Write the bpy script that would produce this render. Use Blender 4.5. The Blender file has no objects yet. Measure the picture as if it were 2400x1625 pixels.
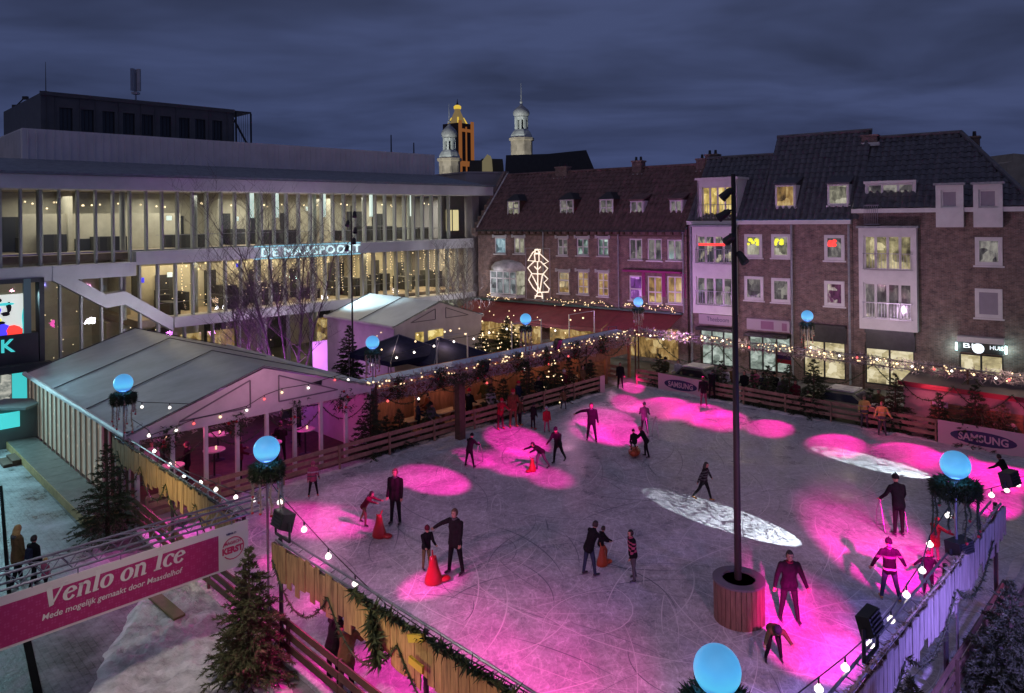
import bpy, bmesh, math, random
import numpy as np
from mathutils import Vector, Matrix
rnd = random.Random(11)
sc = bpy.context.scene
COL = sc.collection
U = rnd.uniform
# ---------------------------------------------------------------- camera model (measured from the photograph)
F, CH, ROLL, PX, PY = 1700.0, 10.3, 0.0122, 1200.0, 507.0
def ray(px, py):
    u = px - PX; v = py - PY
    return (u*math.cos(ROLL) - v*math.sin(ROLL))/F, (v*math.cos(ROLL) + u*math.sin(ROLL))/F
def G(px, py, z=0.0):
    a, b = ray(px, py); d = (CH - z)/b
    return Vector((a*d, d, z))
def P(px, py, d):
    a, b = ray(px, py); return Vector((a*d, d, CH - b*d))
def onS(px, py, s):
    a, b = ray(px, py); d = s/(1 + a); return Vector((a*d, d, CH - b*d))
def onT(px, py, t):
    a, b = ray(px, py); d = t/(a - 1); return Vector((a*d, d, CH - b*d))
def ST(s, t, z=0.0):            # the square's own axes: s runs along the theatre, t across
    return Vector(((s + t)/2, (s - t)/2, z))
Q = math.sqrt(0.5)
UV = Vector((Q, Q, 0)); VV = Vector((Q, -Q, 0)); Z3 = Vector((0, 0, 1))
ANG = math.radians(-37)
W0 = Vector((math.cos(ANG), math.sin(ANG), 0)); WB = Vector((-W0.y, W0.x, 0)); HP = Vector((-2.7, 60, 0))
def FA(px, py, off=0.0):        # a pixel on the plane of the house fronts -> (along, up)
    p0 = HP + WB*off; a, b = ray(px, py)
    k = (a*p0.y - p0.x)/(W0.x - a*W0.y); d = p0.y + W0.y*k
    return k, CH - b*d
def TF(px, py, off=0.0):        # a pixel on the theatre front
    p = onT(px, py, -65.5 - off/Q); return (p.x + p.y)*Q, p.z

# ---------------------------------------------------------------- objects
def tag(o, label=None, cat=None, group=None, kind=None):
    if label: o['label'] = label
    if cat: o['category'] = cat
    if group: o['group'] = group
    if kind: o['kind'] = kind
    return o
def thing(name, label, cat, loc=(0, 0, 0), rz=0.0, group=None):
    o = bpy.data.objects.new(name, None); COL.objects.link(o)
    o.empty_display_size = 0.2
    o.location = loc; o.rotation_euler = (0, 0, rz)
    return tag(o, label, cat, group)
def copy_tree(o, parent=None):
    c = o.copy(); COL.objects.link(c)
    if parent: c.parent = parent
    for ch in list(o.children): copy_tree(ch, c)
    return c
def origin(o):
    while o.parent: o = o.parent
    return Vector(o.location)
class MB:
    def __init__(s): s.v = []; s.f = []; s.m = []
    def add(s, vs, fs, mi=0):
        n = len(s.v); s.v.extend([tuple(v) for v in vs])
        for f in fs: s.f.append(tuple(i + n for i in f)); s.m.append(mi)
    def quad(s, a, b, c, d, mi=0): s.add([a, b, c, d], [(0, 1, 2, 3)], mi)
    def box(s, c, size, rz=0.0, mi=0):
        c = Vector(c); hx, hy, hz = size[0]/2, size[1]/2, size[2]/2
        ca, sa = math.cos(rz), math.sin(rz); vs = []
        for z in (-hz, hz):
            for x, y in ((-hx, -hy), (hx, -hy), (hx, hy), (-hx, hy)):
                vs.append((c.x + x*ca - y*sa, c.y + x*sa + y*ca, c.z + z))
        s.add(vs, [(3, 2, 1, 0), (4, 5, 6, 7), (0, 1, 5, 4), (1, 2, 6, 5), (2, 3, 7, 6), (3, 0, 4, 7)], mi)
    def bx(s, x0, x1, y0, y1, z0, z1, mi=0):
        s.box(((x0+x1)/2, (y0+y1)/2, (z0+z1)/2), (abs(x1-x0), abs(y1-y0), abs(z1-z0)), 0, mi)
    def bar(s, a, b, w, h, mi=0, up=Z3):   # rectangular bar from a to b
        a = Vector(a); b = Vector(b); d = (b - a).normalized(); side = d.cross(up)
        if side.length < 1e-4: side = d.cross(Vector((1, 0, 0)))
        side.normalize(); u2 = side.cross(d); vs = []
        for p in (a, b):
            for i, j in ((-1, -1), (1, -1), (1, 1), (-1, 1)): vs.append(p + side*(i*w/2) + u2*(j*h/2))
        s.add(vs, [(3, 2, 1, 0), (4, 5, 6, 7), (0, 1, 5, 4), (1, 2, 6, 5), (2, 3, 7, 6), (3, 0, 4, 7)], mi)
    def tube(s, pts, r, n=6, mi=0, caps=True):
        pts = [Vector(p) for p in pts]; rs = r if isinstance(r, (list, tuple)) else [r]*len(pts)
        vs = []; prev = None
        for i, p in enumerate(pts):
            d = (pts[min(i+1, len(pts)-1)] - pts[max(i-1, 0)])
            if d.length < 1e-9: d = Vector((0, 0, 1))
            d.normalize()
            if prev is None:
                a = d.cross(Vector((0.3, 0.2, 1)) if abs(d.z) < .9 else Vector((1, 0.1, 0)))
            else: a = prev - d*prev.dot(d)
            a.normalize(); prev = a; b = d.cross(a)
            for k in range(n):
                t = 2*math.pi*k/n; vs.append(p + (a*math.cos(t) + b*math.sin(t))*rs[i])
        fs = []
        for i in range(len(pts)-1):
            for k in range(n):
                k2 = (k+1) % n; fs.append((i*n+k, i*n+k2, (i+1)*n+k2, (i+1)*n+k))
        if caps:
            fs.append(tuple(range(n-1, -1, -1))); fs.append(tuple((len(pts)-1)*n+k for k in range(n)))
        s.add(vs, fs, mi)
    def lathe(s, prof, c=(0, 0, 0), n=16, mi=0, sx=1, sy=1):
        c = Vector(c); vs = []
        for r, z in prof:
            for k in range(n):
                t = 2*math.pi*k/n; vs.append((c.x + r*sx*math.cos(t), c.y + r*sy*math.sin(t), c.z + z))
        fs = []
        for i in range(len(prof)-1):
            for k in range(n):
                k2 = (k+1) % n; fs.append((i*n+k, i*n+k2, (i+1)*n+k2, (i+1)*n+k))
        fs.append(tuple(range(n-1, -1, -1))); fs.append(tuple((len(prof)-1)*n+k for k in range(n)))
        s.add(vs, fs, mi)
    def ball(s, c, r, n=10, m=7, mi=0, sc3=(1, 1, 1), M=None):
        vs = []; fs = []
        for i in range(m+1):
            ph = math.pi*i/m
            for k in range(n):
                t = 2*math.pi*k/n
                v = Vector((r*sc3[0]*math.sin(ph)*math.cos(t), r*sc3[1]*math.sin(ph)*math.sin(t), -r*sc3[2]*math.cos(ph)))
                if M: v = M @ v
                vs.append(v + Vector(c))
        for i in range(m):
            for k in range(n):
                k2 = (k+1) % n
                if i == 0: fs.append((k, (i+1)*n+k2, (i+1)*n+k))
                elif i == m-1: fs.append((i*n+k, i*n+k2, (i+1)*n+k))
                else: fs.append((i*n+k, i*n+k2, (i+1)*n+k2, (i+1)*n+k))
        s.add(vs, fs, mi)
    def prism(s, poly, ext, mi=0):    # poly: list of 3-D points, extruded by a vector
        n = len(poly); e = Vector(ext); p = [Vector(q) for q in poly]
        vs = p + [q + e for q in p]
        s.add(vs, [tuple(range(n-1, -1, -1)), tuple(range(n, 2*n))] + [(i, (i+1) % n, n+(i+1) % n, n+i) for i in range(n)], mi)
    def build(s, name, mats, parent=None, local=False, smooth=False):
        me = bpy.data.meshes.new(name)
        off = origin(parent) if (parent is not None and not local) else Vector((0, 0, 0))
        me.from_pydata([(v[0]-off.x, v[1]-off.y, v[2]-off.z) for v in s.v], [], s.f)
        if not isinstance(mats, (list, tuple)): mats = [mats]
        for m in mats: me.materials.append(m)
        if len(mats) > 1: me.polygons.foreach_set('material_index', s.m)
        if smooth: me.polygons.foreach_set('use_smooth', [True]*len(s.f))
        me.update()
        o = bpy.data.objects.new(name, me); COL.objects.link(o)
        if parent is not None: o.parent = parent
        return o
    def top(s, name, mats, label, cat, group=None, kind=None, smooth=False, loc=None):   # a thing that is one mesh
        if loc is None:
            a = np.array(s.v); loc = Vector((float(a[:, 0].mean()), float(a[:, 1].mean()), float(a[:, 2].min())))
        loc = Vector(loc)
        s.v = [(v[0]-loc.x, v[1]-loc.y, v[2]-loc.z) for v in s.v]
        o = s.build(name, mats, smooth=smooth); o.location = loc
        return tag(o, label, cat, group, kind)

# ---------------------------------------------------------------- materials
MATS = {}
def nd(nt, typ, **kw):
    n = nt.nodes.new(typ)
    for k, v in kw.items(): setattr(n, k, v)
    return n
def mat(name, col, rough=.7, metal=0.0, var=0.0, vs=3.0, bump=0.0, bs=30.0, emit=None, es=0.0, spec=.5, dirt=None, stretch=None, alpha=1.0):
    if name in MATS: return MATS[name]
    m = bpy.data.materials.new(name); m.use_nodes = True; nt = m.node_tree; L = nt.links.new
    b = nt.nodes['Principled BSDF']
    b.inputs['Base Color'].default_value = (*col, 1); b.inputs['Roughness'].default_value = rough
    b.inputs['Metallic'].default_value = metal; b.inputs['Specular IOR Level'].default_value = spec
    if var > 0 or bump > 0:
        tc = nd(nt, 'ShaderNodeTexCoord'); mp = nd(nt, 'ShaderNodeMapping'); L(tc.outputs['Object'], mp.inputs[0])
        if stretch: mp.inputs['Scale'].default_value = stretch
    if var > 0:
        n = nd(nt, 'ShaderNodeTexNoise'); n.inputs['Scale'].default_value = vs; n.inputs['Detail'].default_value = 6
        n.inputs['Roughness'].default_value = .65; L(mp.outputs[0], n.inputs['Vector'])
        r = nd(nt, 'ShaderNodeMapRange'); r.inputs[1].default_value = .3; r.inputs[2].default_value = .7
        L(n.outputs[0], r.inputs[0])
        x = nd(nt, 'ShaderNodeMix', data_type='RGBA')
        lo = dirt if dirt else tuple(c*(1-var) for c in col); hi = tuple(min(1, c*(1+var*.7)) for c in col)
        x.inputs[6].default_value = (*lo, 1); x.inputs[7].default_value = (*hi, 1)
        L(r.outputs[0], x.inputs[0]); L(x.outputs[2], b.inputs['Base Color'])
    if bump > 0:
        n2 = nd(nt, 'ShaderNodeTexNoise'); n2.inputs['Scale'].default_value = bs; n2.inputs['Detail'].default_value = 4
        L(mp.outputs[0], n2.inputs['Vector'])
        bp = nd(nt, 'ShaderNodeBump'); bp.inputs['Strength'].default_value = bump; bp.inputs['Distance'].default_value = .05
        L(n2.outputs[0], bp.inputs['Height']); L(bp.outputs[0], b.inputs['Normal'])
    if emit:
        b.inputs['Emission Color'].default_value = (*emit, 1); b.inputs['Emission Strength'].default_value = es
    MATS[name] = m
    return m
def noemit(m):                      # small glowing things: seen, but not sampled as lamps
    m.cycles.emission_sampling = 'NONE'; return m
def brickmat(name, c1, c2, mortar, bw=.22, bh=.07, var=.5):
    m = bpy.data.materials.new(name); m.use_nodes = True; nt = m.node_tree; L = nt.links.new; b = nt.nodes['Principled BSDF']
    tc = nd(nt, 'ShaderNodeTexCoord'); sp = nd(nt, 'ShaderNodeSeparateXYZ'); L(tc.outputs['Object'], sp.inputs[0])
    ad = nd(nt, 'ShaderNodeMath', operation='ADD'); L(sp.outputs[0], ad.inputs[0]); L(sp.outputs[1], ad.inputs[1])
    cb = nd(nt, 'ShaderNodeCombineXYZ'); L(ad.outputs[0], cb.inputs[0]); L(sp.outputs[2], cb.inputs[1])
    br = nd(nt, 'ShaderNodeTexBrick'); L(cb.outputs[0], br.inputs['Vector'])
    br.inputs['Color1'].default_value = (*c1, 1); br.inputs['Color2'].default_value = (*c2, 1); br.inputs['Mortar'].default_value = (*mortar, 1)
    br.inputs['Scale'].default_value = 1; br.inputs['Brick Width'].default_value = bw; br.inputs['Row Height'].default_value = bh
    br.inputs['Mortar Size'].default_value = .008; br.inputs['Bias'].default_value = -.1
    n = nd(nt, 'ShaderNodeTexNoise'); n.inputs['Scale'].default_value = 2.2; n.inputs['Detail'].default_value = 8; n.inputs['Roughness'].default_value = .75
    L(tc.outputs['Object'], n.inputs['Vector'])
    r = nd(nt, 'ShaderNodeMapRange'); r.inputs[1].default_value = .3; r.inputs[2].default_value = .7; r.inputs[3].default_value = 1-var; r.inputs[4].default_value = 1+var*.6
    L(n.outputs[0], r.inputs[0])
    x = nd(nt, 'ShaderNodeVectorMath', operation='SCALE'); L(br.outputs[0], x.inputs[0]); L(r.outputs[0], x.inputs['Scale'])
    L(x.outputs[0], b.inputs['Base Color']); b.inputs['Roughness'].default_value = .85
    MATS[name] = m; return m
def panemat(name, lo, hi, strength, sx=6.0, sz=1.2, dark=.15, thr=.5):
    """A lit window: curtains, furniture and lamps in the room behind, as streaky noise in the glow."""
    m = bpy.data.materials.new(name); m.use_nodes = True; nt = m.node_tree; L = nt.links.new; b = nt.nodes['Principled BSDF']
    tc = nd(nt, 'ShaderNodeTexCoord'); mp = nd(nt, 'ShaderNodeMapping'); L(tc.outputs['Object'], mp.inputs[0])
    mp.inputs['Scale'].default_value = (sx*.55, sx*.55, sz)
    n = nd(nt, 'ShaderNodeTexNoise'); n.inputs['Scale'].default_value = 1; n.inputs['Detail'].default_value = 5; n.inputs['Roughness'].default_value = .7
    L(mp.outputs[0], n.inputs['Vector'])
    vo = nd(nt, 'ShaderNodeTexVoronoi', distance='CHEBYCHEV'); vo.inputs['Scale'].default_value = 1.9; L(tc.outputs['Object'], vo.inputs['Vector'])
    sx_ = nd(nt, 'ShaderNodeSeparateColor'); L(vo.outputs['Color'], sx_.inputs[0])
    mv = nd(nt, 'ShaderNodeMath', operation='MULTIPLY_ADD'); L(sx_.outputs[0], mv.inputs[0]); mv.inputs[1].default_value = .34; mv.inputs[2].default_value = -.17
    av = nd(nt, 'ShaderNodeMath', operation='ADD'); L(mv.outputs[0], av.inputs[0]); L(n.outputs[0], av.inputs[1])
    cr = nd(nt, 'ShaderNodeValToRGB'); e = cr.color_ramp.elements
    e[0].position = thr-.25; e[0].color = (*[c*dark for c in lo], 1); e[1].position = thr+.24; e[1].color = (*hi, 1)
    k = cr.color_ramp.elements.new(thr); k.color = (*lo, 1)
    L(av.outputs[0], cr.inputs[0])
    b.inputs['Base Color'].default_value = (.02, .02, .025, 1); b.inputs['Roughness'].default_value = .08
    L(cr.outputs[0], b.inputs['Emission Color']); b.inputs['Emission Strength'].default_value = strength
    MATS[name] = m; return noemit(m)
def glassmat(name, tint=(.9, .95, .95), gloss=.12):
    m = bpy.data.materials.new(name); m.use_nodes = True; nt = m.node_tree; L = nt.links.new
    nt.nodes.remove(nt.nodes['Principled BSDF']); out = nt.nodes['Material Output']
    t = nd(nt, 'ShaderNodeBsdfTransparent'); t.inputs[0].default_value = (*tint, 1)
    g = nd(nt, 'ShaderNodeBsdfGlossy'); g.inputs['Roughness'].default_value = .03
    fr = nd(nt, 'ShaderNodeFresnel'); fr.inputs[0].default_value = 1.5
    mx = nd(nt, 'ShaderNodeMixShader'); ad = nd(nt, 'ShaderNodeMath', operation='MULTIPLY'); ad.inputs[1].default_value = 1.6
    L(fr.outputs[0], ad.inputs[0]); L(ad.outputs[0], mx.inputs[0]); L(t.outputs[0], mx.inputs[1]); L(g.outputs[0], mx.inputs[2]); L(mx.outputs[0], out.inputs[0])
    MATS[name] = m; return m
def icemat():
    m = bpy.data.materials.new('ice'); m.use_nodes = True; nt = m.node_tree; L = nt.links.new; b = nt.nodes['Principled BSDF']
    tc = nd(nt, 'ShaderNodeTexCoord'); last = None
    big = nd(nt, 'ShaderNodeTexNoise'); big.inputs['Scale'].default_value = .55; big.inputs['Detail'].default_value = 8; big.inputs['Roughness'].default_value = .7
    L(tc.outputs['Object'], big.inputs['Vector'])
    base = nd(nt, 'ShaderNodeMix', data_type='RGBA'); base.inputs[6].default_value = (.26, .27, .30, 1); base.inputs[7].default_value = (.56, .56, .60, 1)
    mr = nd(nt, 'ShaderNodeMapRange'); mr.inputs[1].default_value = .3; mr.inputs[2].default_value = .72; L(big.outputs[0], mr.inputs[0]); L(mr.outputs[0], base.inputs[0])
    col = base.outputs[2]
    hsum = None
    for i, (scl, wob, wsc, w, c, rz) in enumerate(((.9, .5, .35, .009, (.8, .8, .82), .3), (1.5, .5, .5, .014, (.13, .14, .18), 1.2), (2.1, .4, .6, .014, (.9, .9, .92), 2.0), (3.1, .35, .7, .022, (.82, .82, .86), .7), (4.6, .3, .9, .035, (.12, .13, .17), 2.6), (6.0, .3, 1.0, .04, (.85, .85, .88), 1.6))):
        nz = nd(nt, 'ShaderNodeTexNoise'); nz.inputs['Scale'].default_value = wsc; nz.inputs['Detail'].default_value = 1; L(tc.outputs['Object'], nz.inputs['Vector'])
        sb = nd(nt, 'ShaderNodeVectorMath', operation='SUBTRACT'); L(nz.outputs['Color'], sb.inputs[0]); sb.inputs[1].default_value = (.5, .5, .5)
        sl = nd(nt, 'ShaderNodeVectorMath', operation='SCALE'); sl.inputs['Scale'].default_value = wob*3; L(sb.outputs[0], sl.inputs[0])
        ad = nd(nt, 'ShaderNodeVectorMath', operation='ADD'); L(tc.outputs['Object'], ad.inputs[0]); L(sl.outputs[0], ad.inputs[1])
        mp = nd(nt, 'ShaderNodeMapping'); mp.inputs['Rotation'].default_value = (0, 0, rz); mp.inputs['Scale'].default_value = (1, .28, 1); mp.inputs['Location'].default_value = (i*3.7, i*1.9, 0)
        L(ad.outputs[0], mp.inputs[0])
        vo = nd(nt, 'ShaderNodeTexVoronoi', feature='DISTANCE_TO_EDGE'); vo.inputs['Scale'].default_value = scl; L(mp.outputs[0], vo.inputs['Vector'])
        th = nd(nt, 'ShaderNodeMapRange'); th.inputs[1].default_value = 0; th.inputs[2].default_value = w*1.6; th.inputs[3].default_value = .32; th.inputs[4].default_value = 0; L(vo.outputs['Distance'], th.inputs[0])
        mk = nd(nt, 'ShaderNodeMath', operation='MULTIPLY'); L(th.outputs[0], mk.inputs[0])
        n3 = nd(nt, 'ShaderNodeTexNoise'); n3.inputs['Scale'].default_value = 1.3+i*.4; n3.inputs['Detail'].default_value = 5; L(tc.outputs['Object'], n3.inputs['Vector'])
        m3 = nd(nt, 'ShaderNodeMapRange'); m3.inputs[1].default_value = .36; m3.inputs[2].default_value = .58; L(n3.outputs[0], m3.inputs[0]); L(m3.outputs[0], mk.inputs[1])
        x = nd(nt, 'ShaderNodeMix', data_type='RGBA'); x.inputs[7].default_value = (*c, 1); L(mk.outputs[0], x.inputs[0]); L(col, x.inputs[6]); col = x.outputs[2]
    fn = nd(nt, 'ShaderNodeTexNoise'); fn.inputs['Scale'].default_value = 5; fn.inputs['Detail'].default_value = 9; fn.inputs['Roughness'].default_value = .85; L(tc.outputs['Object'], fn.inputs['Vector'])
    fr = nd(nt, 'ShaderNodeMapRange'); fr.inputs[1].default_value = .25; fr.inputs[2].default_value = .75; fr.inputs[3].default_value = .45; fr.inputs[4].default_value = 1.55; L(fn.outputs[0], fr.inputs[0])
    sc_ = nd(nt, 'ShaderNodeVectorMath', operation='SCALE'); L(col, sc_.inputs[0]); L(fr.outputs[0], sc_.inputs['Scale'])
    L(sc_.outputs[0], b.inputs['Base Color'])
    rm_ = nd(nt, 'ShaderNodeMapRange'); rm_.inputs[1].default_value = .35; rm_.inputs[2].default_value = .65; rm_.inputs[3].default_value = .22; rm_.inputs[4].default_value = .6; L(big.outputs[0], rm_.inputs[0]); L(rm_.outputs[0], b.inputs['Roughness']); b.inputs['Specular IOR Level'].default_value = .35
    bp = nd(nt, 'ShaderNodeBump'); bp.inputs['Strength'].default_value = .25; bp.inputs['Distance'].default_value = .02; L(fn.outputs[0], bp.inputs['Height']); L(bp.outputs[0], b.inputs['Normal'])
    MATS['ice'] = m; return m
def wetmat(name, c1, c2, snow, snow_amt, rough=.25):
    m = bpy.data.materials.new(name); m.use_nodes = True; nt = m.node_tree; L = nt.links.new; b = nt.nodes['Principled BSDF']
    tc = nd(nt, 'ShaderNodeTexCoord')
    n = nd(nt, 'ShaderNodeTexNoise'); n.inputs['Scale'].default_value = .8; n.inputs['Detail'].default_value = 9; n.inputs['Roughness'].default_value = .72; L(tc.outputs['Object'], n.inputs['Vector'])
    br = nd(nt, 'ShaderNodeTexBrick'); mp = nd(nt, 'ShaderNodeMapping'); mp.inputs['Rotation'].default_value = (0, 0, math.radians(45)); L(tc.outputs['Object'], mp.inputs[0]); L(mp.outputs[0], br.inputs['Vector'])
    br.inputs['Color1'].default_value = (*c1, 1); br.inputs['Color2'].default_value = (*c2, 1); br.inputs['Mortar'].default_value = (c1[0]*.4, c1[1]*.4, c1[2]*.4, 1)
    br.inputs['Scale'].default_value = 1; br.inputs['Brick Width'].default_value = .3; br.inputs['Row Height'].default_value = .15; br.inputs['Mortar Size'].default_value = .012
    r = nd(nt, 'ShaderNodeMapRange'); r.inputs[1].default_value = 1-snow_amt-.12; r.inputs[2].default_value = 1-snow_amt+.16; L(n.outputs[0], r.inputs[0])
    n4 = nd(nt, 'ShaderNodeTexNoise'); n4.inputs['Scale'].default_value = 6; n4.inputs['Detail'].default_value = 8; n4.inputs['Roughness'].default_value = .8; L(tc.outputs['Object'], n4.inputs['Vector']); m4 = nd(nt, 'ShaderNodeMapRange'); m4.inputs[1].default_value = .3; m4.inputs[2].default_value = .7; m4.inputs[3].default_value = .4; m4.inputs[4].default_value = 1.6; L(n4.outputs[0], m4.inputs[0])
    v4 = nd(nt, 'ShaderNodeVectorMath', operation='SCALE'); L(br.outputs[0], v4.inputs[0]); L(m4.outputs[0], v4.inputs['Scale'])
    x = nd(nt, 'ShaderNodeMix', data_type='RGBA'); L(r.outputs[0], x.inputs[0]); L(v4.outputs[0], x.inputs[6]); x.inputs[7].default_value = (*snow, 1); L(x.outputs[2], b.inputs['Base Color'])
    rr = nd(nt, 'ShaderNodeMapRange'); rr.inputs[3].default_value = rough; rr.inputs[4].default_value = .85; L(r.outputs[0], rr.inputs[0]); L(rr.outputs[0], b.inputs['Roughness'])
    bp = nd(nt, 'ShaderNodeBump'); bp.inputs['Strength'].default_value = .5; bp.inputs['Distance'].default_value = .03
    n2 = nd(nt, 'ShaderNodeTexNoise'); n2.inputs['Scale'].default_value = 9; n2.inputs['Detail'].default_value = 5; L(tc.outputs['Object'], n2.inputs['Vector']); L(n2.outputs[0], bp.inputs['Height']); L(bp.outputs[0], b.inputs['Normal'])
    MATS[name] = m; return m

M = {}
M['wood'] = mat('warm_wood', (.34, .22, .10), .75, var=.55, vs=2.0, stretch=(6, 6, .8))
M['rail'] = mat('rail_wood', (.30, .19, .13), .7, var=.4, vs=3)
M['darkwood'] = mat('dark_wood', (.10, .06, .04), .7, var=.4)
M['orangewood'] = mat('orange_wood', (.32, .15, .08), .7, var=.35, vs=2, stretch=(4, 4, 1))
M['steel'] = mat('steel', (.35, .35, .38), .35, .8, var=.2)
M['darksteel'] = mat('dark_steel', (.045, .045, .05), .45, .4, var=.3)
M['black'] = mat('black_plastic', (.018, .018, .02), .45)
M['white'] = mat('white_paint', (.68, .66, .66), .5, var=.12, vs=1.5)
M['offwhite'] = mat('offwhite_render', (.5, .5, .5), .7, var=.1, vs=1)
M['tent'] = mat('tent_cloth', (.37, .37, .41), .38, var=.22, vs=.7, bump=.35, bs=1.3, stretch=(1, 1.8, 1))
M['tentpale'] = mat('tent_cloth_pale', (.62, .63, .66), .36, var=.14, vs=.6, bump=.35, bs=1.4)
M['tentwhite'] = mat('tent_white', (.60, .57, .58), .55, var=.18, vs=.9, bump=.25, bs=1.5)
M['snow'] = mat('snow', (.62, .60, .60), .85, var=.45, vs=1.6, bump=.9, bs=16, stretch=(1, 2.2, 1))
M['needle'] = mat('fir_needles', (.045, .065, .028), .8, var=.5, vs=4)
M['needleblue'] = mat('fir_needles_frosted', (.10, .12, .10), .8, var=.5, vs=5)
M['bark'] = mat('bark', (.09, .06, .045), .9, var=.4)
M['birch'] = mat('birch_bark', (.16, .13, .14), .8, var=.5, vs=5)
M['bulb'] = noemit(mat('bulb_white', (1, .95, .9), .3, emit=(1, .90, .80), es=2.6))
M['bulbwarm'] = noemit(mat('bulb_warm', (1, .8, .5), .3, emit=(1, .72, .4), es=1.8))
M['bulbred'] = noemit(mat('bulb_red', (1, .2, .2), .3, emit=(1, .12, .12), es=1.6))
def globemat():
    m = mat('globe_cyan', (.35, .5, .6), .3); nt = m.node_tree; L = nt.links.new; b = nt.nodes['Principled BSDF']
    tc = nd(nt, 'ShaderNodeTexCoord'); sp = nd(nt, 'ShaderNodeSeparateXYZ'); L(tc.outputs['Generated'], sp.inputs[0]); cr = nd(nt, 'ShaderNodeValToRGB'); e = cr.color_ramp.elements
    e[0].position = .0; e[0].color = (.06, .07, .75, 1); e[1].position = 1; e[1].color = (.05, .30, .62, 1)
    for p_, c_ in ((.12, (.05, .20, .62, 1)), (.36, (.09, .62, 1.0, 1)), (.66, (.07, .46, .95, 1))): k = cr.color_ramp.elements.new(p_); k.color = c_
    n = nd(nt, 'ShaderNodeTexNoise'); n.inputs['Scale'].default_value = 5; n.inputs['Detail'].default_value = 5; L(tc.outputs['Object'], n.inputs['Vector']); ad = nd(nt, 'ShaderNodeMath', operation='MULTIPLY_ADD'); L(n.outputs[0], ad.inputs[0]); ad.inputs[1].default_value = .3; ad2 = nd(nt, 'ShaderNodeMath', operation='SUBTRACT'); L(sp.outputs[2], ad2.inputs[0]); ad2.inputs[1].default_value = .15; L(ad2.outputs[0], ad.inputs[2])
    L(ad.outputs[0], cr.inputs[0]); L(cr.outputs[0], b.inputs['Emission Color']); b.inputs['Emission Strength'].default_value = .85
    return m
M['globe'] = globemat()
M['red'] = mat('red_plastic', (.27, .010, .016), .35, var=.15)
M['orange'] = mat('orange_plastic', (.30, .05, .012), .4, var=.15)
M['ribbon'] = mat('garland_ribbon', (.42, .33, .26), .7, var=.4, vs=20)
M['redbow'] = mat('red_bow', (.5, .02, .04), .6)
M['theatre'] = mat('theatre_panel', (.70, .69, .70), .6, var=.12, vs=.7)
M['theatredark'] = mat('theatre_dark', (.075, .08, .09), .6, var=.2, vs=1.5)
M['roofdark'] = mat('roof_membrane', (.20, .23, .27), .5, var=.25)
M['fin'] = mat('facade_fin', (.46, .48, .45), .5, var=.1)
M['inwall'] = mat('foyer_wall', (.50, .46, .36), .8, var=.3, vs=.4)
M['infloor'] = mat('foyer_floor', (.34, .27, .20), .5, var=.2)
M['indark'] = mat('foyer_dark', (.03, .03, .035), .6)
M['glass'] = glassmat('thin_glass')
M['glassdark'] = mat('dark_glass', (.018, .02, .026), .06, var=0, spec=.6)
M['concrete'] = mat('grey_concrete', (.33, .31, .32), .85, var=.14, vs=.7)
M['tileR'] = mat('roof_tiles_red', (.17, .095, .09), .7, var=.55, vs=2.5)
M['tileB'] = mat('roof_tiles_blue', (.10, .098, .115), .34, var=.5, vs=2.5)
M['slate'] = mat('slate', (.03, .03, .035), .5, var=.3)
M['lead'] = mat('lead_grey', (.30, .32, .35), .5, var=.3, vs=5)
M['brickA'] = brickmat('brick_red', (.27, .15, .125), (.15, .09, .082), (.28, .25, .24), var=.65)
M['brickB'] = brickmat('brick_brown', (.25, .155, .13), (.13, .088, .08), (.26, .23, .22), var=.65)
M['awning'] = mat('awning_red', (.24, .035, .045), .7, var=.25, vs=2)
M['navy'] = mat('navy_cloth', (.018, .02, .055), .9, var=.3, spec=.15)
M['magenta'] = mat('banner_magenta', (.36, .022, .13), .6)
M['banlight'] = mat('banner_tile', (.42, .05, .19), .6)
M['bannerwhite'] = mat('banner_white', (.62, .57, .57), .6)
M['lettergrey'] = mat('banner_letter', (.66, .64, .62), .6)
M['navyblue'] = mat('navy_print', (.03, .025, .10), .5)
M['pinkcloth'] = mat('pink_print', (.62, .40, .46), .6)
M['logored'] = mat('logo_red', (.5, .03, .12), .6)
M['copper'] = mat('turret_lead', (.42, .46, .48), .5, var=.3, vs=1)
M['stone'] = mat('turret_stone', (.34, .30, .25), .8, var=.35, vs=.8)
M['darkbrick'] = mat('church_brick', (.045, .03, .028), .85, var=.3, vs=.6)  # very dark brick tone for the church shaft
M['pane_warm'] = panemat('pane_warm', (.62, .44, .12), (.95, .78, .34), 1.0)
M['pane_gold'] = panemat('pane_gold', (.42, .25, .08), (.8, .6, .28), .75)
M['pane_dim'] = panemat('pane_dim', (.11, .10, .10), (.34, .32, .28), .8)
M['pane_cool'] = panemat('pane_cool', (.16, .26, .32), (.45, .62, .66), .9)
M['pane_green'] = panemat('pane_green', (.09, .14, .12), (.6, .8, .72), .9)
M['pane_pale'] = panemat('pane_pale', (.26, .25, .18), (.55, .52, .40), .9)
M['pane_purple'] = panemat('pane_purple', (.20, .05, .30), (.8, .35, .95), .9)
M['pane_blind'] = mat('blind_grey', (.30, .27, .32), .6, var=.08)
M['pane_shop'] = panemat('pane_shop', (.60, .50, .27), (.92, .82, .56), .85, 2.5, 2.2, .25, .42)
M['pane_shopcool'] = panemat('pane_shop_cool', (.30, .37, .32), (.68, .78, .70), .75, 2.5, 2.2, .2, .45)
M['neon_red'] = noemit(mat('neon_red', (1, .1, .1), .4, emit=(1, .05, .03), es=1.2))
M['neon_yellow'] = noemit(mat('neon_yellow', (.9, .9, .1), .4, emit=(.75, .8, .02), es=1.0))
M['litwhite'] = noemit(mat('lit_white', (.9, .9, .9), .4, emit=(.85, .92, 1), es=1.2))
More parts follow.
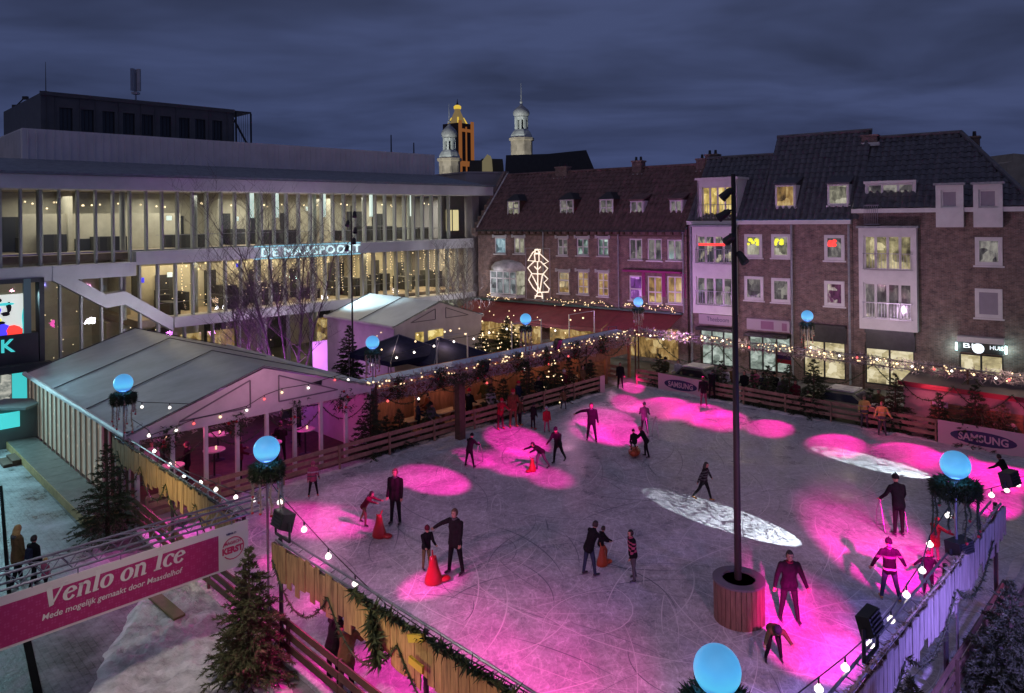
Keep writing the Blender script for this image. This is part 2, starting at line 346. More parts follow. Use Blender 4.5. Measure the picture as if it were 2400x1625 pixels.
M['litcool'] = noemit(mat('lit_cyan_white', (.8, .95, .95), .4, emit=(.62, .92, .95), es=1.25))
M['litcyan'] = noemit(mat('lit_cyan', (.1, .6, .6), .4, emit=(.06, .62, .62), es=.9))
M['litwarm'] = noemit(mat('lit_warm', (1, .8, .5), .4, emit=(1, .74, .42), es=1.2))
M['litmagenta'] = noemit(mat('lit_magenta', (1, .1, .7), .4, emit=(.95, .03, .55), es=1.1))
M['litblue'] = noemit(mat('lit_blue', (.1, .1, 1), .4, emit=(.07, .05, .9), es=1.1))
M['screen'] = noemit(mat('screen_white', (.8, .8, .8), .4, emit=(.62, .66, .60), es=.95))
for nm, c in dict(j_black=(.013, .013, .016), j_dark=(.020, .017, .02), j_navy=(.025, .03, .06), j_olive=(.09, .09, .04), j_brown=(.17, .10, .05), j_grey=(.11, .11, .12), j_pink=(.42, .10, .18), j_red=(.5, .03, .05), j_yellow=(.62, .50, .15), j_maroon=(.12, .02, .035), j_khaki=(.16, .15, .07), j_jeans=(.04, .055, .10), j_rust=(.22, .07, .04), j_white=(.5, .48, .5)).items():
    M[nm] = mat('cloth_' + nm[2:], tuple(x*.8 for x in c), .9, var=.3, vs=9, spec=.12)
M['skin'] = mat('skin', (.42, .24, .17), .55)
M['eye'] = mat('eye_dark', (.02, .015, .015), .3)
M['boot_black'] = mat('boot_black', (.02, .02, .022), .4)
M['boot_tan'] = mat('boot_tan', (.40, .22, .06), .5)
M['boot_red'] = mat('boot_red', (.55, .03, .05), .5)
M['hair_dark'] = mat('hair_dark', (.02, .015, .012), .6)
M['hair_brown'] = mat('hair_brown', (.10, .05, .03), .6)
M['hair_blond'] = mat('hair_blond', (.42, .25, .09), .6, var=.3, vs=20)
M['hair_red'] = mat('hair_auburn', (.20, .06, .03), .6, var=.3, vs=20)
icemat()
# ---------------------------------------------------------------- the setting
mb = MB(); mb.quad((-400, -60, 0), (400, -60, 0), (400, 700, 0), (-400, 700, 0))
tag(mb.build('ground', wetmat('paving_dark', (.06, .058, .06), (.085, .08, .08), (.34, .34, .36), .46, .4)), kind='structure')
def sheet(name, pts, m, kind='structure'):
    mb = MB(); mb.add(pts, [tuple(range(len(pts)))]); return tag(mb.build(name, m), kind=kind)
sheet('street', [ST(-14, -62, .004), ST(10.0, -62, .004), ST(9.6, -30, .004), ST(-14, -30, .004)], wetmat('paving_wet', (.11, .115, .12), (.15, .155, .16), (.5, .52, .55), .5, .22))
mb = MB(); mb.prism([ST(11.35, -37.2, .02), ST(11.35, -5.95, .02), ST(51.0, -5.95, .02), ST(51.0, -37.2, .02)], (0, 0, .10))
tag(mb.build('ice_rink', MATS['ice']), kind='structure')
mb = MB(); r_ = random.Random(77)
for i in range(760):          # curved skate tracks cut into the surface
    s, t = r_.uniform(12, 50), r_.uniform(-35.8, -6.6); a = r_.uniform(0, 6.283); cv = r_.choice((-1, 1))/r_.uniform(1.2, 9); L_ = r_.uniform(1.0, 5.5); w_ = r_.uniform(.006, .020); n_ = 14; p = [s, t]; row = []
    for k in range(n_+1):
        q = ST(p[0], p[1], .1235 + i*1e-6); d_ = UV*math.cos(a) + VV*math.sin(a); sd_ = Vector((-d_.y, d_.x, 0)); ww = w_*math.sin(math.pi*(k+.3)/(n_+.6)); row.append((q + sd_*ww, q - sd_*ww)); st_ = L_/n_; p[0] += math.cos(a)*st_/Q; p[1] += math.sin(a)*st_/Q; a += cv*st_
        if not (11.6 < p[0] < 50.5 and -36.4 < p[1] < -6.1): break
    if len(row) > 3: vs = [v for pr in row for v in pr]; mb.add(vs, [(2*k, 2*k+2, 2*k+3, 2*k+1) for k in range(len(row)-1)], 0 if r_.random() < .7 else 1)
tag(mb.build('skate_tracks', [mat('shaved_ice', (.66, .66, .68), .8), mat('cut_ice', (.14, .15, .19), .3)]), kind='stuff')
mb = MB()
from mathutils import noise
for a_, b_ in ((ST(46.4, -36.45), ST(12, -36.45)), (ST(50.55, -7), ST(50.55, -36)), (ST(12, -6.25), ST(46, -6.25)), (ST(11.75, -36), ST(11.75, -7))):
    L_ = (b_-a_).length; d_ = (b_-a_).normalized(); nn = Vector((-d_.y, d_.x, 0)); cen = ST(31, -21)
    if nn.dot(cen-a_) < 0: nn = -nn
    n_ = int(L_/.14); vs = []
    for k in range(n_+1):
        p = a_ + d_*(L_*k/n_); h = .05 + .09*noise.noise(Vector((p.x*1.1, p.y*1.1, 4))) + .05*noise.noise(Vector((p.x*5, p.y*5, 2))); w_ = .22 + .22*noise.noise(Vector((p.x*.8, p.y*.8, 9)))
        vs += [p + Z3*(.12+max(.0, h)), p + nn*w_*.5 + Z3*(.12+max(0, h*.7)), p + nn*w_ + Z3*.118]
    mb.add(vs, [f for k in range(n_) for f in ((3*k, 3*k+1, 3*k+4, 3*k+3), (3*k+1, 3*k+2, 3*k+5, 3*k+4))])
tag(mb.build('snow', M['snow'], smooth=True), kind='stuff')
def snowfield(name, corners, nx, ny, hgt, seed, bias):
    r = random.Random(seed); mb = MB(); a, b, c, d = [Vector(q) for q in corners]
    from mathutils import noise
    vs = []
    for j in range(ny+1):
        for i in range(nx+1):
            u, v = i/nx, j/ny
            p = a*(1-u)*(1-v) + b*u*(1-v) + c*u*v + d*(1-u)*v
            edge = min(1, min(u, 1-u, v, 1-v)*9)
            h = (noise.fractal(Vector((p.x*.9+seed, p.y*.9, 0)), 1.0, 2.0, 5)*.5 + .45)
            h2 = noise.fractal(Vector((p.x*2.2+p.y*2.2, (p.y-p.x)*5.5+seed, 3)), .9, 2.0, 5)*.13
            e2 = min(u, 1-u, v, 1-v)*7 + noise.fractal(Vector((p.x*.7, p.y*.7, 9)), 1.0, 2.0, 4)*.75
            vs.append((p.x, p.y, max(-.06, min(.02, (e2-.2)*.12)) + max(0, (h*hgt + h2*(.3+hgt)) * min(1, max(0, e2-.3)*1.2) * bias(u, v))))
    mb.add(vs, [(j*(nx+1)+i, j*(nx+1)+i+1, (j+1)*(nx+1)+i+1, (j+1)*(nx+1)+i) for j in range(ny) for i in range(nx)])
    return tag(mb.build(name, M['snow'], smooth=True), name and None, kind='stuff')
snowfield('snow', [G(480, 1285), G(720, 1660), G(150, 1680), G(330, 1395)], 130, 100, .34, 3, lambda u, v: .35 + .9*min(1, max(0, v*1.6)))
snowfield('snow', [ST(10.9, -5.6), ST(40, -5.6), ST(40, 2.5), ST(10.9, 2.5)], 170, 50, .16, 8, lambda u, v: .5 + .5*v)

# ---------------------------------------------------------------- building helpers (local facade coordinates: x along, y into the building, z up)
def wall_holes(mb, x0, x1, z0, z1, holes, depth=.2, mi=0, ztop=None):
    xs = sorted({x0, x1} | {min(max(h[i], x0), x1) for h in holes for i in (0, 1)})
    zs = sorted({z0, z1} | {min(max(h[i], z0), z1) for h in holes for i in (2, 3)})
    for a, b in zip(xs, xs[1:]):
        for c, d in zip(zs, zs[1:]):
            mx, mz = (a+b)/2, (c+d)/2
            if any(h[0] < mx < h[1] and h[2] < mz < h[3] for h in holes): continue
            mb.quad((a, 0, c), (b, 0, c), (b, 0, d), (a, 0, d), mi)
    for a, b, c, d in holes:
        mb.quad((a, 0, c), (a, 0, d), (a, depth, d), (a, depth, c), mi); mb.quad((b, 0, d), (b, 0, c), (b, depth, c), (b, depth, d), mi)
        mb.quad((a, 0, d), (b, 0, d), (b, depth, d), (a, depth, d), mi); mb.quad((b, 0, c), (a, 0, c), (a, depth, c), (b, depth, c), mi)
def window(parent, x0, x1, z0, z1, pane, nx=1, nz=1, y=.08, fw=.08, frame=None, sill=True, bar=.045, transom=None, name='window'):
    frame = frame or M['white']; mb = MB()
    mb.bx(x0+.004, x0+fw, y, y+.08, z0+.004, z1-.004); mb.bx(x1-fw, x1-.004, y, y+.08, z0+.004, z1-.004)
    mb.bx(x0+fw, x1-fw, y, y+.08, z0+.004, z0+fw); mb.bx(x0+fw, x1-fw, y, y+.08, z1-fw, z1-.004)
    for i in range(1, nx):
        x = x0 + (x1-x0)*i/nx; mb.bx(x-bar, x+bar, y+.01, y+.07, z0+fw, z1-fw)
    for i in range(1, nz):
        z = z0 + (z1-z0)*i/nz; mb.bx(x0+fw, x1-fw, y+.014, y+.066, z-bar*.8, z+bar*.8)
    if transom:
        z = z0 + (z1-z0)*transom; mb.bx(x0+fw, x1-fw, y+.005, y+.075, z-bar, z+bar)
    w = mb.build(name, frame, parent, local=True)
    mb = MB(); mb.quad((x0+fw*.5, y+.045, z0+fw*.5), (x1-fw*.5, y+.045, z0+fw*.5), (x1-fw*.5, y+.045, z1-fw*.5), (x0+fw*.5, y+.045, z1-fw*.5))
    mb.build('pane', pane, w, local=True)
    if sill:
        mb = MB(); mb.bx(x0-.08, x1+.08, -.10, y-.003, z0-.09, z0-.003); mb.build('sill', frame, w, local=True)
    return w
def tiled_roof(mb, k0, k1, y0, z0, y1, z1, frac=None, cw=.36, rh=.42, amp=.075, mi=0, frac0=None):
    """Pantiles: corrugated columns in stepped courses; frac(k) cuts the slope for hips."""
    n = max(1, round((k1-k0)/cw)); L = math.hypot(y1-y0, z1-z0); rows = max(1, round(L/rh)); dy, dz = (y1-y0)/L, (z1-z0)/L; ny, nz = -dz, dy
    prof = ((0, 0.0), (.3, 1.0), (.62, .55), (.85, -.2))
    for c in range(n):
        ka = k0 + (k1-k0)*c/n; kw = (k1-k0)/n
        pts = [(ka + kw*f, a*amp) for f, a in prof] + [(ka+kw, 0.0)]
        fr = frac(ka+kw/2) if frac else 1.0
        R = max(0, round(rows*fr))
        for r in range(R):
            l0, l1 = L*r/rows, L*(r+1)/rows; e0, e1 = .035, 0.0
            jit = rnd.uniform(-.008, .008)
            v0 = [(k, y0+dy*l0+ny*(a+e0+jit)*1, z0+dz*l0+nz*(a+e0+jit)) for k, a in pts]
            v1 = [(k, y0+dy*l1+ny*(a+e1+jit)*1, z0+dz*l1+nz*(a+e1+jit)) for k, a in pts]
            m = len(pts); mb.add(v0+v1+[(k, y-ny*.04, z-nz*.04) for k, y, z in v0], [(i, i+1, m+i+1, m+i) for i in range(m-1)] + [(2*m+i, 2*m+i+1, i+1, i) for i in range(m-1)], mi)
def text_mesh(s, size, extr=.0, shear=0.0, offset=0.0, spacing=1.0):
    cu = bpy.data.curves.new('lettering_curve', 'FONT'); cu.body = s; cu.size = size; cu.extrude = extr; cu.shear = shear; cu.offset = offset
    cu.space_character = spacing; cu.resolution_u = 3
    o = bpy.data.objects.new('lettering_curve', cu); COL.objects.link(o)
    dg = bpy.context.evaluated_depsgraph_get(); me = bpy.data.meshes.new_from_object(o.evaluated_get(dg))
    v = [tuple(q.co) for q in me.vertices]; f = [tuple(p.vertices) for p in me.polygons]
    bpy.data.objects.remove(o); bpy.data.curves.remove(cu); bpy.data.meshes.remove(me)
    return v, f
def lettering(s, size, org, xd, nrm, m, parent=None, name='lettering', local=False, up=Z3, width=None, mbx=None, **kw):
    v, f = text_mesh(s, size, **kw)
    if not v: return None
    x0 = min(p[0] for p in v); x1 = max(p[0] for p in v); k = width/(x1-x0) if width else 1
    org = Vector(org); xd = Vector(xd); nrm = Vector(nrm); up = Vector(up)
    mb = mbx or MB(); mb.add([org + xd*((p[0]-x0)*k) + up*p[1] + nrm*p[2] for p in v], f)
    return mb if mbx else mb.build(name, m, parent, local)

# ---------------------------------------------------------------- the theatre on the far left side
TH = thing('theatre', 'long pale theatre with finned glass front and lit foyer floors', 'theatre', ST(0, -65.5), math.radians(45))
X0, X1 = 3.0, 41.2
def part(mb, name, m, parent=TH, smooth=False): return mb.build(name, m, parent, local=True, smooth=smooth)
# floors, walls and ceilings of the foyers
mb = MB(); mb.bx(X0, X1, .9, 9.0, 8.0, 8.42); mb.bx(X0+12, X1, .9, 9.0, 3.75, 4.2); mb.bx(X0, X1, .9, 9.0, 12.22, 12.5); part(mb, 'floor_slab', M['infloor'])
mb = MB(); mb.bx(X0, X1, 8.4, 8.9, 0, 12.2)
mb.bx(16.7, 31.0, 5.6, 5.8, 4.21, 7.2); mb.bx(10.0, 19.5, 6.0, 6.2, 8.43, 10.8)
for x in (14.5, 24.0, 33.0): mb.bx(x, x+.25, 5.2, 8.39, 0.01, 3.74); mb.bx(x+1, x+1.25, 4.6, 8.39, 4.21, 7.99); mb.bx(x-2, x-1.75, 5.6, 8.39, 8.43, 12.2)
part(mb, 'foyer_wall', M['inwall'])
mb = MB()
for x in (9.5, 12.6, 17.2, 19.8, 22.9, 25.7, 28.2, 30.9, 34.4, 37): mb.bx(x, x+U(.6, 1.5), 8.28, 8.38, 8.45, 10.6+U(-.3, .3))
for x in (17.0, 21.0, 26.2, 29.4, 33.4, 36.6): mb.bx(x, x+U(.8, 1.8), 8.28, 8.38, 4.25, 6.5)
for x in (18, 22, 27, 31, 35, 38.5): mb.bx(x, x+1.6, 8.28, 8.38, .02, 2.6)
for i in range(16): x = U(10, 39); mb.bx(x, x+U(.8, 2), 3.5+U(0, 3), 7.5, 8.43, 9.1+U(0, .5))
for i in range(30): x = U(17, 40); h_ = U(.5, 1.5); mb.bx(x, x+U(.25, 1.1), U(2.0, 5.0), 5.2, 4.21, 4.21+h_)
for i in range(7): x = 17.6+i*3.3; mb.bx(x, x+U(.5, 1.2), 5.45, 5.55, 4.22, 6.2+U(0, .6))
part(mb, 'dark_doorway', M['indark'])
mb = MB()
for x in np.arange(10.2, 40.5, 4.35): mb.lathe([(.17, .02), (.17, 3.72)], (x, 2.0, 0), 10); mb.lathe([(.17, 4.22), (.17, 7.98)], (x, 2.0, 0), 10); mb.lathe([(.17, 8.44), (.17, 12.2)], (x, 2.0, 0), 10)
part(mb, 'column', M['fin'])
# bands and fascia
mb = MB(); mb.bx(14.6, X1+.2, -.25, .88, 7.68, 8.46); mb.bx(X0, 14.59, -.25, .88, 7.05, 7.86); part(mb, 'upper_band', M['theatre'])
mb = MB(); mb.bx(16.75, 33.0, -.25, .88, 3.72, 4.36); mb.bx(33.01, X1+.2, -.5, .88, 3.5, 3.95); part(mb, 'lower_band', M['theatre'])
mb = MB(); c = [TF(*p) for p in ((118, 622), (245, 690), (290, 682), (402, 745))]; c[0] = (10.3, 7.86)
th = .78
for (xa, za), (xb, zb) in zip(c, c[1:]): mb.prism([(xa, -.3, za), (xb, -.3, zb), (xb, -.3, zb-th), (xa, -.3, za-th)], (0, 1.1, 0))
part(mb, 'stair_band', M['theatre'])
mb = MB(); mb.bx(X0, X1+1.4, -1.5, 1.5, 12.08, 12.82); part(mb, 'fascia', M['theatre'])
mb = MB(); mb.add([(X0, -1.5, 12.84), (X1+1.4, -1.5, 12.84), (38.9, 1.76, 13.86), (X0, 1.76, 13.86)], [(0, 1, 2, 3)])
mb.bx(X0, X1+1.6, -1.62, -1.5, 12.84, 12.98); part(mb, 'canopy_roof', M['roofdark'])
mb = MB()
for x in np.arange(9.0, 40, 2.2): mb.bx(x, x+1.4, -1.56, -1.505, 12.87, 12.95)
part(mb, 'eaves_lamp', noemit(mat('eaves_glow', (.5, .6, .55), .4, emit=(.30, .42, .38), es=.45)))
mb = MB(); mb.bx(9.37, 38.9, 1.77, 14, 13.6, 15.58)
for x in np.arange(9.6, 38.8, .42): mb.bx(x, x+.05, 1.70, 1.768, 13.7, 15.5)
for y in np.arange(2.2, 14, .42): mb.bx(9.30, 9.368, y, y+.05, 13.7, 15.5)
part(mb, 'parapet_wall', M['theatre'])
# dark top storey with nine windows
xa, _ = TF(95, 214, 5.3); xb, _ = TF(547, 256, 5.3); xc, _ = TF(590, 270, 5.3)
wins = []
for a in (139, 190, 240, 288, 332, 375, 419, 457, 497):
    p = TF(a, 260, 5.3)[0]; wins.append((p, p+.72, 15.95, 17.4))
mb = MB(); t0 = MB(); wall_holes(t0, xa, xb, 15.0, 18.2, wins, .3)
mb.add([(v[0], v[1]+5.3, v[2]) for v in t0.v], t0.f)
mb.quad((xa, 5.3, 15), (xa, 5.3, 18.2), (xa, 16, 18.2), (xa, 16, 15)); mb.quad((xb, 5.3, 15), (xb, 16, 15), (xb, 16, 18.2), (xb, 5.3, 18.2)); mb.quad((xa, 5.3, 18.2), (xb, 5.3, 18.2), (xb, 16, 18.2), (xa, 16, 18.2))
mb.bx(xa-.06, xb+.06, 5.2, 5.29, 18.06, 18.3)
for x in np.arange(xa+.3, xb, .45):
    if not any(w[0]-.06 < x < w[1]+.06 for w in wins): mb.bx(x, x+.04, 5.25, 5.298, 15.1, 18.05)
up = part(mb, 'top_storey', M['theatredark'])
for w in wins: window(up, w[0], w[1], w[2], w[3], M['glassdark'], 3, 1, y=5.42, fw=.05, frame=M['black'], sill=False, bar=.02)
mb = MB()
for x in (xb+.25, xc): mb.bx(x-.05, x+.05, 5.4, 5.5, 15.5, 18.15); mb.bx(x-.05, x+.05, 8.4, 8.5, 15.5, 18.15)
mb.bx(xb, xc, 5.38, 8.5, 18.16, 18.26); mb.bar((xb+.1, 5.45, 17.6), (xc-.1, 5.45, 15.5), .09, .12)
for i in range(6): x = xb+.3+i*(xc-xb-.4)/6; mb.bx(x, x+.02, 5.44, 5.46, 15.5, 18.1)
part(mb, 'stair_frame', M['black'])
# fins
fx = MB(); fx.bx(-.055, .055, .05, .42, 0, 1)
fmesh = None
def fin(x, z0, z1, y=0, kind='fin'):
    global fmesh
    if fmesh is None: o = part(fx, kind, M['fin']); fmesh = o.data
    else:
        o = bpy.data.objects.new(kind, fmesh); COL.objects.link(o); o.parent = TH
    o.location = (x, y, z0); o.scale = (1, 1, z1-z0); return o
for i in range(37): x = 6.2 + i*.912; fin(x, 8.47 if x > 14.6 else 7.87, 12.07)
def stair_z(x):
    for (xa_, za), (xb_, zb) in zip(c, c[1:]):
        if xa_ <= x <= xb_: return za + (zb-za)*(x-xa_)/(xb_-xa_)
    return 7.86 if x < c[0][0] else 4.36
for i in range(30):
    x = 10.75 + i*1.04
    if x < 16.7: fin(x, stair_z(x)+.02, 7.67 if x > 14.6 else 7.05); fin(x, .02, stair_z(x)-th-.02)
    else: fin(x, 4.37 if x < 33 else 3.96, 7.67)
for i in range(11): fin(17.5 + i*1.75, .02, 3.71)
for i in range(9): x = 33.4+i*.9; fin(x, .02, 3.48)
# glass behind the fins
mb = MB()
for z0, z1 in ((8.48, 12.06), (4.38, 7.66), (.05, 3.7)): mb.quad((X0, .62, z0), (X1, .62, z0), (X1, .62, z1), (X0, .62, z1))
part(mb, 'glass_front', M['glass'])
mb = MB()
for z in (9.4, 5.2):
    for y in (.58,): mb.tube([(16, y, z), (X1, y, z)], .02, 5)
mb.bx(X0, X1, .5, .6, 8.46, 8.55); part(mb, 'handrail', M['steel'])
# things hanging and glowing inside
mb = MB()
for i in range(46): x, z = U(9, 40), 11.3+U(-.2, .2); mb.ball((x, U(1.5, 6), z), .06, 6, 4)
for i in range(20): x = U(17, 40); mb.ball((x, U(1.2, 5), 7.2+U(-.3, .3)), .06, 6, 4)
part(mb, 'pendant_lamp', M['litwarm'])
mb = MB()
for x in (22.2, 24.0, 27.7, 31.9, 35.8): mb.bx(x, x+.3, 1.0, 1.2, 10.4, 12.1)
for x, z in ((17.5, 10.3), (22, 10.2), (27.5, 10.9), (17.5, 6.6)): mb.bx(x, x+.32, 3, 3.03, z, z+.3)
part(mb, 'light_panel', mat('light_panel_glow', (.8, .8, .8), .4, emit=(.78, .95, .85), es=.9) and noemit(MATS['light_panel_glow']))
mb = MB()
for i in range(120):
    x = U(17.4, 40); z = U(4.6, 7.5); mb.ball((x, .75+U(0, .4), z), U(.02, .045), 5, 3)
for x in np.arange(17.6, 40.5, .55):
    if rnd.random() < .75:
        zt, n = 7.6, rnd.randint(5, 14)
        for j in range(n): mb.ball((x+U(-.05, .05), .72+U(0, .12), zt - j*.19), .035, 5, 3)
for i in range(60): mb.ball((U(10, 24), .75, U(.5, 6.8)), .03, 5, 3)
o = part(mb, 'fairy_lights', M['bulbwarm']); tag(o, 'curtains of warm fairy lights inside the glass', kind='stuff')
mb = MB(); mb.bx(15.2, 15.5, 1.2, 1.25, 6.5, 6.8); mb.bx(21.3, 21.6, 1.2, 1.25, 7.1, 7.35); part(mb, 'blue_sign', M['litblue'])
# ground floor shops
mb = MB()
for x0, x1 in ((17.6, 19.0), (19.4, 21.2), (27.4, 28.6), (28.9, 30.0)): mb.bx(x0, x1, 1.4, 1.45, .5, 3.0)
for x in (10.6, 11.7, 12.8, 13.9): mb.bx(x, x+.9, 1.4, 1.45, .1, 1.6)
part(mb, 'shop_window', M['pane_gold'])
mb = MB()
for x0 in (33.5, 35.3, 37.1, 38.9): mb.bx(x0, x0+1.5, 1.2, 1.25, .1, 3.4)
part(mb, 'entrance_window', M['pane_pale'])
# far end room with tall lit window and end wall
mb = MB(); mb.bx(38.6, X1, .64, .9, 8.47, 12.07); part(mb, 'end_wall', M['inwall'])
x0, z0 = TF(1054, 543); x1, z1 = TF(1085, 491)
window(TH, x0, x1, z0, z1, noemit(mat('pane_plain_warm', (.6, .55, .3), .3, emit=(.72, .62, .30), es=.8)), 2, 1, y=.5, fw=.04, frame=M['steel'], sill=False)
mb = MB(); mb.bx(X1+.21, X1+1.0, -.1, 9, 0, 12.06); part(mb, 'end_pier', M['concrete'])
# sign
xs, _ = TF(595, 600, -.3); xe, _ = TF(845, 575, -.3)
mb = MB(); mb.bx(xs, xe, -.30, -.26, 7.62, 7.70); mb.bx(xs, xe, -.30, -.26, 8.44, 8.52); part(mb, 'sign_lamp', noemit(mat('sign_glow', (.4, .8, .9), .4, emit=(.28, .62, .74), es=.8)))
lettering('DE MAASPOORT', .80, (xs+.55, -.30, 7.80), (1, 0, 0), (0, -1, 0), M['litcool'], TH, 'sign_lettering', True, width=(xe-xs)*.93, extr=.03, offset=.0, spacing=1.12)
# roof furniture stands on the roof: things of their own
p = P(318, 205, 49.5)
mb = MB(); mb.tube([(p.x, p.y, 18.15), (p.x, p.y, 20.4)], .06, 8)
for a in range(3): t = a*2.1; mb.box((p.x+.22*math.cos(t), p.y+.22*math.sin(t), 19.9), (.22, .16, 1.5), t)
mb.box((p.x, p.y, 19.0), (.4, .4, .15))
mb.top('phone_mast', M['steel'], 'grey cylindrical phone antenna standing on the dark rooftop storey', 'antenna', loc=(p.x, p.y, 18.15))
p = P(107, 180, 45)
mb = MB(); mb.tube([(p.x, p.y, 18.15), (p.x, p.y, CH+(507-132)*45/1700)], [.03, .012], 5); mb.box((p.x, p.y, 18.3), (.3, .3, .2))
mb.top('lightning_rod', M['darksteel'], 'thin rod rising above the left corner of the dark rooftop storey', 'rod', loc=(p.x, p.y, 18.15))
p = P(40, 230, 52)
mb = MB(); mb.box((p.x, p.y, 18.45), (.5, .4, .5)); mb.tube([(p.x, p.y, 18.7), (p.x+.5, p.y, 19.2)], .05, 5); mb.box((p.x+.6, p.y, 19.2), (.35, .2, .22))
mb.top('roof_camera', M['black'], 'small black camera post on the roof edge at far left', 'camera', loc=(p.x, p.y, 18.2))

# shop with lit poster under the theatre's left end
SH = thing('shop_front', 'black framed shop under the theatre with bright poster screen and cyan door', 'shop', ST(0, -65.5), math.radians(45))
x1 = TF(104, 700, -.35)[0]
def zt(py, off=-.35): return TF(30, py, off)[1]
mb = MB(); mb.bx(X0, x1, -.35, .55, zt(655), 7.04); mb.bx(TF(92, 700, -.35)[0], x1, -.35, .55, .02, zt(655)); mb.bx(X0, x1-.3, -.35, .55, zt(855), zt(785)); part(mb, 'shop_frame', M['theatredark'], SH)
mb = MB(); mb.bx(x1-.95, x1-.62, -.36, -.1, zt(785), zt(655)-.01); part(mb, 'pilaster', mat('teal_panel', (.16, .27, .28), .4), SH)
xr = TF(60, 740, -.2)[0]
mb = MB(); mb.bx(X0, xr, -.2, -.1, zt(786)+.3, zt(690, -.2)); sc_ = part(mb, 'poster_screen', M['screen'], SH)
zc = zt(740); shapes = []
for col, items in ((M['litblue'], [(xr-1.5, zc+.35, .42, .35), (xr-1.1, zc-.8, .5, .42), (xr-2.3, zc-.1, .5, .6)]), (M['neon_red'], [(xr-.62, zc-.85, .5, .34), (xr-1.75, zc+.05, .25, .3), (xr-2.6, zc+.6, .3, .3)]), (M['neon_yellow'], [(xr-1.35, zc-.2, .28, .16), (xr-1.5, zc-1.0, .16, .4)]), (M['black'], [(xr-.75, zc+.45, .12, .3), (xr-1.25, zc+.85, .2, .14), (xr-1.2, zc-.35, .3, .1), (xr-.9, zc+.1, .2, .12)]), (M['litcyan'], [(xr-.9, zc+.62, .42, .08), (xr-.1, zc-.4, .07, .8)])):
    mb = MB()
    for x, z, w, h in items: mb.lathe([(0.01, 0), (1, .004), (1, .02), (.01, .024)], (0, 0, 0), 9); n = 9*4; vv = mb.v[-n:]; mb.v[-n:] = [(x + a*w*(1+.25*math.sin(5*math.atan2(b_, a))), -.205 - cc - .004, z + b_*h) for a, b_, cc in vv]
    part(mb, 'poster_shape', col, sc_)
mb = MB(); mb.bx(TF(30, 930, -.1)[0], TF(48, 930, -.1)[0]+.35, 0.0, .05, .05, zt(860)-.05); part(mb, 'lit_door', M['litcyan'], SH)
mb = MB(); mb.bx(X0, TF(28, 930, -.1)[0], 0.0, .05, .3, zt(862)-.1); part(mb, 'shop_window', panemat('pane_shopgrey', (.2, .22, .2), (.6, .6, .52), .9, 3, 3), SH)
lettering('K', .95, (TF(3, 800, -.4)[0], -.37, zt(824)), (1, 0, 0), (0, -1, 0), M['litcyan'], SH, 'sign_lettering', True, extr=.02, offset=.02)
mb = MB(); mb.bx(X0, x1+.2, -.9, -.36, zt(872), zt(855)); part(mb, 'canopy', M['theatredark'], SH)

# plain concrete block between the theatre and the houses
p0 = P(1092, 400, 63.5); p1 = P(1165, 400, 64.5)
CB = MB(); CB.prism([(p0.x, p0.y, 0), (p1.x+1, p1.y, 0), (p1.x+1, p1.y+12, 0), (p0.x-9, p0.y+12, 0)], (0, 0, 14.1))
CB.prism([(p0.x-.05, p0.y-.05, 14.104), (p1.x+1.05, p1.y-.05, 14.104), (p1.x+1.05, p1.y+12.05, 14.104), (p0.x-9.1, p0.y+12.05, 14.104)], (0, 0, .16))
CB.top('concrete_block', M['concrete'], 'plain grey windowless block between theatre and the gabled brick house', 'building', loc=(p0.x, p0.y, 0))

# ---------------------------------------------------------------- towers behind the roofs
def oct_ring(mb, cx, cy, prof, mi=0, n=8): mb.lathe(prof, (cx, cy, 0), n, mi)
def turret(px, pbase, ppx, d, label, tips):
    """Octagonal town-hall turret: brick shaft, lead skirt, open lantern, onion and spike; heights from pixel rows."""
    c0 = P(px, pbase, d); cx, cy = c0.x, c0.y; s = d/F
    def z(py): return CH - (py - 507 + (px-1200)*ROLL)*s
    w = ppx*s
    t = thing('turret', label, 'tower', (cx, cy, 0), math.radians(12))
    y = tips
    mb = MB(); mb.lathe([(w*.5, 0), (w*.5, z(y[0]))], n=8); mb.lathe([(w*.54, z(y[0])), (w*.58, z(y[0])+.12), (w*.58, z(y[0])+.42), (w*.5, z(y[0])+.5)], n=8); mb.build('shaft', M['stone'], t, local=True)
    mb = MB(); zz0, zz1 = z(y[0])+.5, z(y[1]); mb.lathe([(w*.5, zz0), (w*.48, zz0+.3*(zz1-zz0)), (w*.40, zz0+.7*(zz1-zz0)), (w*.30, zz1)], n=8); mb.build('skirt_roof', M['copper'], t, local=True)
    mb = MB(); a, b = z(y[1]), z(y[2])
    for k in range(8): q = k*math.pi/4+.39; mb.box((w*.25*math.cos(q), w*.25*math.sin(q), (a+b)/2), (w*.1, w*.1, b-a), q)
    mb.lathe([(w*.3, b-.25*(b-a)), (w*.32, b)], n=8); mb.build('lantern', M['copper'], t, local=True)
    mb = MB(); mb.lathe([(w*.12, a), (w*.12, b)], n=8); mb.build('lantern_core', M['indark'], t, local=True)
    mb = MB(); e, f = z(y[2]), z(y[3]); hh = f-e
    mb.lathe([(w*.27, e), (w*.36, e+.14*hh), (w*.38, e+.32*hh), (w*.33, e+.52*hh), (w*.2, e+.72*hh), (w*.09, e+.86*hh), (w*.05, f)], n=16); mb.build('onion_dome', M['lead'], t, local=True, smooth=True)
    mb = MB(); mb.tube([(0, 0, f-.1), (0, 0, z(y[4]))], [.09, .02], 6); mb.ball((0, 0, f+.25), .22, 8, 6); mb.build('spire', M['lead'], t, local=True)
    mb = MB()
    for k in range(8): q = k*math.pi/4; mb.box((w*.462*math.cos(q), w*.462*math.sin(q), z(y[0])-1.1), (.16, .28, .9), q)
    mb.build('slit_window', M['indark'], t, local=True)
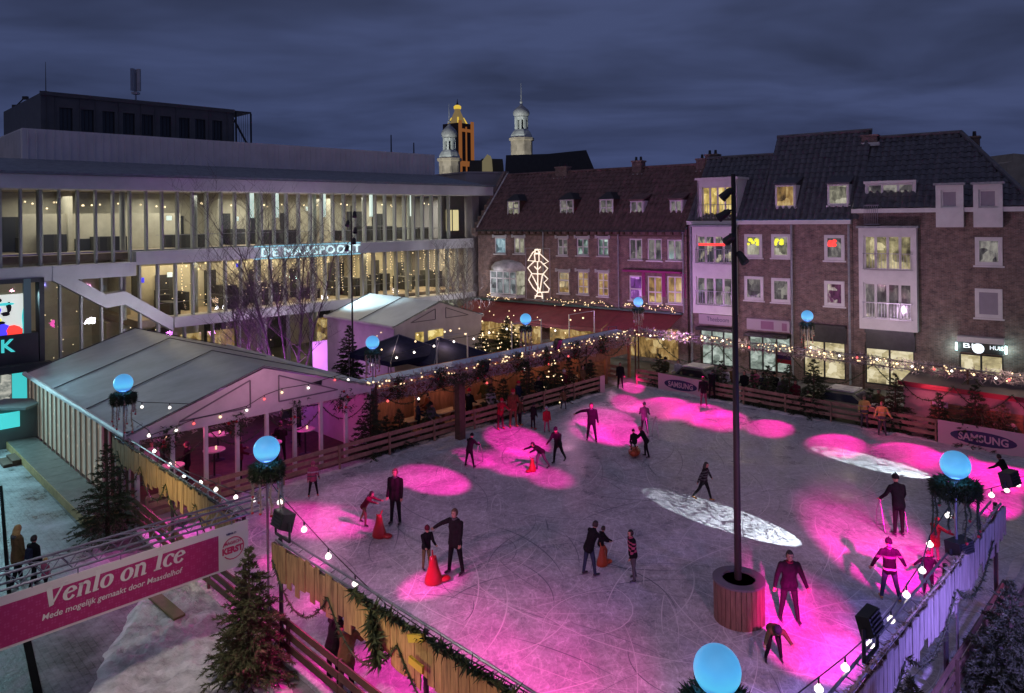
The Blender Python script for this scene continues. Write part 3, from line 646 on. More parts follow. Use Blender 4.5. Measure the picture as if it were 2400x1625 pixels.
turret(1223, 360, 52, 105, 'stone turret with open lantern and onion dome behind the black roof', (331, 304, 275, 244, 195))
turret(1054, 395, 50, 100, 'pale lead turret standing in front of the orange lit church tower', (379, 352, 325, 290, 243))
d = 190; s = d/F; c0 = P(1073, 330, d)
def zc_(py): return CH - (py - 507 - 1.6)*s
t = thing('church_tower', 'dark square church tower with orange lit side and gold lit peak', 'tower', (c0.x, c0.y, 0), math.radians(-36))
hw = 2.75
mb = MB(); mb.bx(-hw, hw, -hw, hw, 0, zc_(292)); mb.build('shaft', M['darkbrick'], t, local=True)
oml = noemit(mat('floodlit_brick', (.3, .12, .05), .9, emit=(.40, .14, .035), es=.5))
mb = MB()
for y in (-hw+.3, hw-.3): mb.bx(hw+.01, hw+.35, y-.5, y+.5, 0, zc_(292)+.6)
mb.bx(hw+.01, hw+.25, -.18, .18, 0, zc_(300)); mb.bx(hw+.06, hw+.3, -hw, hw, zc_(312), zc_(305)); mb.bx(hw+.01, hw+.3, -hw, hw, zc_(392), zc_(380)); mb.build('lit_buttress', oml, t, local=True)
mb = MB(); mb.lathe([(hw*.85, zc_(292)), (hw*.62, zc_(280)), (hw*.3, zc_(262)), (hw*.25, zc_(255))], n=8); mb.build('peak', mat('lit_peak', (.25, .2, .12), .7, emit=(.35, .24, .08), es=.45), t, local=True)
mb = MB(); mb.lathe([(hw*.34, zc_(256)), (hw*.36, zc_(250)), (hw*.2, zc_(247))], n=8)
for k in range(4): q = k*math.pi/2+.78; mb.tube([(hw*.9*math.cos(q), hw*.9*math.sin(q), zc_(292)), (hw*.55*math.cos(q), hw*.55*math.sin(q), zc_(277))], .22, 5)
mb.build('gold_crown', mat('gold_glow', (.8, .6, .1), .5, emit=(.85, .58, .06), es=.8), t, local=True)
mb = MB(); mb.lathe([(hw*.16, zc_(247)), (hw*.05, zc_(240)), (.04, zc_(232))], n=6); mb.build('spire', M['slate'], t, local=True)

# black roofs behind the red tiles
def far_block(pxs, d, wallm, label, name='far_house', deep=7):
    mb = MB(); pts = [P(px, py, d) for px, py in pxs]
    mb.prism([(p.x, p.y, p.z) for p in pts] + [(pts[-1].x, pts[-1].y, 0), (pts[0].x, pts[0].y, 0)], (0, deep, 0))
    return mb.top(name, wallm, label, 'house', loc=(pts[0].x, pts[0].y, 0))
far_block([(1183, 415), (1186, 364), (1284, 361), (1332, 356), (1374, 352), (1394, 400)], 72, M['slate'], 'long black roof silhouette with steep right end behind the red tiled roof', deep=9)
far_block([(1100, 392), (1101, 376), (1126, 376), (1130, 372), (1178, 373), (1180, 392)], 120, M['slate'], 'low dark roofs between the two turrets')
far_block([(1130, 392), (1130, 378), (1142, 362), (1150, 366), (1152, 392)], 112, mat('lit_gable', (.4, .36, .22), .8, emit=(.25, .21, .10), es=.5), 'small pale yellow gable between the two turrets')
far_block([(2360, 420), (2362, 382), (2374, 378), (2376, 360), (2400, 362), (2440, 362), (2440, 420)], 52, M['stone'], 'pale brick chimney block beyond the hipped roof at right edge')
for px, pt, pb, nm in ((917, 313, 362, 'taller'), (970, 332, 364, 'shorter')):
    p = P(px, pb, 150); mb = MB(); mb.tube([(p.x, p.y, 6), (p.x, p.y, CH-(pt-507)*150/F)], [.35, .12], 5)
    mb.top('distant_mast', mat('mast_haze', (.06, .07, .10), .8), nm + ' of two thin masts far behind the theatre parapet', 'mast', loc=(p.x, p.y, 6))
# ---------------------------------------------------------------- the brick houses on the far side (local x along the fronts, y behind, z up)
def house(name, label): return thing(name, label, 'house', HP, ANG)
def rect(x0, y0, x1, y1, off=0.0):
    a, za = FA(x0, (y0+y1)/2, off); b, _ = FA(x1, (y0+y1)/2, off); m = (x0+x1)/2
    return (a, b, FA(m, y1, off)[1], FA(m, y0, off)[1])
def hpart(mb, name, m, parent, smooth=False): return mb.build(name, m, parent, local=True, smooth=smooth)
def chimney(parent, px0, py0, px1, py1, off, roofz, pots=2, base=True):
    a, b, z0, z1 = rect(px0, py0, px1, py1, off); mb = MB(); d = .7
    mb.bx(a, b, off-d/2, off+d/2, roofz, z1-.12); mb.bx(a-.06, b+.06, off-d/2-.06, off+d/2+.06, z1-.12, z1)
    ch = hpart(mb, 'chimney', M['brickB'], parent)
    mb = MB()
    for i in range(pots): x = a+(b-a)*(i+.5)/pots; mb.lathe([(.11, z1), (.09, z1+.3)], (x, off, 0), 8)
    hpart(mb, 'chimney_pot', M['black'], ch)
    if base: mb = MB(); mb.bx(a-.15, b+.15, off-d/2-.12, off-d/2-.02, z0-.1, z0+.12); hpart(mb, 'flashing', M['snow'], ch)
def dormer(parent, px0, py0, px1, py1, off, slope, pane, style, nx=2, nz=2):
    """slope(z) gives how far behind the front the roof is at that height."""
    a, b, z0, z1 = rect(px0, py0, px1, py1, off); back = slope(z1)+.25
    mb = MB(); mb.bx(a-.04, a+.02, off+.06, back, z0, z1); mb.bx(b-.02, b+.04, off+.06, back, z0, z1)
    dm = hpart(mb, 'dormer', M['white'] if style != 'hip' else M['darkwood'], parent)
    mb = MB()
    if style == 'hip':
        e = .14; h = .55; mb.add([(a-e, off-.1, z1), (b+e, off-.1, z1), (b+e, back+.5, z1), (a-e, back+.5, z1), ((a+b)/2-.12, off+.35, z1+h), ((a+b)/2+.12, off+.35, z1+h), ((a+b)/2+.12, back+.8, z1+h), ((a+b)/2-.12, back+.8, z1+h)],
            [(0, 1, 5, 4), (1, 2, 6, 5), (3, 0, 4, 7), (4, 5, 6, 7), (1, 0, 3, 2)])
        hpart(mb, 'dormer_roof', M['slate'], dm)
    elif style == 'shed':
        zb = z1+.75; mb.prism([(a-.1, off-.12, z1), (b+.1, off-.12, z1), (b+.1, back+1.0, zb), (a-.1, back+1.0, zb)], (0, 0, .1)); hpart(mb, 'dormer_roof', M['tileR'] if parent['style'] == 'A' else M['tileB'], dm)
    else:
        mb.bx(a-.12, b+.12, off-.15, back+.2, z1+.003, z1+.14); hpart(mb, 'dormer_roof', M['lead'], dm)
    window(dm, a, b, z0, z1, pane, nx, nz, y=off, fw=.10, sill=False)
    if style != 'flat':
        mb = MB(); mb.bar((b+.07, off+.1, z0), (b+.07, back-.1, z1-.05), .06, .10); mb.bx(a-.1, b+.12, off-.05, off+.1, z0-.1, z0-.01); hpart(mb, 'flashing', M['snow'], dm)
def crown(mb, a, b, z): mb.bx(a-.16, b+.16, -.09, -.003, z+.02, z+.17); mb.bx(a-.16, a-.02, -.11, -.003, z-.02, z+.24); mb.bx(b+.02, b+.16, -.11, -.003, z-.02, z+.24)
EZ = 9.28; RZ = 13.85; RY = 4.0
def slopeA(z): return (z-EZ)/(RZ-EZ)*RY
def rowhouse(name, label, k0, k1, wins, extra_holes=()):
    h = house(name, label); h['style'] = 'A'
    holes = [w['r'] for w in wins] + list(extra_holes)
    mb = MB(); wall_holes(mb, k0, k1, 0, EZ, holes)
    mb.quad((k0, 0, 0), (k0, 8, 0), (k0, 8, EZ), (k0, 0, EZ)); mb.quad((k1, 0, 0), (k1, 0, EZ), (k1, 8, EZ), (k1, 8, 0))
    mb.add([(k0, 0, EZ), (k0, 8, EZ), (k0, RY, RZ-.05)], [(0, 1, 2)]); mb.add([(k1, 0, EZ), (k1, 8, EZ), (k1, RY, RZ-.05)], [(0, 2, 1)])
    hpart(mb, 'wall', M['brickA'], h)
    mb = MB(); tiled_roof(mb, k0, k1, -.25, EZ-.1, RY, RZ); mb.quad((k0, RY, RZ), (k1, RY, RZ), (k1, 8, EZ), (k0, 8, EZ))
    mb.tube([(k0, RY, RZ+.03), (k1, RY, RZ+.03)], .13, 8)
    hpart(mb, 'roof', M['tileR'], h)
    mb = MB(); mb.bx(k0, k1, -.34, -.22, EZ-.2, EZ-.06); hpart(mb, 'gutter', M['darksteel'], h)
    mb = MB()
    for x in np.arange(k0+.2, k1-.1, .62): mb.bx(x, x+.16, -.22, -.003, EZ-.38, EZ-.2)
    mb.bx(k0, k1, -.03, -.004, EZ-.52, EZ-.4); hpart(mb, 'cornice', M['darkwood'] if name != 'x' else M['white'], h)
    for w in wins:
        a, b, z0, z1 = w['r']; wo = window(h, a, b, z0, z1, w['p'], w.get('nx', 2), w.get('nz', 2), y=.07, fw=.09, transom=w.get('t'))
        if w.get('crown', True): mb = MB(); crown(mb, a, b, z1); hpart(mb, 'window_crown', M['offwhite'], wo)
    return h
d1, d2, d3 = FA(1276, 537)[0], FA(1454, 537)[0], FA(1609, 537)[0]
k0 = -.18
bay = rect(1155, 634, 1230, 688)
h1 = rowhouse('brick_house', 'left brick house with one dormer, snowy bay window and stepped left gable', k0, d1, [
    dict(r=rect(1159, 557, 1185, 595), p=M['pane_cool'], nz=1, nx=1), dict(r=rect(1204, 557, 1229, 595), p=M['pane_pale'], nz=1)], [bay])
h2 = rowhouse('brick_house', 'middle brick house with two dormers and three windows on each floor', d1+.01, d2, [
    dict(r=rect(1306, 559, 1330, 599), p=M['pane_dim']), dict(r=rect(1351, 559, 1379, 599), p=M['pane_green']), dict(r=rect(1400, 559, 1426, 600), p=M['pane_green']),
    dict(r=rect(1307, 637, 1334, 688), p=M['pane_gold'], nx=1, nz=1, t=.6), dict(r=rect(1353, 637, 1379, 690), p=M['pane_gold'], nx=2, nz=3), dict(r=rect(1400, 639, 1426, 695), p=M['pane_gold'], nx=2, nz=3)])
h3 = rowhouse('brick_house', 'brick house with plain white casements and magenta blinds over lower windows', d2+.01, d3, [
    dict(r=rect(1474, 560, 1505, 609), p=M['pane_dim'], nz=1, crown=False), dict(r=rect(1517, 560, 1551, 611), p=M['pane_dim'], nz=1, crown=False), dict(r=rect(1563, 562, 1598, 611), p=M['pane_dim'], nz=1, crown=False),
    dict(r=rect(1474, 646, 1505, 704), p=M['pane_purple'], nz=1, nx=1, t=.45, crown=False), dict(r=rect(1517, 648, 1552, 712), p=M['pane_gold'], nz=1, nx=2, t=.42, crown=False), dict(r=rect(1563, 648, 1599, 712), p=M['pane_gold'], nz=1, nx=2, t=.42, crown=False)])
mb = MB(); zt_ = FA(1540, 640)[1]
mb.bx(d2+.3, d3-.3, -.35, -.004, zt_+.02, zt_+.16)
for px in (1509, 1556, 1603): k = FA(px, 670)[0]; mb.bx(k-.12, k+.12, -.06, -.004, 4.6, zt_)
hpart(mb, 'blind', M['litmagenta'] if False else mat('magenta_trim', (.30, .02, .16), .6), h3)
# bay window with a snowy lead roof
a, b, z0, z1 = bay; mb = MB()
mb.prism([(a, .0, z0-.25), (a+.3, -.7, z0-.25), (b-.3, -.7, z0-.25), (b, 0, z0-.25)], (0, 0, .22))
bw = hpart(mb, 'bay_window', M['white'], h1)
t0 = MB(); mb = MB(); mb.lathe([(1.0, 0), (.97, .3), (.75, .62), (.3, .8), (.05, .84)], ((a+b)/2, .1, z1+.02), 20, 0, (b-a)/2+.12, .95); hpart(mb, 'bay_roof', M['snow'], bw, True)
window(bw, a+.3, b-.3, z0, z1, M['pane_cool'] if False else panemat('pane_grey', (.16, .18, .19), (.36, .40, .40), .9), 4, 1, y=-.72, fw=.08, transom=.68, sill=False)
mb = MB(); mb.prism([(a, 0, z0), (a+.3, -.7, z0), (a+.36, -.7, z0), (a+.06, 0, z0)], (0, 0, z1-z0)); m9 = MB(); m9.prism([(b, 0, z0), (b-.3, -.7, z0), (b-.36, -.7, z0), (b-.06, 0, z0)], (0, 0, z1-z0)); hpart(m9, 'side_light', MATS['pane_pale'], bw); hpart(mb, 'side_light', panemat('pane_side', (.35, .38, .16), (.6, .62, .3), .8), bw)
# gable parapet at the left end
mb = MB(); mb.bar((k0-.15, -.3, EZ-.5), (k0-.15, RY, RZ+.25), .3, .4); mb.bar((k0-.15, RY, RZ+.25), (k0-.15, 8.2, EZ), .3, .4)
for i in range(10): f = i/10; mb.box((k0-.15, -.3+f*4.3, EZ-.15+f*4.75), (.42, .22, .5))
hpart(mb, 'gable_edge', M['brickB'], h1)
mb = MB(); mb.bar((k0+.12, -.25, EZ+.15), (k0+.12, RY, RZ+.2), .12, .06); hpart(mb, 'flashing', M['snow'], h1)
dormer(h1, 1189, 471, 1217, 508, .85, slopeA, M['pane_pale'], 'hip'); dormer(h2, 1312, 468, 1344, 508, .85, slopeA, M['pane_dim'], 'hip'); dormer(h2, 1405, 467, 1437, 508, .85, slopeA, M['pane_dim'], 'hip')
dormer(h3, 1477, 471, 1507, 510, .85, slopeA, M['pane_dim'], 'shed', 2, 1); dormer(h3, 1570, 469, 1599, 510, .85, slopeA, M['pane_dim'], 'shed', 2, 1)
chimney(h2, 1307, 391, 1333, 421, RY, RZ-.6); chimney(h3, 1486, 377, 1508, 412, RY, RZ-.6); chimney(h3, 1636, 372, 1656, 405, RY, RZ-.5, 1)
for hh, px in ((h1, 1277), (h2, 1453), (h3, 1605)):
    k = FA(px, 600)[0]; mb = MB(); mb.tube([(k-.08, -.12, 3.6), (k-.08, -.12, EZ-.2)], .05, 6); hpart(mb, 'downpipe', M['lead'], hh)
# awning along the three restaurants
for hh, ka, kb in ((h1, k0-.6, d1), (h2, d1+.03, d2+.2), (h3, d2+.23, d3-.3)):
    mb = MB(); ya, yb = (-3.2, -.05); za, zb = (2.55, 3.45)
    n = max(2, round((kb-ka)/.45))
    vs = []
    for i in range(n+1): k = ka+(kb-ka)*i/n; sg = .02*math.sin(i*2.1); vs += [(k, ya, za+sg), (k, ya*.5, (za+zb)/2+.02+sg), (k, yb, zb), (k, ya-.02, za-.28+sg*2)]
    fs = []
    for i in range(n): q = 4*i; fs += [(q, q+4, q+5, q+1), (q+1, q+5, q+6, q+2), (q+3, q+7, q+4, q)]
    mb.add(vs, fs); hpart(mb, 'awning', M['awning'], hh)
    mb = MB(); mb.bx(ka, kb, -.32, -.02, 3.47, 3.62); hpart(mb, 'awning_case', mat('green_case', (.05, .09, .08), .5), hh)
    mb = MB(); mb.bx(ka+.4, kb-.4, -.06, -.02, .3, 2.4); hpart(mb, 'restaurant_window', M['pane_gold'], hh)
# white light ornament hung on the wall between the first two houses
lo = rect(1238, 582, 1294, 702); ax, bx_, za, zb = lo
def hw(x, y, z): return HP + W0*x + WB*y + Z3*z
LO = thing('light_ornament', 'white glowing lantern shaped light ornament in a wire frame on brick wall', 'light ornament', hw((ax+bx_)/2, -.3, za))
mb = MB()
for x in (ax, bx_): mb.bar(hw(x, -.3, za), hw(x, -.3, zb), .04, .04)
for z in (za, zb): mb.bar(hw(ax, -.3, z), hw(bx_, -.3, z), .04, .04)
mb.build('frame', M['steel'], LO)
def lp(u, v): return hw(ax + (bx_-ax)*(u-170)/620, -.32, zb - (zb-za)*(v-110)/1270)
tubes = [[(480, 130), (360, 215), (230, 420), (400, 430)], [(480, 130), (540, 240), (760, 430), (620, 500)], [(400, 250), (420, 440), (520, 440), (520, 250), (400, 250)], [(400, 430), (220, 600), (330, 740), (480, 740)], [(560, 430), (740, 600), (620, 740), (480, 740)], [(480, 440), (480, 1180)],
    [(330, 740), (240, 900), (360, 1090), (480, 1200)], [(340, 790), (520, 1120)], [(620, 740), (740, 850), (640, 950), (770, 1090), (750, 1170), (480, 1200)], [(600, 760), (530, 1180)], [(480, 1200), (400, 1350)], [(580, 1200), (600, 1350)], [(400, 1290), (600, 1290)], [(420, 140), (560, 140), (540, 230), (420, 230), (420, 140)], [(400, 560), (480, 640), (560, 560)]]
mb = MB()
for tb in tubes: mb.tube([lp(*q) for q in tb], .045, 6)
mb.build('light_tube', noemit(mat('ornament_glow', (1, .9, .8), .4, emit=(.95, .80, .62), es=1.1)), LO)

# second block: brown brick flats with white bays
BE = 9.86; BY = 4.0
def slopeB(z): return (z-BE)/(14.35-BE)*3.3
hB = house('apartment_house', 'brown brick flats with yellow lit dormer bay and three square attic windows'); hB['style'] = 'B'
kB0, kB1 = FA(1612, 516)[0]+.05, FA(1997, 516)[0]
wB = [dict(r=rect(1745, 549, 1787, 604), p=M['pane_pale'], neon='neon_yellow'), dict(r=rect(1808, 549, 1853, 605), p=M['pane_pale'], neon='neon_yellow'), dict(r=rect(1932, 551, 1980, 611), p=M['pane_dim'], neon='neon_red'),
    dict(r=rect(1745, 648, 1790, 704), p=M['pane_dim']), dict(r=rect(1808, 652, 1853, 709), p=M['pane_dim']), dict(r=rect(1932, 659, 1980, 718), p=panemat('pane_plum', (.12, .03, .09), (.5, .45, .4), .9))]
shB = [rect(1640, 772, 1722, 772, 0), rect(1754, 785, 1852, 785, 0), rect(1882, 800, 1981, 800, 0)]
shB = [(a, b, .25, z) for a, b, _, z in shB]
mb = MB(); wall_holes(mb, kB0, kB1, 0, BE-.25, [w['r'] for w in wB]+shB, .22)
mb.quad((kB0, 0, 0), (kB0, 9, 0), (kB0, 9, BE), (kB0, 0, BE)); mb.quad((kB1, 0, 0), (kB1, 0, BE), (kB1, 9, BE), (kB1, 9, 0)); hpart(mb, 'wall', M['brickB'], hB)
for w in wB:
    wo = window(hB, *w['r'], w['p'], 1, 1, y=-.06, fw=.19, sill=True)
    if w.get('neon'):
        a, b, z0, z1 = w['r']; mb = MB(); zz = z0+(z1-z0)*.66
        for i in range(7): mb.ball((a+.25+(b-a-.5)*rnd.random()*(.6 if w['neon'] != 'neon_yellow' or w is wB[1] else 1), -.03, zz+U(-.16, .16)), U(.07, .13), 8, 5, sc3=(1.3, .3, 1))
        hpart(mb, 'window_decoration', M[w['neon']], wo)
for s in shB: window(hB, s[0], s[1], s[2], s[3], M['pane_shop'] if s is shB[2] else M['pane_shopcool'], 3 if s is not shB[2] else 2, 1, y=.1, fw=.08, frame=M['darksteel'], sill=False, bar=.05, name='shop_window')
kst = FA(1822, 340, BY)[0]
mb = MB(); tiled_roof(mb, kB0, kst, -.2, BE, BY*.86, 14.2); tiled_roof(mb, kst, kB1+.4, -.2, BE, BY, 15.4, frac=None)
mb.quad((kB0, BY*.86, 14.2), (kst, BY*.86, 14.2), (kst, 9, BE), (kB0, 9, BE)); mb.quad((kst, BY, 15.4), (kB1, BY, 15.4), (kB1, 9, BE), (kst, 9, BE))
mb.add([(kst, BY*.8, 13.9), (kst, BY, 15.4), (kst, 9, BE)], [(0, 1, 2)]); mb.add([(kB0, -.2, BE), (kB0, BY*.86, 14.2), (kB0, 9, BE)], [(0, 1, 2)])
mb.tube([(kB0, BY*.86, 14.24), (kst, BY*.86, 14.24)], .13, 8); mb.tube([(kst, BY, 15.44), (kB1+.4, BY, 15.44)], .14, 8)
hpart(mb, 'roof', M['tileB'], hB)
mb = MB(); mb.bx(kB0, kB1, -.36, -.003, BE-.27, BE-.02); hpart(mb, 'cornice', M['white'], hB)
for px in (1622, 1857, 1991):
    k = FA(px, 640)[0]; mb = MB(); mb.tube([(k, -.14, .1), (k, -.14, BE-.3)], .07, 6); hpart(mb, 'downpipe', M['lead'], hB)
def bay_box(h, px0, py0, px1, py1, wins, out=.55, railz=True):
    a, b, z0, z1 = rect(px0, py0, px1, py1, -out); mb = MB(); holes = [rect(*w['px'], -out) for w in wins]
    t0 = MB(); wall_holes(t0, a, b, z0, z1, holes, .2); mb.add([(v[0], v[1]-out, v[2]) for v in t0.v], t0.f)
    mb.quad((a, -out, z0), (a, -out, z1), (a, -.003, z1), (a, -.003, z0)); mb.quad((b, -out, z1), (b, -out, z0), (b, -.003, z0), (b, -.003, z1)); mb.quad((a, -out, z1), (b, -out, z1), (b, -.003, z1), (a, -.003, z1)); mb.quad((b, -out, z0), (a, -out, z0), (a, -.003, z0), (b, -.003, z0))
    bb = hpart(mb, 'bay', M['white'], h)
    for w, r in zip(wins, holes):
        window(bb, *r, w['p'], w['n'], 1, y=-out+.1, fw=.10, sill=False, bar=.07, transom=w.get('t'))
        if railz:
            mb = MB(); zr = r[2]+.95; mb.bar((r[0]-.05, -out-.12, zr), (r[1]+.05, -out-.12, zr), .05, .04); mb.bar((r[0]-.05, -out-.12, r[2]+.06), (r[1]+.05, -out-.12, r[2]+.06), .04, .03)
            for x in np.arange(r[0], r[1]+.02, .16): mb.bx(x-.01, x+.01, -out-.13, -out-.11, r[2]+.06, zr)
            hpart(mb, 'railing', M['steel'], bb)
    mb = MB(); mb.bx(a-.1, b+.1, -out-.15, -.003, z1+.003, z1+.12); hpart(mb, 'bay_roof', M['lead'], bb)
    return bb
bb = bay_box(hB, 1623, 532, 1722, 737, [dict(px=(1632, 552, 1716, 619), p=panemat('pane_mixed', (.05, .05, .06), (.7, .62, .42), .9, 5, 1.6, .3, .52), n=4), dict(px=(1632, 650, 1716, 717), p=M['pane_dim'], n=4)])
r = rect(1632, 552, 1716, 619, -.55); mb = MB(); mb.bx(r[0]+.12, r[1]-.5, -.47, -.44, r[2]+1.18, r[2]+1.34); hpart(mb, 'neon_strip', M['neon_red'], bb)
# dormer bay, lit yellow
a, b, z0, z1 = rect(1634, 421, 1727, 514, -.1); mb = MB(); rr = rect(1645, 438, 1716, 510, -.1)
t0 = MB(); wall_holes(t0, a, b, z0, z1, [rr], .25); mb.add([(v[0], v[1]-.1, v[2]) for v in t0.v], t0.f); bk = 2.6
mb.prism([(b, -.1, z0), (b, -.1, z1), (b, bk, z1)], (-.12, 0, 0)); mb.prism([(a, -.1, z0), (a, -.1, z1), (a, bk, z1)], (.12, 0, 0)); mb.bx(a-.1, b+.1, -.25, bk+.3, z1+.002, z1+.14)
db = hpart(mb, 'dormer', M['white'], hB); window(db, *rr, M['pane_warm'], 4, 1, y=.06, fw=.06, sill=False, bar=.06)
mb = MB(); mb.bar((a, -.3, z0+.95), (b, -.3, z0+.95), .05, .04)
for x in np.arange(a, b, .2): mb.bx(x-.01, x+.01, -.31, -.29, z0+.05, z0+.95)
hpart(mb, 'railing', M['steel'], db)
dormer(hB, 1817, 434, 1863, 486, .35, slopeB, M['pane_gold'], 'shed', 1, 1); dormer(hB, 1940, 432, 1988, 481, .35, slopeB, M['pane_pale'], 'shed', 1, 1)
chimney(hB, 2022, 317, 2058, 340, BY-.2, 14.2, 1); chimney(hB, 1657, 362, 1684, 376, BY, 13.8, 2, False)
# shop signs
for px in ((1638, 739, 1721, 762), (1750, 750, 1850, 776)):
    a, b, z0, z1 = rect(*px, -.3); mb = MB(); mb.bx(a, b, -.3, -.003, z0, z1); sg = hpart(mb, 'shop_sign', mat('sign_pink', (.34, .26, .32), .5, emit=(.3, .2, .3), es=.12), hB)
    if px[0] < 1700: lettering('Theeboom', .42, (a+.55, -.303, z0+.22), (1, 0, 0), (0, -1, 0), M['navyblue'], sg, 'lettering', True, width=(b-a)*.62, extr=.004)
    else:
        mb = MB(); mb.bx(a+.9, a+1.7, -.306, -.301, z0+.1, z1-.1); mb.bx(a+2.2, b-.15, -.306, -.301, z0+.08, z1-.15); hpart(mb, 'sign_panel', mat('sign_plum', (.25, .10, .2), .5), sg)
    mb = MB(); mb.bx(a, b, -.9, -.003, z0-.35, z0-.15); hpart(mb, 'awning_case', M['black'], sg)
a, b, z0, z1 = rect(1912, 764, 1982, 770, -.3); mb = MB(); mb.bx(a-1.0, b, -.35, -.003, z0, z0+.18); mb.bx(a-1, b, -.12, -.003, z0-.9, z0-.01); hpart(mb, 'shop_sign', M['darksteel'], hB)

# third block
hC = house('apartment_house', 'taller brown brick flats with hipped roof and two white box windows at the eaves'); hC['style'] = 'B'
CE = 10.5
kC0, kC1 = kB1+.02, FA(2400, 487)[0]+6
wC = [dict(r=rect(2285, 556, 2350, 623), p=M['pane_dim']), dict(r=rect(2285, 677, 2350, 746), p=M['pane_blind'])]
shC = [(*rect(2027, 810, 2143, 812)[:2], .25, FA(2085, 806)[1]), (*rect(2248, 833, 2352, 835)[:2], .25, FA(2300, 832)[1])]
big = rect(2031, 432, 2143, 484)
mb = MB(); wall_holes(mb, kC0, kC1, 0, CE-.25, [w['r'] for w in wC]+shC, .22); mb.quad((kC0, 0, BE-1), (kC0, 9, BE-1), (kC0, 9, CE), (kC0, 0, CE)); hpart(mb, 'wall', M['brickB'], hC)
for w in wC: window(hC, *w['r'], w['p'], 1, 1, y=-.06, fw=.2, sill=True)
for s in shC: window(hC, *s, M['pane_shop'], 2, 1, y=.1, fw=.08, frame=M['darksteel'], sill=False, bar=.05, name='shop_window')
kh0 = FA(2252, 314, BY)[0]; kh1 = FA(2347, 410, 1.5)[0]; RC = 14.9
kend = kh0 + (kh1-kh0)*1.75
def fracC(k): return 1.0 if k < kh0 else max(0.0, 1-(k-kh0)/(kend-kh0))
mb = MB(); tiled_roof(mb, kC0, kend, -.2, CE, BY, RC, frac=fracC)
mb.quad((kC0, BY, RC), (kh0, BY, RC), (kend, 9, CE), (kC0, 9, CE)); mb.add([(kh0, BY, RC), (kend, -.2, CE), (kend, 9, CE)], [(0, 1, 2)]); mb.add([(kC0, -.2, CE), (kC0, BY, RC), (kC0, 9, CE)], [(0, 1, 2)])
mb.tube([(kC0, BY, RC+.05), (kh0, BY, RC+.05), (kend, -.2, CE+.08)], .14, 8)
hpart(mb, 'roof', M['tileB'], hC)
mb = MB(); mb.bx(kC0, kC1, -.3, -.003, CE-.27, CE-.02); hpart(mb, 'cornice', M['white'], hC)
chimney(hC, 2272, 320, 2296, 350, BY+.5, 12.5, 1, False)
bay_box(hC, 2013, 535, 2149, 775, [dict(px=(2024, 552, 2138, 634), p=M['pane_gold'] if False else panemat('pane_room', (.28, .24, .12), (.72, .62, .36), .95, 4, 1.5, .1, .5), n=4), dict(px=(2024, 664, 2138, 750), p=M['pane_dim'], n=4)])
for px in ((2193, 434, 2258, 533), (2281, 432, 2350, 533)):
    bay_box(hC, *px, [dict(px=(px[0]+12, px[1]+12, px[2]-13, px[3]-46), p=M['pane_blind'], n=1)], out=.4, railz=False)
a, b, z0, z1 = rect(2031, 430, 2143, 484, .6); mb = MB(); mb.bx(a-.12, b+.12, .4, 3.3, z1+.002, z1+.15); mb.prism([(b, .6, z0), (b, .6, z1), (b, 2.9, z1), (b, .9, z0)], (.08, 0, 0)); mb.prism([(a, .6, z0), (a, .6, z1), (a, 2.9, z1), (a, .9, z0)], (-.08, 0, 0))
db = hpart(mb, 'dormer', M['white'], hC); window(db, a, b, z0, z1, M['pane_dim'], 3, 1, y=.62, fw=.1, sill=False, bar=.06)
mb = MB(); a2 = FA(2025, 500, -.4)[0]; b2 = FA(2060, 500, -.4)[0]
for x in np.arange(a2, b2, .1): mb.bx(x, x+.02, -.42, -.40, CE-.9, CE+.15)
mb.bx(a2, b2, -.44, -.38, CE+.15, CE+.2); mb.bx(a2, b2, -.44, -.003, CE-.95, CE-.9); hpart(mb, 'balcony_rail', M['steel'], hC)
a, b, z0, z1 = rect(2247, 806, 2351, 829, -.25); mb = MB(); mb.bx(a, b, -.25, -.003, z0, z1); sg = hpart(mb, 'shop_sign', M['black'], hC)
lettering('BIJ', .36, (a+.22, -.253, z0+.25), (1, 0, 0), (0, -1, 0), M['litwhite'], sg, 'lettering', True, extr=.004, width=.62); lettering('HUIS', .30, ((a+b)/2+.42, -.253, z0+.25), (1, 0, 0), (0, -1, 0), M['litwhite'], sg, 'lettering', True, extr=.004, width=.6)
mb = MB(); mb.ball(((a+b)/2-.1, -.3, (z0+z1)/2), .27, 16, 10, sc3=(1, .25, 1)); hpart(mb, 'round_lamp', M['litwhite'], sg)
mb = MB(); mb.bx(a-.06, b+.06, -.5, -.003, z1+.06, z1+.35); hpart(mb, 'awning_case', M['white'], sg)
for x in (a-.12, b+.12):
    mb = MB(); mb.bx(x-.05, x+.05, -.14, -.003, z0+.05, z1-.05); hpart(mb, 'wall_lamp', M['litcool'], sg)
    lt = bpy.data.lights.new('wall_lamp_light', 'POINT'); lt.energy = 22; lt.color = (.6, 1, .95); lt.shadow_soft_size = .1; lo_ = bpy.data.objects.new('wall_lamp_light', lt); COL.objects.link(lo_); lo_.location = hw(x, -.45, (z0+z1)/2)
a, b, z0, z1 = rect(2027, 776, 2143, 784, -.4); mb = MB(); mb.bx(a, b, -.5, -.003, z0, z1+.05); mb.bx(a, b, -.15, -.003, z0-.95, z0-.005); hpart(mb, 'shop_sign', M['darksteel'], hC)
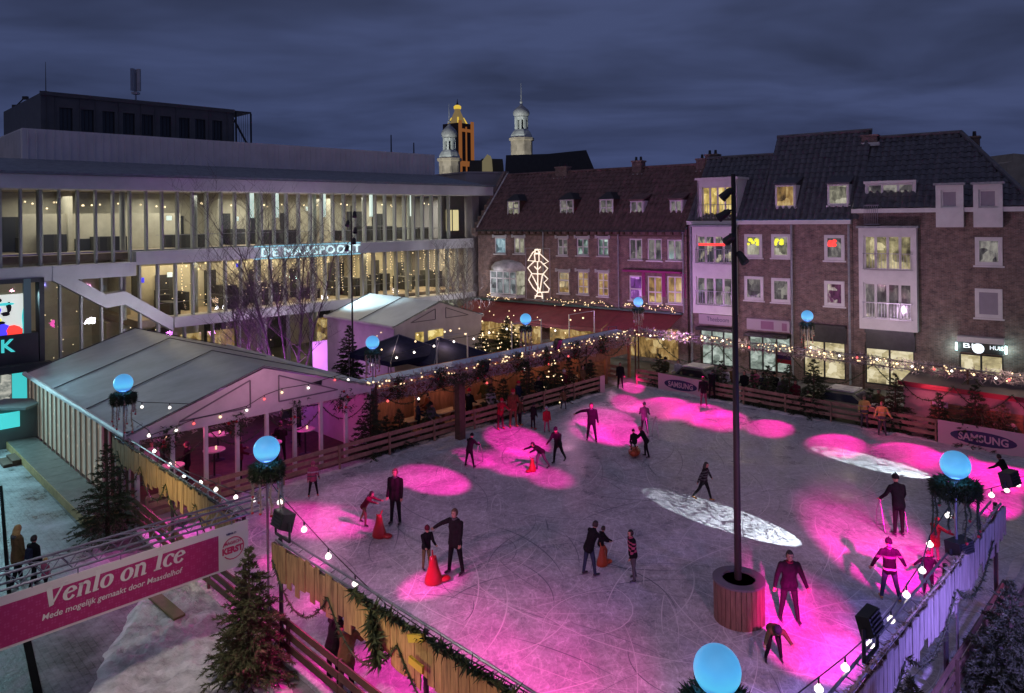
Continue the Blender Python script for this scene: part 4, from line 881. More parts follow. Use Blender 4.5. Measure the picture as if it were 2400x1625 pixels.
# garlands with lights along the ledge above the awnings
# ---------------------------------------------------------------- fir greenery
def needles(mb, c, d, n, L, w, r, spread=.9, mi=0):
    """n needle blades of length L growing around direction d at point c."""
    c = Vector(c); d = Vector(d).normalized()
    for _ in range(n):
        q = Vector((r.uniform(-1, 1), r.uniform(-1, 1), r.uniform(-1, 1))); q = (d + q*spread).normalized(); l = L*r.uniform(.6, 1.2)
        s = q.cross(Vector((r.uniform(-1, 1), r.uniform(-1, 1), r.uniform(-1, 1))))
        if s.length < 1e-3: continue
        s.normalize(); mb.add([c - s*w, c + s*w, c + q*l], [(0, 1, 2)], mi)
def conifer(h, R, seed, dens=1.0, name='christmas_tree', label='', cat='tree', loc=(0, 0, 0), group=None, leaf=None, blade=.09, lights=0):
    r = random.Random(seed); t = thing(name, label, cat, loc, 0, group)
    mb = MB(); mb.tube([(0, 0, -.02), (.01, .01, h*.5), (0, 0, h*.97)], [h*.022+.015, h*.014+.01, .008], 7); mb.build('trunk', M['bark'], t, local=True)
    mb = MB(); nw = max(7, int(h*5.5*dens**.5)); z0 = .12*h
    for i in range(nw):
        f = i/(nw-1); z = z0 + (h*.97-z0)*f; rad = R*(1-f)**.85 + .06; nb = max(4, int((9*(1-f)+4)*dens**.5))
        for k in range(nb):
            a = 2*math.pi*(k + r.random()*.8)/nb + i; L = rad*r.uniform(.62, 1.15); up = .25 - .55*(1-f) + r.uniform(-.12, .12)
            tip = Vector((math.cos(a)*L, math.sin(a)*L, L*up)); base = Vector((0, 0, z + r.uniform(-.05, .05)))
            mb.tube([base, base+tip*.55+Vector((0, 0, .02)), base+tip], [.010, .007, .003], 3, 0, False)
            ns = max(3, int(L/.085*dens**.6))
            for s in range(ns):
                g = .12 + .88*(s+r.random())/ns; p = base + tip*g + Vector((0, 0, .04*math.sin(g*3)))
                side = Vector((-math.sin(a), math.cos(a), 0))*r.choice((-1, 1))
                dd = (tip.normalized() + side*r.uniform(.3, 1.2) + Vector((0, 0, r.uniform(-.3, .25)))).normalized()
                tl = min(.30, L*.42)*r.uniform(.5, 1.1)*(1.15-g*.5)
                mb.tube([p, p+dd*tl], [.004, .002], 3, 0, False)
                nn = max(3, int(7*dens))
                for q in range(nn):
                    needles(mb, p + dd*tl*(q+.5)/nn, dd, 2 if blade < .15 else 3, blade, blade*.13, r, .8)
    needles(mb, (0, 0, h*.95), (0, 0, 1), 14, .14, .012, r, .5)
    mb.build('crown', leaf or M['needle'], t, local=True)
    if lights:
        mb = MB()
        for i in range(lights): f = r.random()**1.3; a = r.random()*6.28; rad = R*(1-f)**.85*.95; mb.ball((math.cos(a)*rad, math.sin(a)*rad, z0+(h-z0)*f), .04, 6, 4)
        mb.build('tree_lights', M['bulbwarm'], t, local=True)['kind'] = 'stuff'
    return t
def garland(pts, label, rad=.11, n=22, seed=1, name='fir_garland', cat='garland', group=None, bulbs=0, leaf=None, bulbmat='bulbwarm', blade=.13):
    r = random.Random(seed); pts = [Vector(p) for p in pts]; mb = MB(); mb.tube(pts, .018, 5)
    for a, b in zip(pts, pts[1:]):
        L = (b-a).length; k = max(2, int(L*n)); d = (b-a).normalized()
        for i in range(k):
            p = a + (b-a)*(i+r.random())/k; q = Vector((r.uniform(-1, 1), r.uniform(-1, 1), r.uniform(-1, 1))).normalized()
            needles(mb, p, q + d*.4, 4, rad*r.uniform(.9, 1.6), blade*.10, r, .5)
    o = mb.top(name, leaf or M['needle'], label, cat, group, loc=pts[0])
    if bulbs:
        m2 = MB()
        for i in range(bulbs):
            j = r.randrange(len(pts)-1); p = pts[j].lerp(pts[j+1], r.random()); m2.ball(p + Vector((r.uniform(-1, 1), r.uniform(-1, 1), r.uniform(-1, 1)))*rad*.8, .035, 6, 4)
        m2.build('garland_lights', M[bulbmat], o)['kind'] = 'stuff'
    return o
def sag(a, b, s, n=10):
    a = Vector(a); b = Vector(b); return [a.lerp(b, i/n) - Z3*(s*4*(i/n)*(1-i/n)) for i in range(n+1)]

# ---------------------------------------------------------------- rink barriers: three boards on posts
def barrier(a, b, label, zt=1.0, z0=.10, step=2.35, wood='rail', thing_name='rink_barrier'):
    a = Vector(a); b = Vector(b); t = thing(thing_name, label, 'barrier', (a.x, a.y, 0), 0, 'wooden barriers round the ice'); d = (b-a); L = d.length; d.normalize(); n = max(1, round(L/step)); inn = Vector((-d.y, d.x, 0))
    for z in (.34, .62, .90):
        mb = MB()
        for i in range(n):
            p = a + d*(L*i/n+.01); q = a + d*(L*(i+1)/n-.01); j = U(-.012, .012)
            mb.bar((p.x, p.y, z0+(z+j)*zt), (q.x, q.y, z0+(z+j+U(-.008, .008))*zt), .035, .165*zt)
        mb.build('rail', M[wood], t)
    for i in range(n+1):
        p = a + d*(L*i/n) + inn*.055; mb = MB(); mb.box((p.x, p.y, (z0+zt)/2), (.07, .07, zt+.0), math.atan2(d.y, d.x)); mb.build('post', M[wood], t)
    return t
barrier(ST(11.42, -38.0), ST(11.42, -6.2), 'three rail barrier under the hanging boards, running past the two leaning women', wood='darkwood')
barrier(ST(30.3, -5.95), ST(11.42, -5.95), 'three rail barrier under the blue boards at the near right side', wood='darkwood')
barrier(ST(46.6, -36.6), ST(11.9, -36.6), 'long three rail barrier between the ice and the covered terrace')
barrier(ST(50.75, -7), ST(50.75, -36.0), 'long three rail barrier in front of the Christmas trees and parked cars')
barrier(ST(50.4, -37.6), ST(50.4, -42.5), 'short barrier closing the far corner beside the gate', zt=1.05)
barrier(ST(30.5, -3.4), ST(8.6, -3.4), 'outer rail along the snowy path behind the dark fir trees', wood='wood')
# adverts hung on the barriers
def advert(a, b, z0, z1, label, name, oval=True, text=None, nrm=None):
    a = Vector(a); b = Vector(b); d = (b-a).normalized(); n = Vector(nrm)
    mb = MB(); mb.prism([a+n*.02+Z3*z0, b+n*.02+Z3*z0, b+n*.02+Z3*z1, a+n*.02+Z3*z1], n*.02)
    o = mb.top(name, M['pinkcloth'], label, 'banner', 'advertising banners on the barrier', loc=(a.x, a.y, z0))
    c = (a+b)/2 + n*.0425 + Z3*((z0+z1)/2); L = (b-a).length
    if oval:
        m2 = MB(); vs = [c + d*(math.cos(k*.2618)*L*.36) + (Z3*1.0+d*.0)*(math.sin(k*.2618)*(z1-z0)*.29) - Z3*(math.cos(k*.2618)*.0) for k in range(24)]; m2.add(vs, [tuple(range(24))]); m2.build('oval_emblem', M['navyblue'], o)
        if text: lettering(text, (z1-z0)*.42, c + n*.004 - d*(L*.27) - Z3*(z1-z0)*.14, d, n, M['pinkcloth'], o, 'lettering', width=L*.54, offset=.012)
    return o
nf = -UV
pa = ST(50.62, -13.3); pb = ST(50.62, -8.5)
advert(pa, pb, .08, 1.12, 'pink banner with dark oval emblem at the right end of the barrier', 'advert_banner', True, 'SAMSUNG', nf)
advert(ST(50.62, -33.8), ST(50.62, -29.6), .08, 1.08, 'pink banner with dark oval emblem behind the two skaters at the far barrier', 'advert_banner', True, 'SAMSUNG', nf)
mb = MB(); mb.prism([ST(46.3, -36.5, .1), ST(46.9, -36.5, .1), ST(46.9, -36.5, 1.1), ST(46.3, -36.5, 1.1)], VV*.03); mb.top('end_board', M['pinkcloth'], 'small white board on the barrier end beside the gate', 'board')

# ---------------------------------------------------------------- overhead frames with hanging boards
FZ = 2.9
def boards(a, b, label, zt, zb, m, nrm, seed):
    r = random.Random(seed); a = Vector(a); b = Vector(b); d = (b-a).normalized(); L = (b-a).length; n = Vector(nrm)
    t = thing('board_fence', label, 'fence', (a.x, a.y, 0), 0, 'hanging board fences over the rink edge'); mb = MB(); x = 0
    while x < L:
        w = r.uniform(.15, .27); w = min(w, L-x); q = a + d*x + n*.08; low = zb + r.uniform(-.1, .22); hi = zt + r.uniform(-.05, .06)
        if w > .05: e = r.uniform(0, .014); mb.prism([q+n*e+Z3*low, q+n*e+d*(w-.012)+Z3*(low+r.uniform(-.04, .04)), q+n*e+d*(w-.012)+Z3*hi, q+n*e+Z3*(hi+r.uniform(-.03, .03))], n*.022)
        x += w
    mb.build('board', m, t)
    mb = MB()
    for z in (zt-.08, zb+.25): mb.bar(a+Z3*z+n*.05, b+Z3*z+n*.05, .05, .09)
    mb.build('crossbeam', M['darkwood'], t)
    mb = MB()
    for dz, dn in ((0, 0), (-.0, -.22), (-.2, -.11)): mb.tube([a+Z3*(zt+dz)+n*dn, b+Z3*(zt+dz)+n*dn], .026, 7)
    k = int(L/.45)
    for i in range(k):
        p = a+d*(L*i/k)+Z3*zt; q = a+d*(L*(i+.5)/k)+Z3*(zt-.2)-n*.11; s = a+d*(L*(i+1)/k)+Z3*zt-n*.22
        mb.tube([p, q, s], .011, 4)
    mb.build('truss', M['steel'], t)
    k = max(1, round(L/4.5))
    for i in range(k+1):
        p = a + d*(L*i/k) - n*.12; m2 = MB(); m2.tube([(p.x, p.y, 0), (p.x, p.y, zt)], .05, 8); m2.build('post', M['darksteel'], t)
    return t
boards(ST(11.2, -38.6), ST(11.2, -25.0), 'yellow lit hanging board fence beside the big tent, left of the banner', FZ, 2.12, M['wood'], -UV, 1)
boards(ST(11.2, -22.3), ST(11.2, -7.0), 'brown hanging board fence at the bottom, right of the banner', FZ, 2.08, M['wood'], -UV, 2)
boards(ST(30.5, -6.05), ST(11.6, -6.05), 'blue lit hanging board fence along the near right edge', FZ, 2.10, mat('grey_wood', (.27, .24, .23), .75, var=.5, vs=2, stretch=(6, 6, .8)), VV, 3)
# far frames: decorated trusses with frosted branches
def far_frame(a, b, label, z, nrm, seed, band=.42, dens=75):
    r = random.Random(seed); a = Vector(a); b = Vector(b); d = (b-a).normalized(); L = (b-a).length; n = Vector(nrm)
    t = thing('decorated_truss', label, 'truss', (a.x, a.y, 0), 0, 'frosted light trusses round the far sides'); mb = MB()
    for dz in (0, -.34): mb.tube([a+Z3*(z+dz), b+Z3*(z+dz)], .035, 6)
    k = int(L/.6)
    for i in range(k): mb.tube([a+d*(L*i/k)+Z3*z, a+d*(L*(i+.5)/k)+Z3*(z-.34), a+d*(L*(i+1)/k)+Z3*z], .014, 4)
    mb.build('truss', M['steel'], t)
    mb = MB()
    for i in range(int(L*dens)):
        p = a + d*(L*r.random()) + Z3*(z + .1 - band*r.random()) + n*r.uniform(-.12, .12)
        needles(mb, p, (r.uniform(-1, 1), r.uniform(-1, 1), r.uniform(-.6, .8)), 2, .26, .022, r, .8)
    mb.build('frosted_branches', mat('frosted_twigs', (.50, .40, .42), .8, var=.6, vs=6), t)['kind'] = 'stuff'
    k = max(1, round(L/5))
    for i in range(k+1): p = a + d*(L*i/k); m2 = MB(); m2.tube([(p.x, p.y, 0), (p.x, p.y, z)], .055, 8); m2.build('post', M['darkwood'], t)
    mb = MB()
    for i in range(int(L*5)): mb.ball(a + d*(L*r.random()) + Z3*(z-.4*r.random()+.1) + n*.15, r.uniform(.02, .05), 6, 4)
    mb.build('small_lights', M['bulbwarm'], t)['kind'] = 'stuff'
    return t
far_frame(ST(53.8, -38), ST(53.8, -6), 'frosted truss full of lights running above the far barrier in front of the shops', 3.05, -UV, 5, .55, 100)
far_frame(ST(26, -38.2), ST(53.6, -38.2), 'frosted truss with lights along the front of the blue terrace roof', 3.0, VV, 6, 1.0, 150)
far_frame(ST(11.6, -38.2), ST(25.8, -38.2), 'truss wound with dark branches across the front of the big tent', 3.05, VV, 7, .6, 110)
# banner over the entrance, at right angles to the near left frame
a = ST(10.95, -23.75); d = -UV; n = VV          # text faces down-right, read from the camera
bl = 9.2; z1 = 3.13; z0 = 2.1
EB = thing('entrance_banner', 'long magenta banner with white lettering hung under a metal truss', 'banner', (a.x, a.y, z0))
e = a + d*bl
mb = MB(); mb.prism([a+Z3*z0, e+Z3*z0, e+Z3*z1, a+Z3*z1], -n*.02); mb.build('cloth', M['bannerwhite'], EB)
wl = .72
mb = MB(); q0 = a + d*wl + n*.004; q1 = e + n*.004; mb.quad(q0+Z3*(z0+.05), q1+Z3*(z0+.05), q1+Z3*(z1-.17), q0+Z3*(z1-.17)); mb.build('magenta_field', M['magenta'], EB)
mb = MB(); hgt = z1-.17-z0-.05
for i in range(64):
    for j in range(7):
        if (i+j) % 2: continue
        c = q0 + d*(.07+i*.13) + Z3*(z0+.05+hgt*(j+.5)/7) + n*.002; s = .052
        for ox, oz in ((-.5, -.5), (.5, -.5), (-.5, .5), (.5, .5)):
            cc = c + d*(ox*s) + Z3*(oz*s); h_ = s*.44; mb.quad(cc-d*h_, cc-Z3*h_, cc+d*h_, cc+Z3*h_)
mb.build('tile_pattern', M['banlight'], EB)
# hand-drawn bold italic serif capitals: strokes as ribbons with their own widths
def ribbon(mb, pts, ws, T):
    L = []; R_ = []
    for i, p in enumerate(pts):
        q0_ = pts[max(0, i-1)]; q1_ = pts[min(len(pts)-1, i+1)]; dx, dy = q1_[0]-q0_[0], q1_[1]-q0_[1]; l = math.hypot(dx, dy) or 1; w = ws[i] if isinstance(ws, (list, tuple)) else ws
        L.append((p[0]-dy/l*w/2, p[1]+dx/l*w/2)); R_.append((p[0]+dy/l*w/2, p[1]-dx/l*w/2))
    n_ = len(pts); mb.add([T(*p) for p in L+R_], [(i, i+1, n_+i+1, n_+i) for i in range(n_-1)])
def arc(cx, cy, rx, ry, a0, a1, n_=14): return [(cx+rx*math.cos(math.radians(a0+(a1-a0)*i/n_)), cy+ry*math.sin(math.radians(a0+(a1-a0)*i/n_))) for i in range(n_+1)]
def ringw(a0, a1, thick, thin, n_=14): return [thin+(thick-thin)*abs(math.cos(math.radians(a0+(a1-a0)*i/n_)))**1.5 for i in range(n_+1)]
def glyph(mb, ch, T):
    B = .20; t_ = .075
    if ch == 'V': ribbon(mb, [(.10, 1.0), (.42, 0)], [.24, .20], T); ribbon(mb, [(.80, 1.0), (.40, 0)], [.10, .10], T); ribbon(mb, [(-.04, .97), (.30, .97)], .07, T); ribbon(mb, [(.62, .97), (.94, .97)], .07, T); return .86
    if ch == 'e': ribbon(mb, arc(.30, .33, .22, .29, 12, 330), [w for w in ringw(12, 330, B, t_)], T); ribbon(mb, [(.10, .36), (.50, .40)], .085, T); return .60
    if ch == 'n': ribbon(mb, [(.16, .64), (.16, 0)], B*.9, T); ribbon(mb, arc(.34, .42, .18, .20, 170, 0, 8), [.07, .09, .11, .13, .14, .15, .16, .17, .18], T); ribbon(mb, [(.52, .44), (.52, 0)], B*.9, T); ribbon(mb, [(.02, .62), (.2, .62)], .07, T); ribbon(mb, [(.04, .03), (.28, .03)], .06, T); ribbon(mb, [(.46, .03), (.70, .05)], .07, T); return .72
    if ch == 'l': ribbon(mb, [(.16, 1.02), (.16, 0)], B, T); ribbon(mb, [(.0, .99), (.2, .99)], .07, T); ribbon(mb, [(.1, .03), (.34, .05)], .07, T); return .36
    if ch == 'o': ribbon(mb, arc(.31, .32, .22, .28, 0, 360, 22), ringw(0, 360, B, t_, 22), T); return .63
    if ch == 'I': ribbon(mb, [(.22, 1.0), (.22, 0)], B*1.15, T); ribbon(mb, [(.02, .965), (.42, .965)], .075, T); ribbon(mb, [(.02, .035), (.42, .035)], .075, T); return .46
    if ch == 'c': ribbon(mb, arc(.30, .33, .22, .29, 45, 318), ringw(45, 318, B, t_), T); mb.add([T(.40, .60), T(.54, .58), T(.52, .42), T(.42, .46)], [(0, 1, 2, 3)]); return .56
    return .34
mb = MB(); x = 0; word = 'Venlo on Ice'; sizeL = .56
widths = 0; tmp = MB()
for ch in word: widths += glyph(tmp, ch, lambda u, v: (0, 0, 0)) if ch != ' ' else .34
# extents along the banner read from the photograph: V starts at 97px, e ends at 430px (source pixels)
def bann(px, py): return (onT(px, py, -23.75) - a).dot(d)
xV, xE = bann(97, 1385), bann(430, 1285); k = (xV - xE)/widths; base_z = onT(110, 1423, -23.75).z; sz = .41
for ch in word:
    if ch == ' ': x += .34; continue
    def T(u, v, x=x): return a + d*(xV - (x + u + v*.22)*k) + Z3*(base_z + .0 + v*sz) + n*.012
    x += glyph(mb, ch, T)
mb.build('lettering', M['lettergrey'], EB)
xs = bann(98, 1448); xe = bann(428, 1340)
lettering('Mede mogelijk gemaakt door Maasdelhof', .17, a + d*xs + Z3*(base_z-.235) + n*.012, -d, n, M['lettergrey'], EB, 'small_lettering', width=xs-xe, shear=.2, offset=.002)
mb = MB(); c = a + d*(wl*.52) + Z3*(z0+.47) + n*.006
for k_ in range(20):
    t0_, t1_ = k_*.314, (k_+1)*.314; r0, r1 = .24, .265
    if 2.6 < t0_ < 3.6: continue
    mb.quad(c-d*(r0*math.cos(t0_))+Z3*r0*math.sin(t0_), c-d*(r0*math.cos(t1_))+Z3*r0*math.sin(t1_), c-d*(r1*math.cos(t1_))+Z3*r1*math.sin(t1_), c-d*(r1*math.cos(t0_))+Z3*r1*math.sin(t0_))
mb.build('round_emblem', M['logored'], EB)
lettering('KERST', .20, c + d*.26 - Z3*.10, -d, n, M['logored'], EB, 'emblem_lettering', width=.50, offset=.012)
lettering('MAGISCH', .10, c + d*.20 + Z3*.10, -d, n, M['logored'], EB, 'emblem_lettering', width=.38, offset=.003)
lettering('VENLO', .06, c + d*.17 + Z3*.33, -d, n, M['navyblue'], EB, 'emblem_lettering', width=.25, offset=.003)
mb = MB()
for dz, dn in ((.12, 0), (.12, .30), (.42, 0), (.42, .30)): mb.tube([a+d*-.4+Z3*(z1+dz)-n*dn, e+d*.3+Z3*(z1+dz)-n*dn], .026, 7)
for i in range(20):
    x0_, x1_ = bl*i/20, bl*(i+1)/20
    for dn in (0, .30): mb.tube([a+d*x0_+Z3*(z1+.12)-n*dn, a+d*(x0_+x1_)*.5+Z3*(z1+.42)-n*dn, a+d*x1_+Z3*(z1+.12)-n*dn], .012, 4)
    mb.tube([a+d*x0_+Z3*(z1+.42), a+d*x1_+Z3*(z1+.42)-n*.3], .012, 4)
for i in range(12): p = a+d*(.4+i*.8)+Z3*(z1+.12); mb.tube([p, p-Z3*.13], .012, 4)
mb.build('truss', mat('blue_grey_steel', (.20, .20, .26), .4, .6, var=.2), EB)

# ---------------------------------------------------------------- globe lamps
def globe_lamp(p, zbase, label, seed, big=True, R=.30):
    r = random.Random(seed); p = Vector(p); t = thing('globe_lamp', label, 'lamp', (p.x, p.y, zbase), 0, 'glowing cyan globe lamps round the rink')
    zg = p.z - zbase
    mb = MB(); mb.ball((0, 0, zg), R, 24, 16); mb.build('globe', M['globe'], t, local=True, smooth=True)
    mb = MB(); mb.tube([(0, 0, 0), (0, 0, zg-R+.02)], .03, 8); mb.lathe([(.10, zg-R-.04), (.13, zg-R+.03), (.10, zg-R+.05)], n=12); mb.build('pole', M['steel'], t, local=True)
    mb = MB(); mb.tube([(0, 0, zg-R+.04), (0, 0, zg-.02)], .02, 6); mb.tube([(.03, 0, zg-R+.04), (.06, 0, zg-.1)], .012, 5); mb.build('lamp_holder', M['darksteel'], t, local=True)
    mb = MB(); ww = (.44 if seed > 12 else .34) if big else .30
    for i in range(1300 if big else 420):
        q = r.random()*6.283; rr = ww*(.55+.5*r.random()); needles(mb, (rr*math.cos(q), rr*math.sin(q), zg-R-.20+r.uniform(-.17, .14)), (math.cos(q), math.sin(q), r.uniform(-.8, .6)), 3, .13, .016, r, .9)
    mb.build('wreath', M['needle'], t, local=True)
    nst = 9
    for i in range(nst):
        q = i*6.283/nst+.4; L = U(.5, 1.15); mb = MB(); x, y = ww*math.cos(q), ww*math.sin(q); pts = [(x*(1+.06*math.sin(k*1.3)), y*(1+.06*math.cos(k*1.7)), zg-R-.2-L*k/7) for k in range(8)]
        mb.tube(pts, [.014+.010*(k % 2) for k in range(8)], 5)
        for k in range(60): g = r.random()*.99*7; j = int(g); v = Vector(pts[j]).lerp(Vector(pts[j+1]), g-j); needles(mb, v, (r.uniform(-1, 1), r.uniform(-1, 1), -.3), 2, .085, .010, r, .8)
        st = mb.build('ribbon_strand', M['ribbon'] if seed % 2 == 0 or not big else M['needle'], t, local=True)
        m2 = MB(); m2.ball((pts[-1][0], pts[-1][1], pts[-1][2]), .035, 6, 5); m2.build('bow', M['redbow'], st, local=True)
    return t
gl = [((289, 898), onS(289, 898, 11.2), 0, 'globe lamp on the end post in front of the big tent roof', 2, True),
    ((625, 1053), onS(625, 1053, 11.2), 0, 'globe lamp above the end of the magenta banner', 4, True),
    ((873, 803), onT(873, 803, -38.6), 2.7, 'globe lamp beside the mast above the left end of the terrace roof', 6, False),
    ((1232, 748), onT(1232, 748, -38.6), 2.7, 'globe lamp in front of the red awning over the terrace roof', 8, False),
    ((1496, 708), onS(1496, 708, 53.4), 2.9, 'globe lamp at the far corner below the magenta blinds', 10, False),
    ((1892, 741), onS(1892, 741, 54.0), 2.9, 'globe lamp before the brown brick shops right of the mast', 12, False),
    ((2239, 1090), onT(2239, 1090, -6.2), 0, 'globe lamp with wreath standing at the near right fence', 13, True),
    ((1681, 1570), onS(1681, 1570, 11.9), 0, 'largest globe lamp, cut by the bottom of the picture', 15, True)]
for px, p, zb, lb, sd, big in gl: globe_lamp(p, zb, lb, sd, big)

# ---------------------------------------------------------------- central mast with floodlights, ring planter round its foot
mp_ = G(1731, 1447, .12); mp_.z = .12; ztop = P(1721, 408, mp_.y).z
MAST = thing('flood_mast', 'tall dark steel mast standing in the ice with floodlights near its top', 'mast', mp_)
mb = MB(); mb.tube([mp_, (mp_.x, mp_.y, 5), (mp_.x, mp_.y, ztop)], [.095, .08, .055], 14); mb.lathe([(.24, 0), (.24, .05), (.14, .12)], mp_, 14); mb.build('pole', mat('mast_brown', (.035, .025, .025), .5, .3), MAST, smooth=False)
def lampcan(root, c, aim, L=.5, r0=.16, r1=.20, name='floodlight'):
    c = Vector(c); v = (Vector(aim)-c).normalized(); mb = MB(); mb.tube([c-v*L*.5, c-v*L*.3, c+v*L*.5], [r0*.7, r0, r1], 10)
    f = mb.build(name, M['black'], root); m2 = MB(); m2.tube([c+v*(L*.5+.002), c+v*(L*.5+.01)], r1*.86, 10); m2.build('lens', M['glassdark'], f); return f
for dx, dz, am in ((-.20, -.50, (-6, 20, 0)), (-.27, -1.02, (-8, 26, 0)), (.16, -2.1, (10, 12, 0)), (-.13, -1.62, (0, 34, 0))):
    lampcan(MAST, (mp_.x+dx, mp_.y-.1, ztop+dz), am, .34, .085, .115)
    m2 = MB(); m2.bar((mp_.x, mp_.y, ztop+dz+.1), (mp_.x+dx, mp_.y-.1, ztop+dz+.1), .05, .05); m2.build('bracket', M['darksteel'], MAST)
pc = mp_ + Vector((.0, -.05, 0))
PL = thing('ring_planter', 'round open wooden slat ring around the foot of the mast', 'planter', pc)
mb = MB(); ro, ri, hh = .62, .43, .97
for k in range(30):
    q = k*2*math.pi/30; mb.box((pc.x+(ro-.03)*math.cos(q), pc.y+(ro-.03)*math.sin(q), .12+hh/2), (.05, .115, hh), q)
    if k % 3 == 0: mb.box((pc.x+(ri)*math.cos(q), pc.y+(ri)*math.sin(q), .12+hh/2), (.03, .09, hh), q)
mb.build('slats', mat('planter_wood', (.20, .115, .085), .6, var=.45, vs=3, stretch=(5, 5, .7)), PL)
mb = MB(); mb.lathe([(ri-.03, 0), (ro+.02, 0), (ro+.02, .05), (ri-.03, .05), (ri-.03, 0)], (pc.x, pc.y, .12+hh+.002), 32); mb.build('rim', mat('rim_grey', (.12, .11, .13), .5), PL)
# second mast on the square, slim, with small spot heads
m2p = P(826, 760, 41.0); MA2 = thing('light_mast', 'slim dark mast with small spotlights left of the second tent', 'mast', (m2p.x, m2p.y, 0))
zt2 = P(829, 482, 41.0).z; mb = MB(); mb.tube([(m2p.x, m2p.y, 0), (m2p.x, m2p.y, zt2)], [.06, .035], 10); mb.build('pole', M['black'], MA2)
for dx, dz in ((.2, -.5), (-.2, -1.0), (.22, -1.4), (-.25, -2.4), (.15, -2.0)): lampcan(MA2, (m2p.x+dx, m2p.y, zt2+dz), (m2p.x+dx*6, m2p.y-6, 0), .34, .10, .13, 'spotlight')

# ---------------------------------------------------------------- floodlight boxes on the near frames
def floodbox(c, aim, label, w=.62, h=.42, dp=.26, zpost=FZ, lens=True):
    c = Vector(c); v = (Vector(aim)-c).normalized(); s = v.cross(Z3).normalized(); u = s.cross(v)
    t = thing('floodlight_box', label, 'floodlight', (c.x, c.y, zpost), 0, 'black floodlight boxes on the frames')
    def fr(x, y, z): return c + s*x + v*y + u*z
    mb = MB(); a_, b_ = (w/2, h/2)
    mb.add([fr(-a_*.8, -dp/2, -b_*.8), fr(a_*.8, -dp/2, -b_*.8), fr(a_*.8, -dp/2, b_*.8), fr(-a_*.8, -dp/2, b_*.8), fr(-a_, dp/2, -b_), fr(a_, dp/2, -b_), fr(a_, dp/2, b_), fr(-a_, dp/2, b_)], [(0, 1, 2, 3), (7, 6, 5, 4), (0, 4, 5, 1), (1, 5, 6, 2), (2, 6, 7, 3), (3, 7, 4, 0)])
    for k in range(5): z = -b_*.7+k*b_*.35; mb.bar(fr(-a_*.7, -dp/2-.02, z), fr(a_*.7, -dp/2-.02, z), .015, .04)
    hs = mb.build('housing', M['black'], t)
    if lens: m2 = MB(); m2.quad(fr(-a_*.92, dp/2+.004, -b_*.9), fr(a_*.92, dp/2+.004, -b_*.9), fr(a_*.92, dp/2+.004, b_*.9), fr(-a_*.92, dp/2+.004, b_*.9)); m2.build('lens', M['glassdark'], hs)
    mb = MB()
    for x in (-a_-.03, a_+.03): mb.bar(fr(x, 0, 0), (c.x+s.x*x, c.y+s.y*x, zpost+.02), .03, .05)
    mb.bar((c.x-s.x*a_*1.1, c.y-s.y*a_*1.1, zpost+.02), (c.x+s.x*a_*1.1, c.y+s.y*a_*1.1, zpost+.02), .05, .04); mb.build('bracket', M['darksteel'], t)
    return t
FL1 = onS(662, 1218, 11.4); FL2 = onT(2040, 1458, -6.2); FL3 = onT(2368, 1122, -6.2)
floodbox(FL1, ST(28, -22), 'black floodlight box beside the globe lamp at the banner end'); floodbox(FL2, ST(18, -18, 1.0), 'large black floodlight box tilted up on the near right fence', .56, .38, .20); floodbox(FL3, ST(36, -22), 'black floodlight box at the far end of the near right fence')
FL4 = onT(2250, 1280, -6.1); floodbox(FL4, ST(30, -20, 2.0), 'flat black floodlight box between globe lamp and blue boards', .6, .3, .3)
FL5 = onT(735, 905, -38.1); floodbox(FL5, ST(20, -26), 'black speaker box hung on the truss before the big tent', .5, .6, .4, 2.6); FL6 = onT(678, 966, -38.1); floodbox(FL6, ST(20, -24), 'wide black lamp box under the truss before the big tent', .8, .36, .3, 2.4)
FL7 = onT(1136, 857, -38.0); floodbox(FL7, ST(36, -26), 'black box lamp on the truss left of the terrace pillar', .4, .65, .3, 2.6); FL8 = onT(1306, 806, -38.0); floodbox(FL8, ST(44, -26), 'black box lamp near the far end of the terrace roof', .4, .65, .3, 2.7)
FL9 = onS(1436, 792, 53.7); floodbox(FL9, ST(44, -26), 'black box lamp on the far truss beside the corner globe', .5, .5, .3, 3.0)

# ---------------------------------------------------------------- light strings
bulb_me = None
def bulb(root, p, r, m='bulb'):
    global bulb_me
    if bulb_me is None: bulb_me = {}
    if m not in bulb_me:
        mb = MB(); mb.lathe([(.3, 1.05), (.32, .7), (.6, .5), (.95, .1), (.95, -.35), (.6, -.8), (.05, -1)], n=10)
        o = mb.build('bulb', M[m], root, local=True, smooth=True); bulb_me[m] = o.data
    else: o = bpy.data.objects.new('bulb', bulb_me[m]); COL.objects.link(o); o.parent = root
    o.location = Vector(p) - origin(root); o.scale = (r, r, r); return o
def light_string(pts, label, r=.065, m='bulb', drop=.1, cable=.012, mats=None):
    pts = [Vector(p) for p in pts]; t = thing('light_string', label, 'light string', pts[0], 0, 'strings of light bulbs')
    mb = MB(); mb.tube(pts, cable, 4)
    for p in pts[1:-1]: mb.tube([p, p-Z3*drop], cable*1.4, 4)
    mb.build('cable', M['black'], t)
    for i, p in enumerate(pts[1:-1]): bulb(t, p-Z3*(drop+r*1.0), r, mats[i % len(mats)] if mats else m)
    return t
def pxs(l, f): return [f(x*1.0327, y*1.0327-8) for x, y in l]
S_ = lambda s: (lambda x, y: onS(x, y, s))
T_ = lambda t: (lambda x, y: onT(x, y, t))
light_string(pxs([(612, 1100), (635, 1131), (690, 1192), (745, 1252), (806, 1313), (874, 1378), (1044, 1493), (1160, 1560), (1230, 1600)], S_(11.55)), 'string of white bulbs hanging inside the brown boards at the bottom', .07)
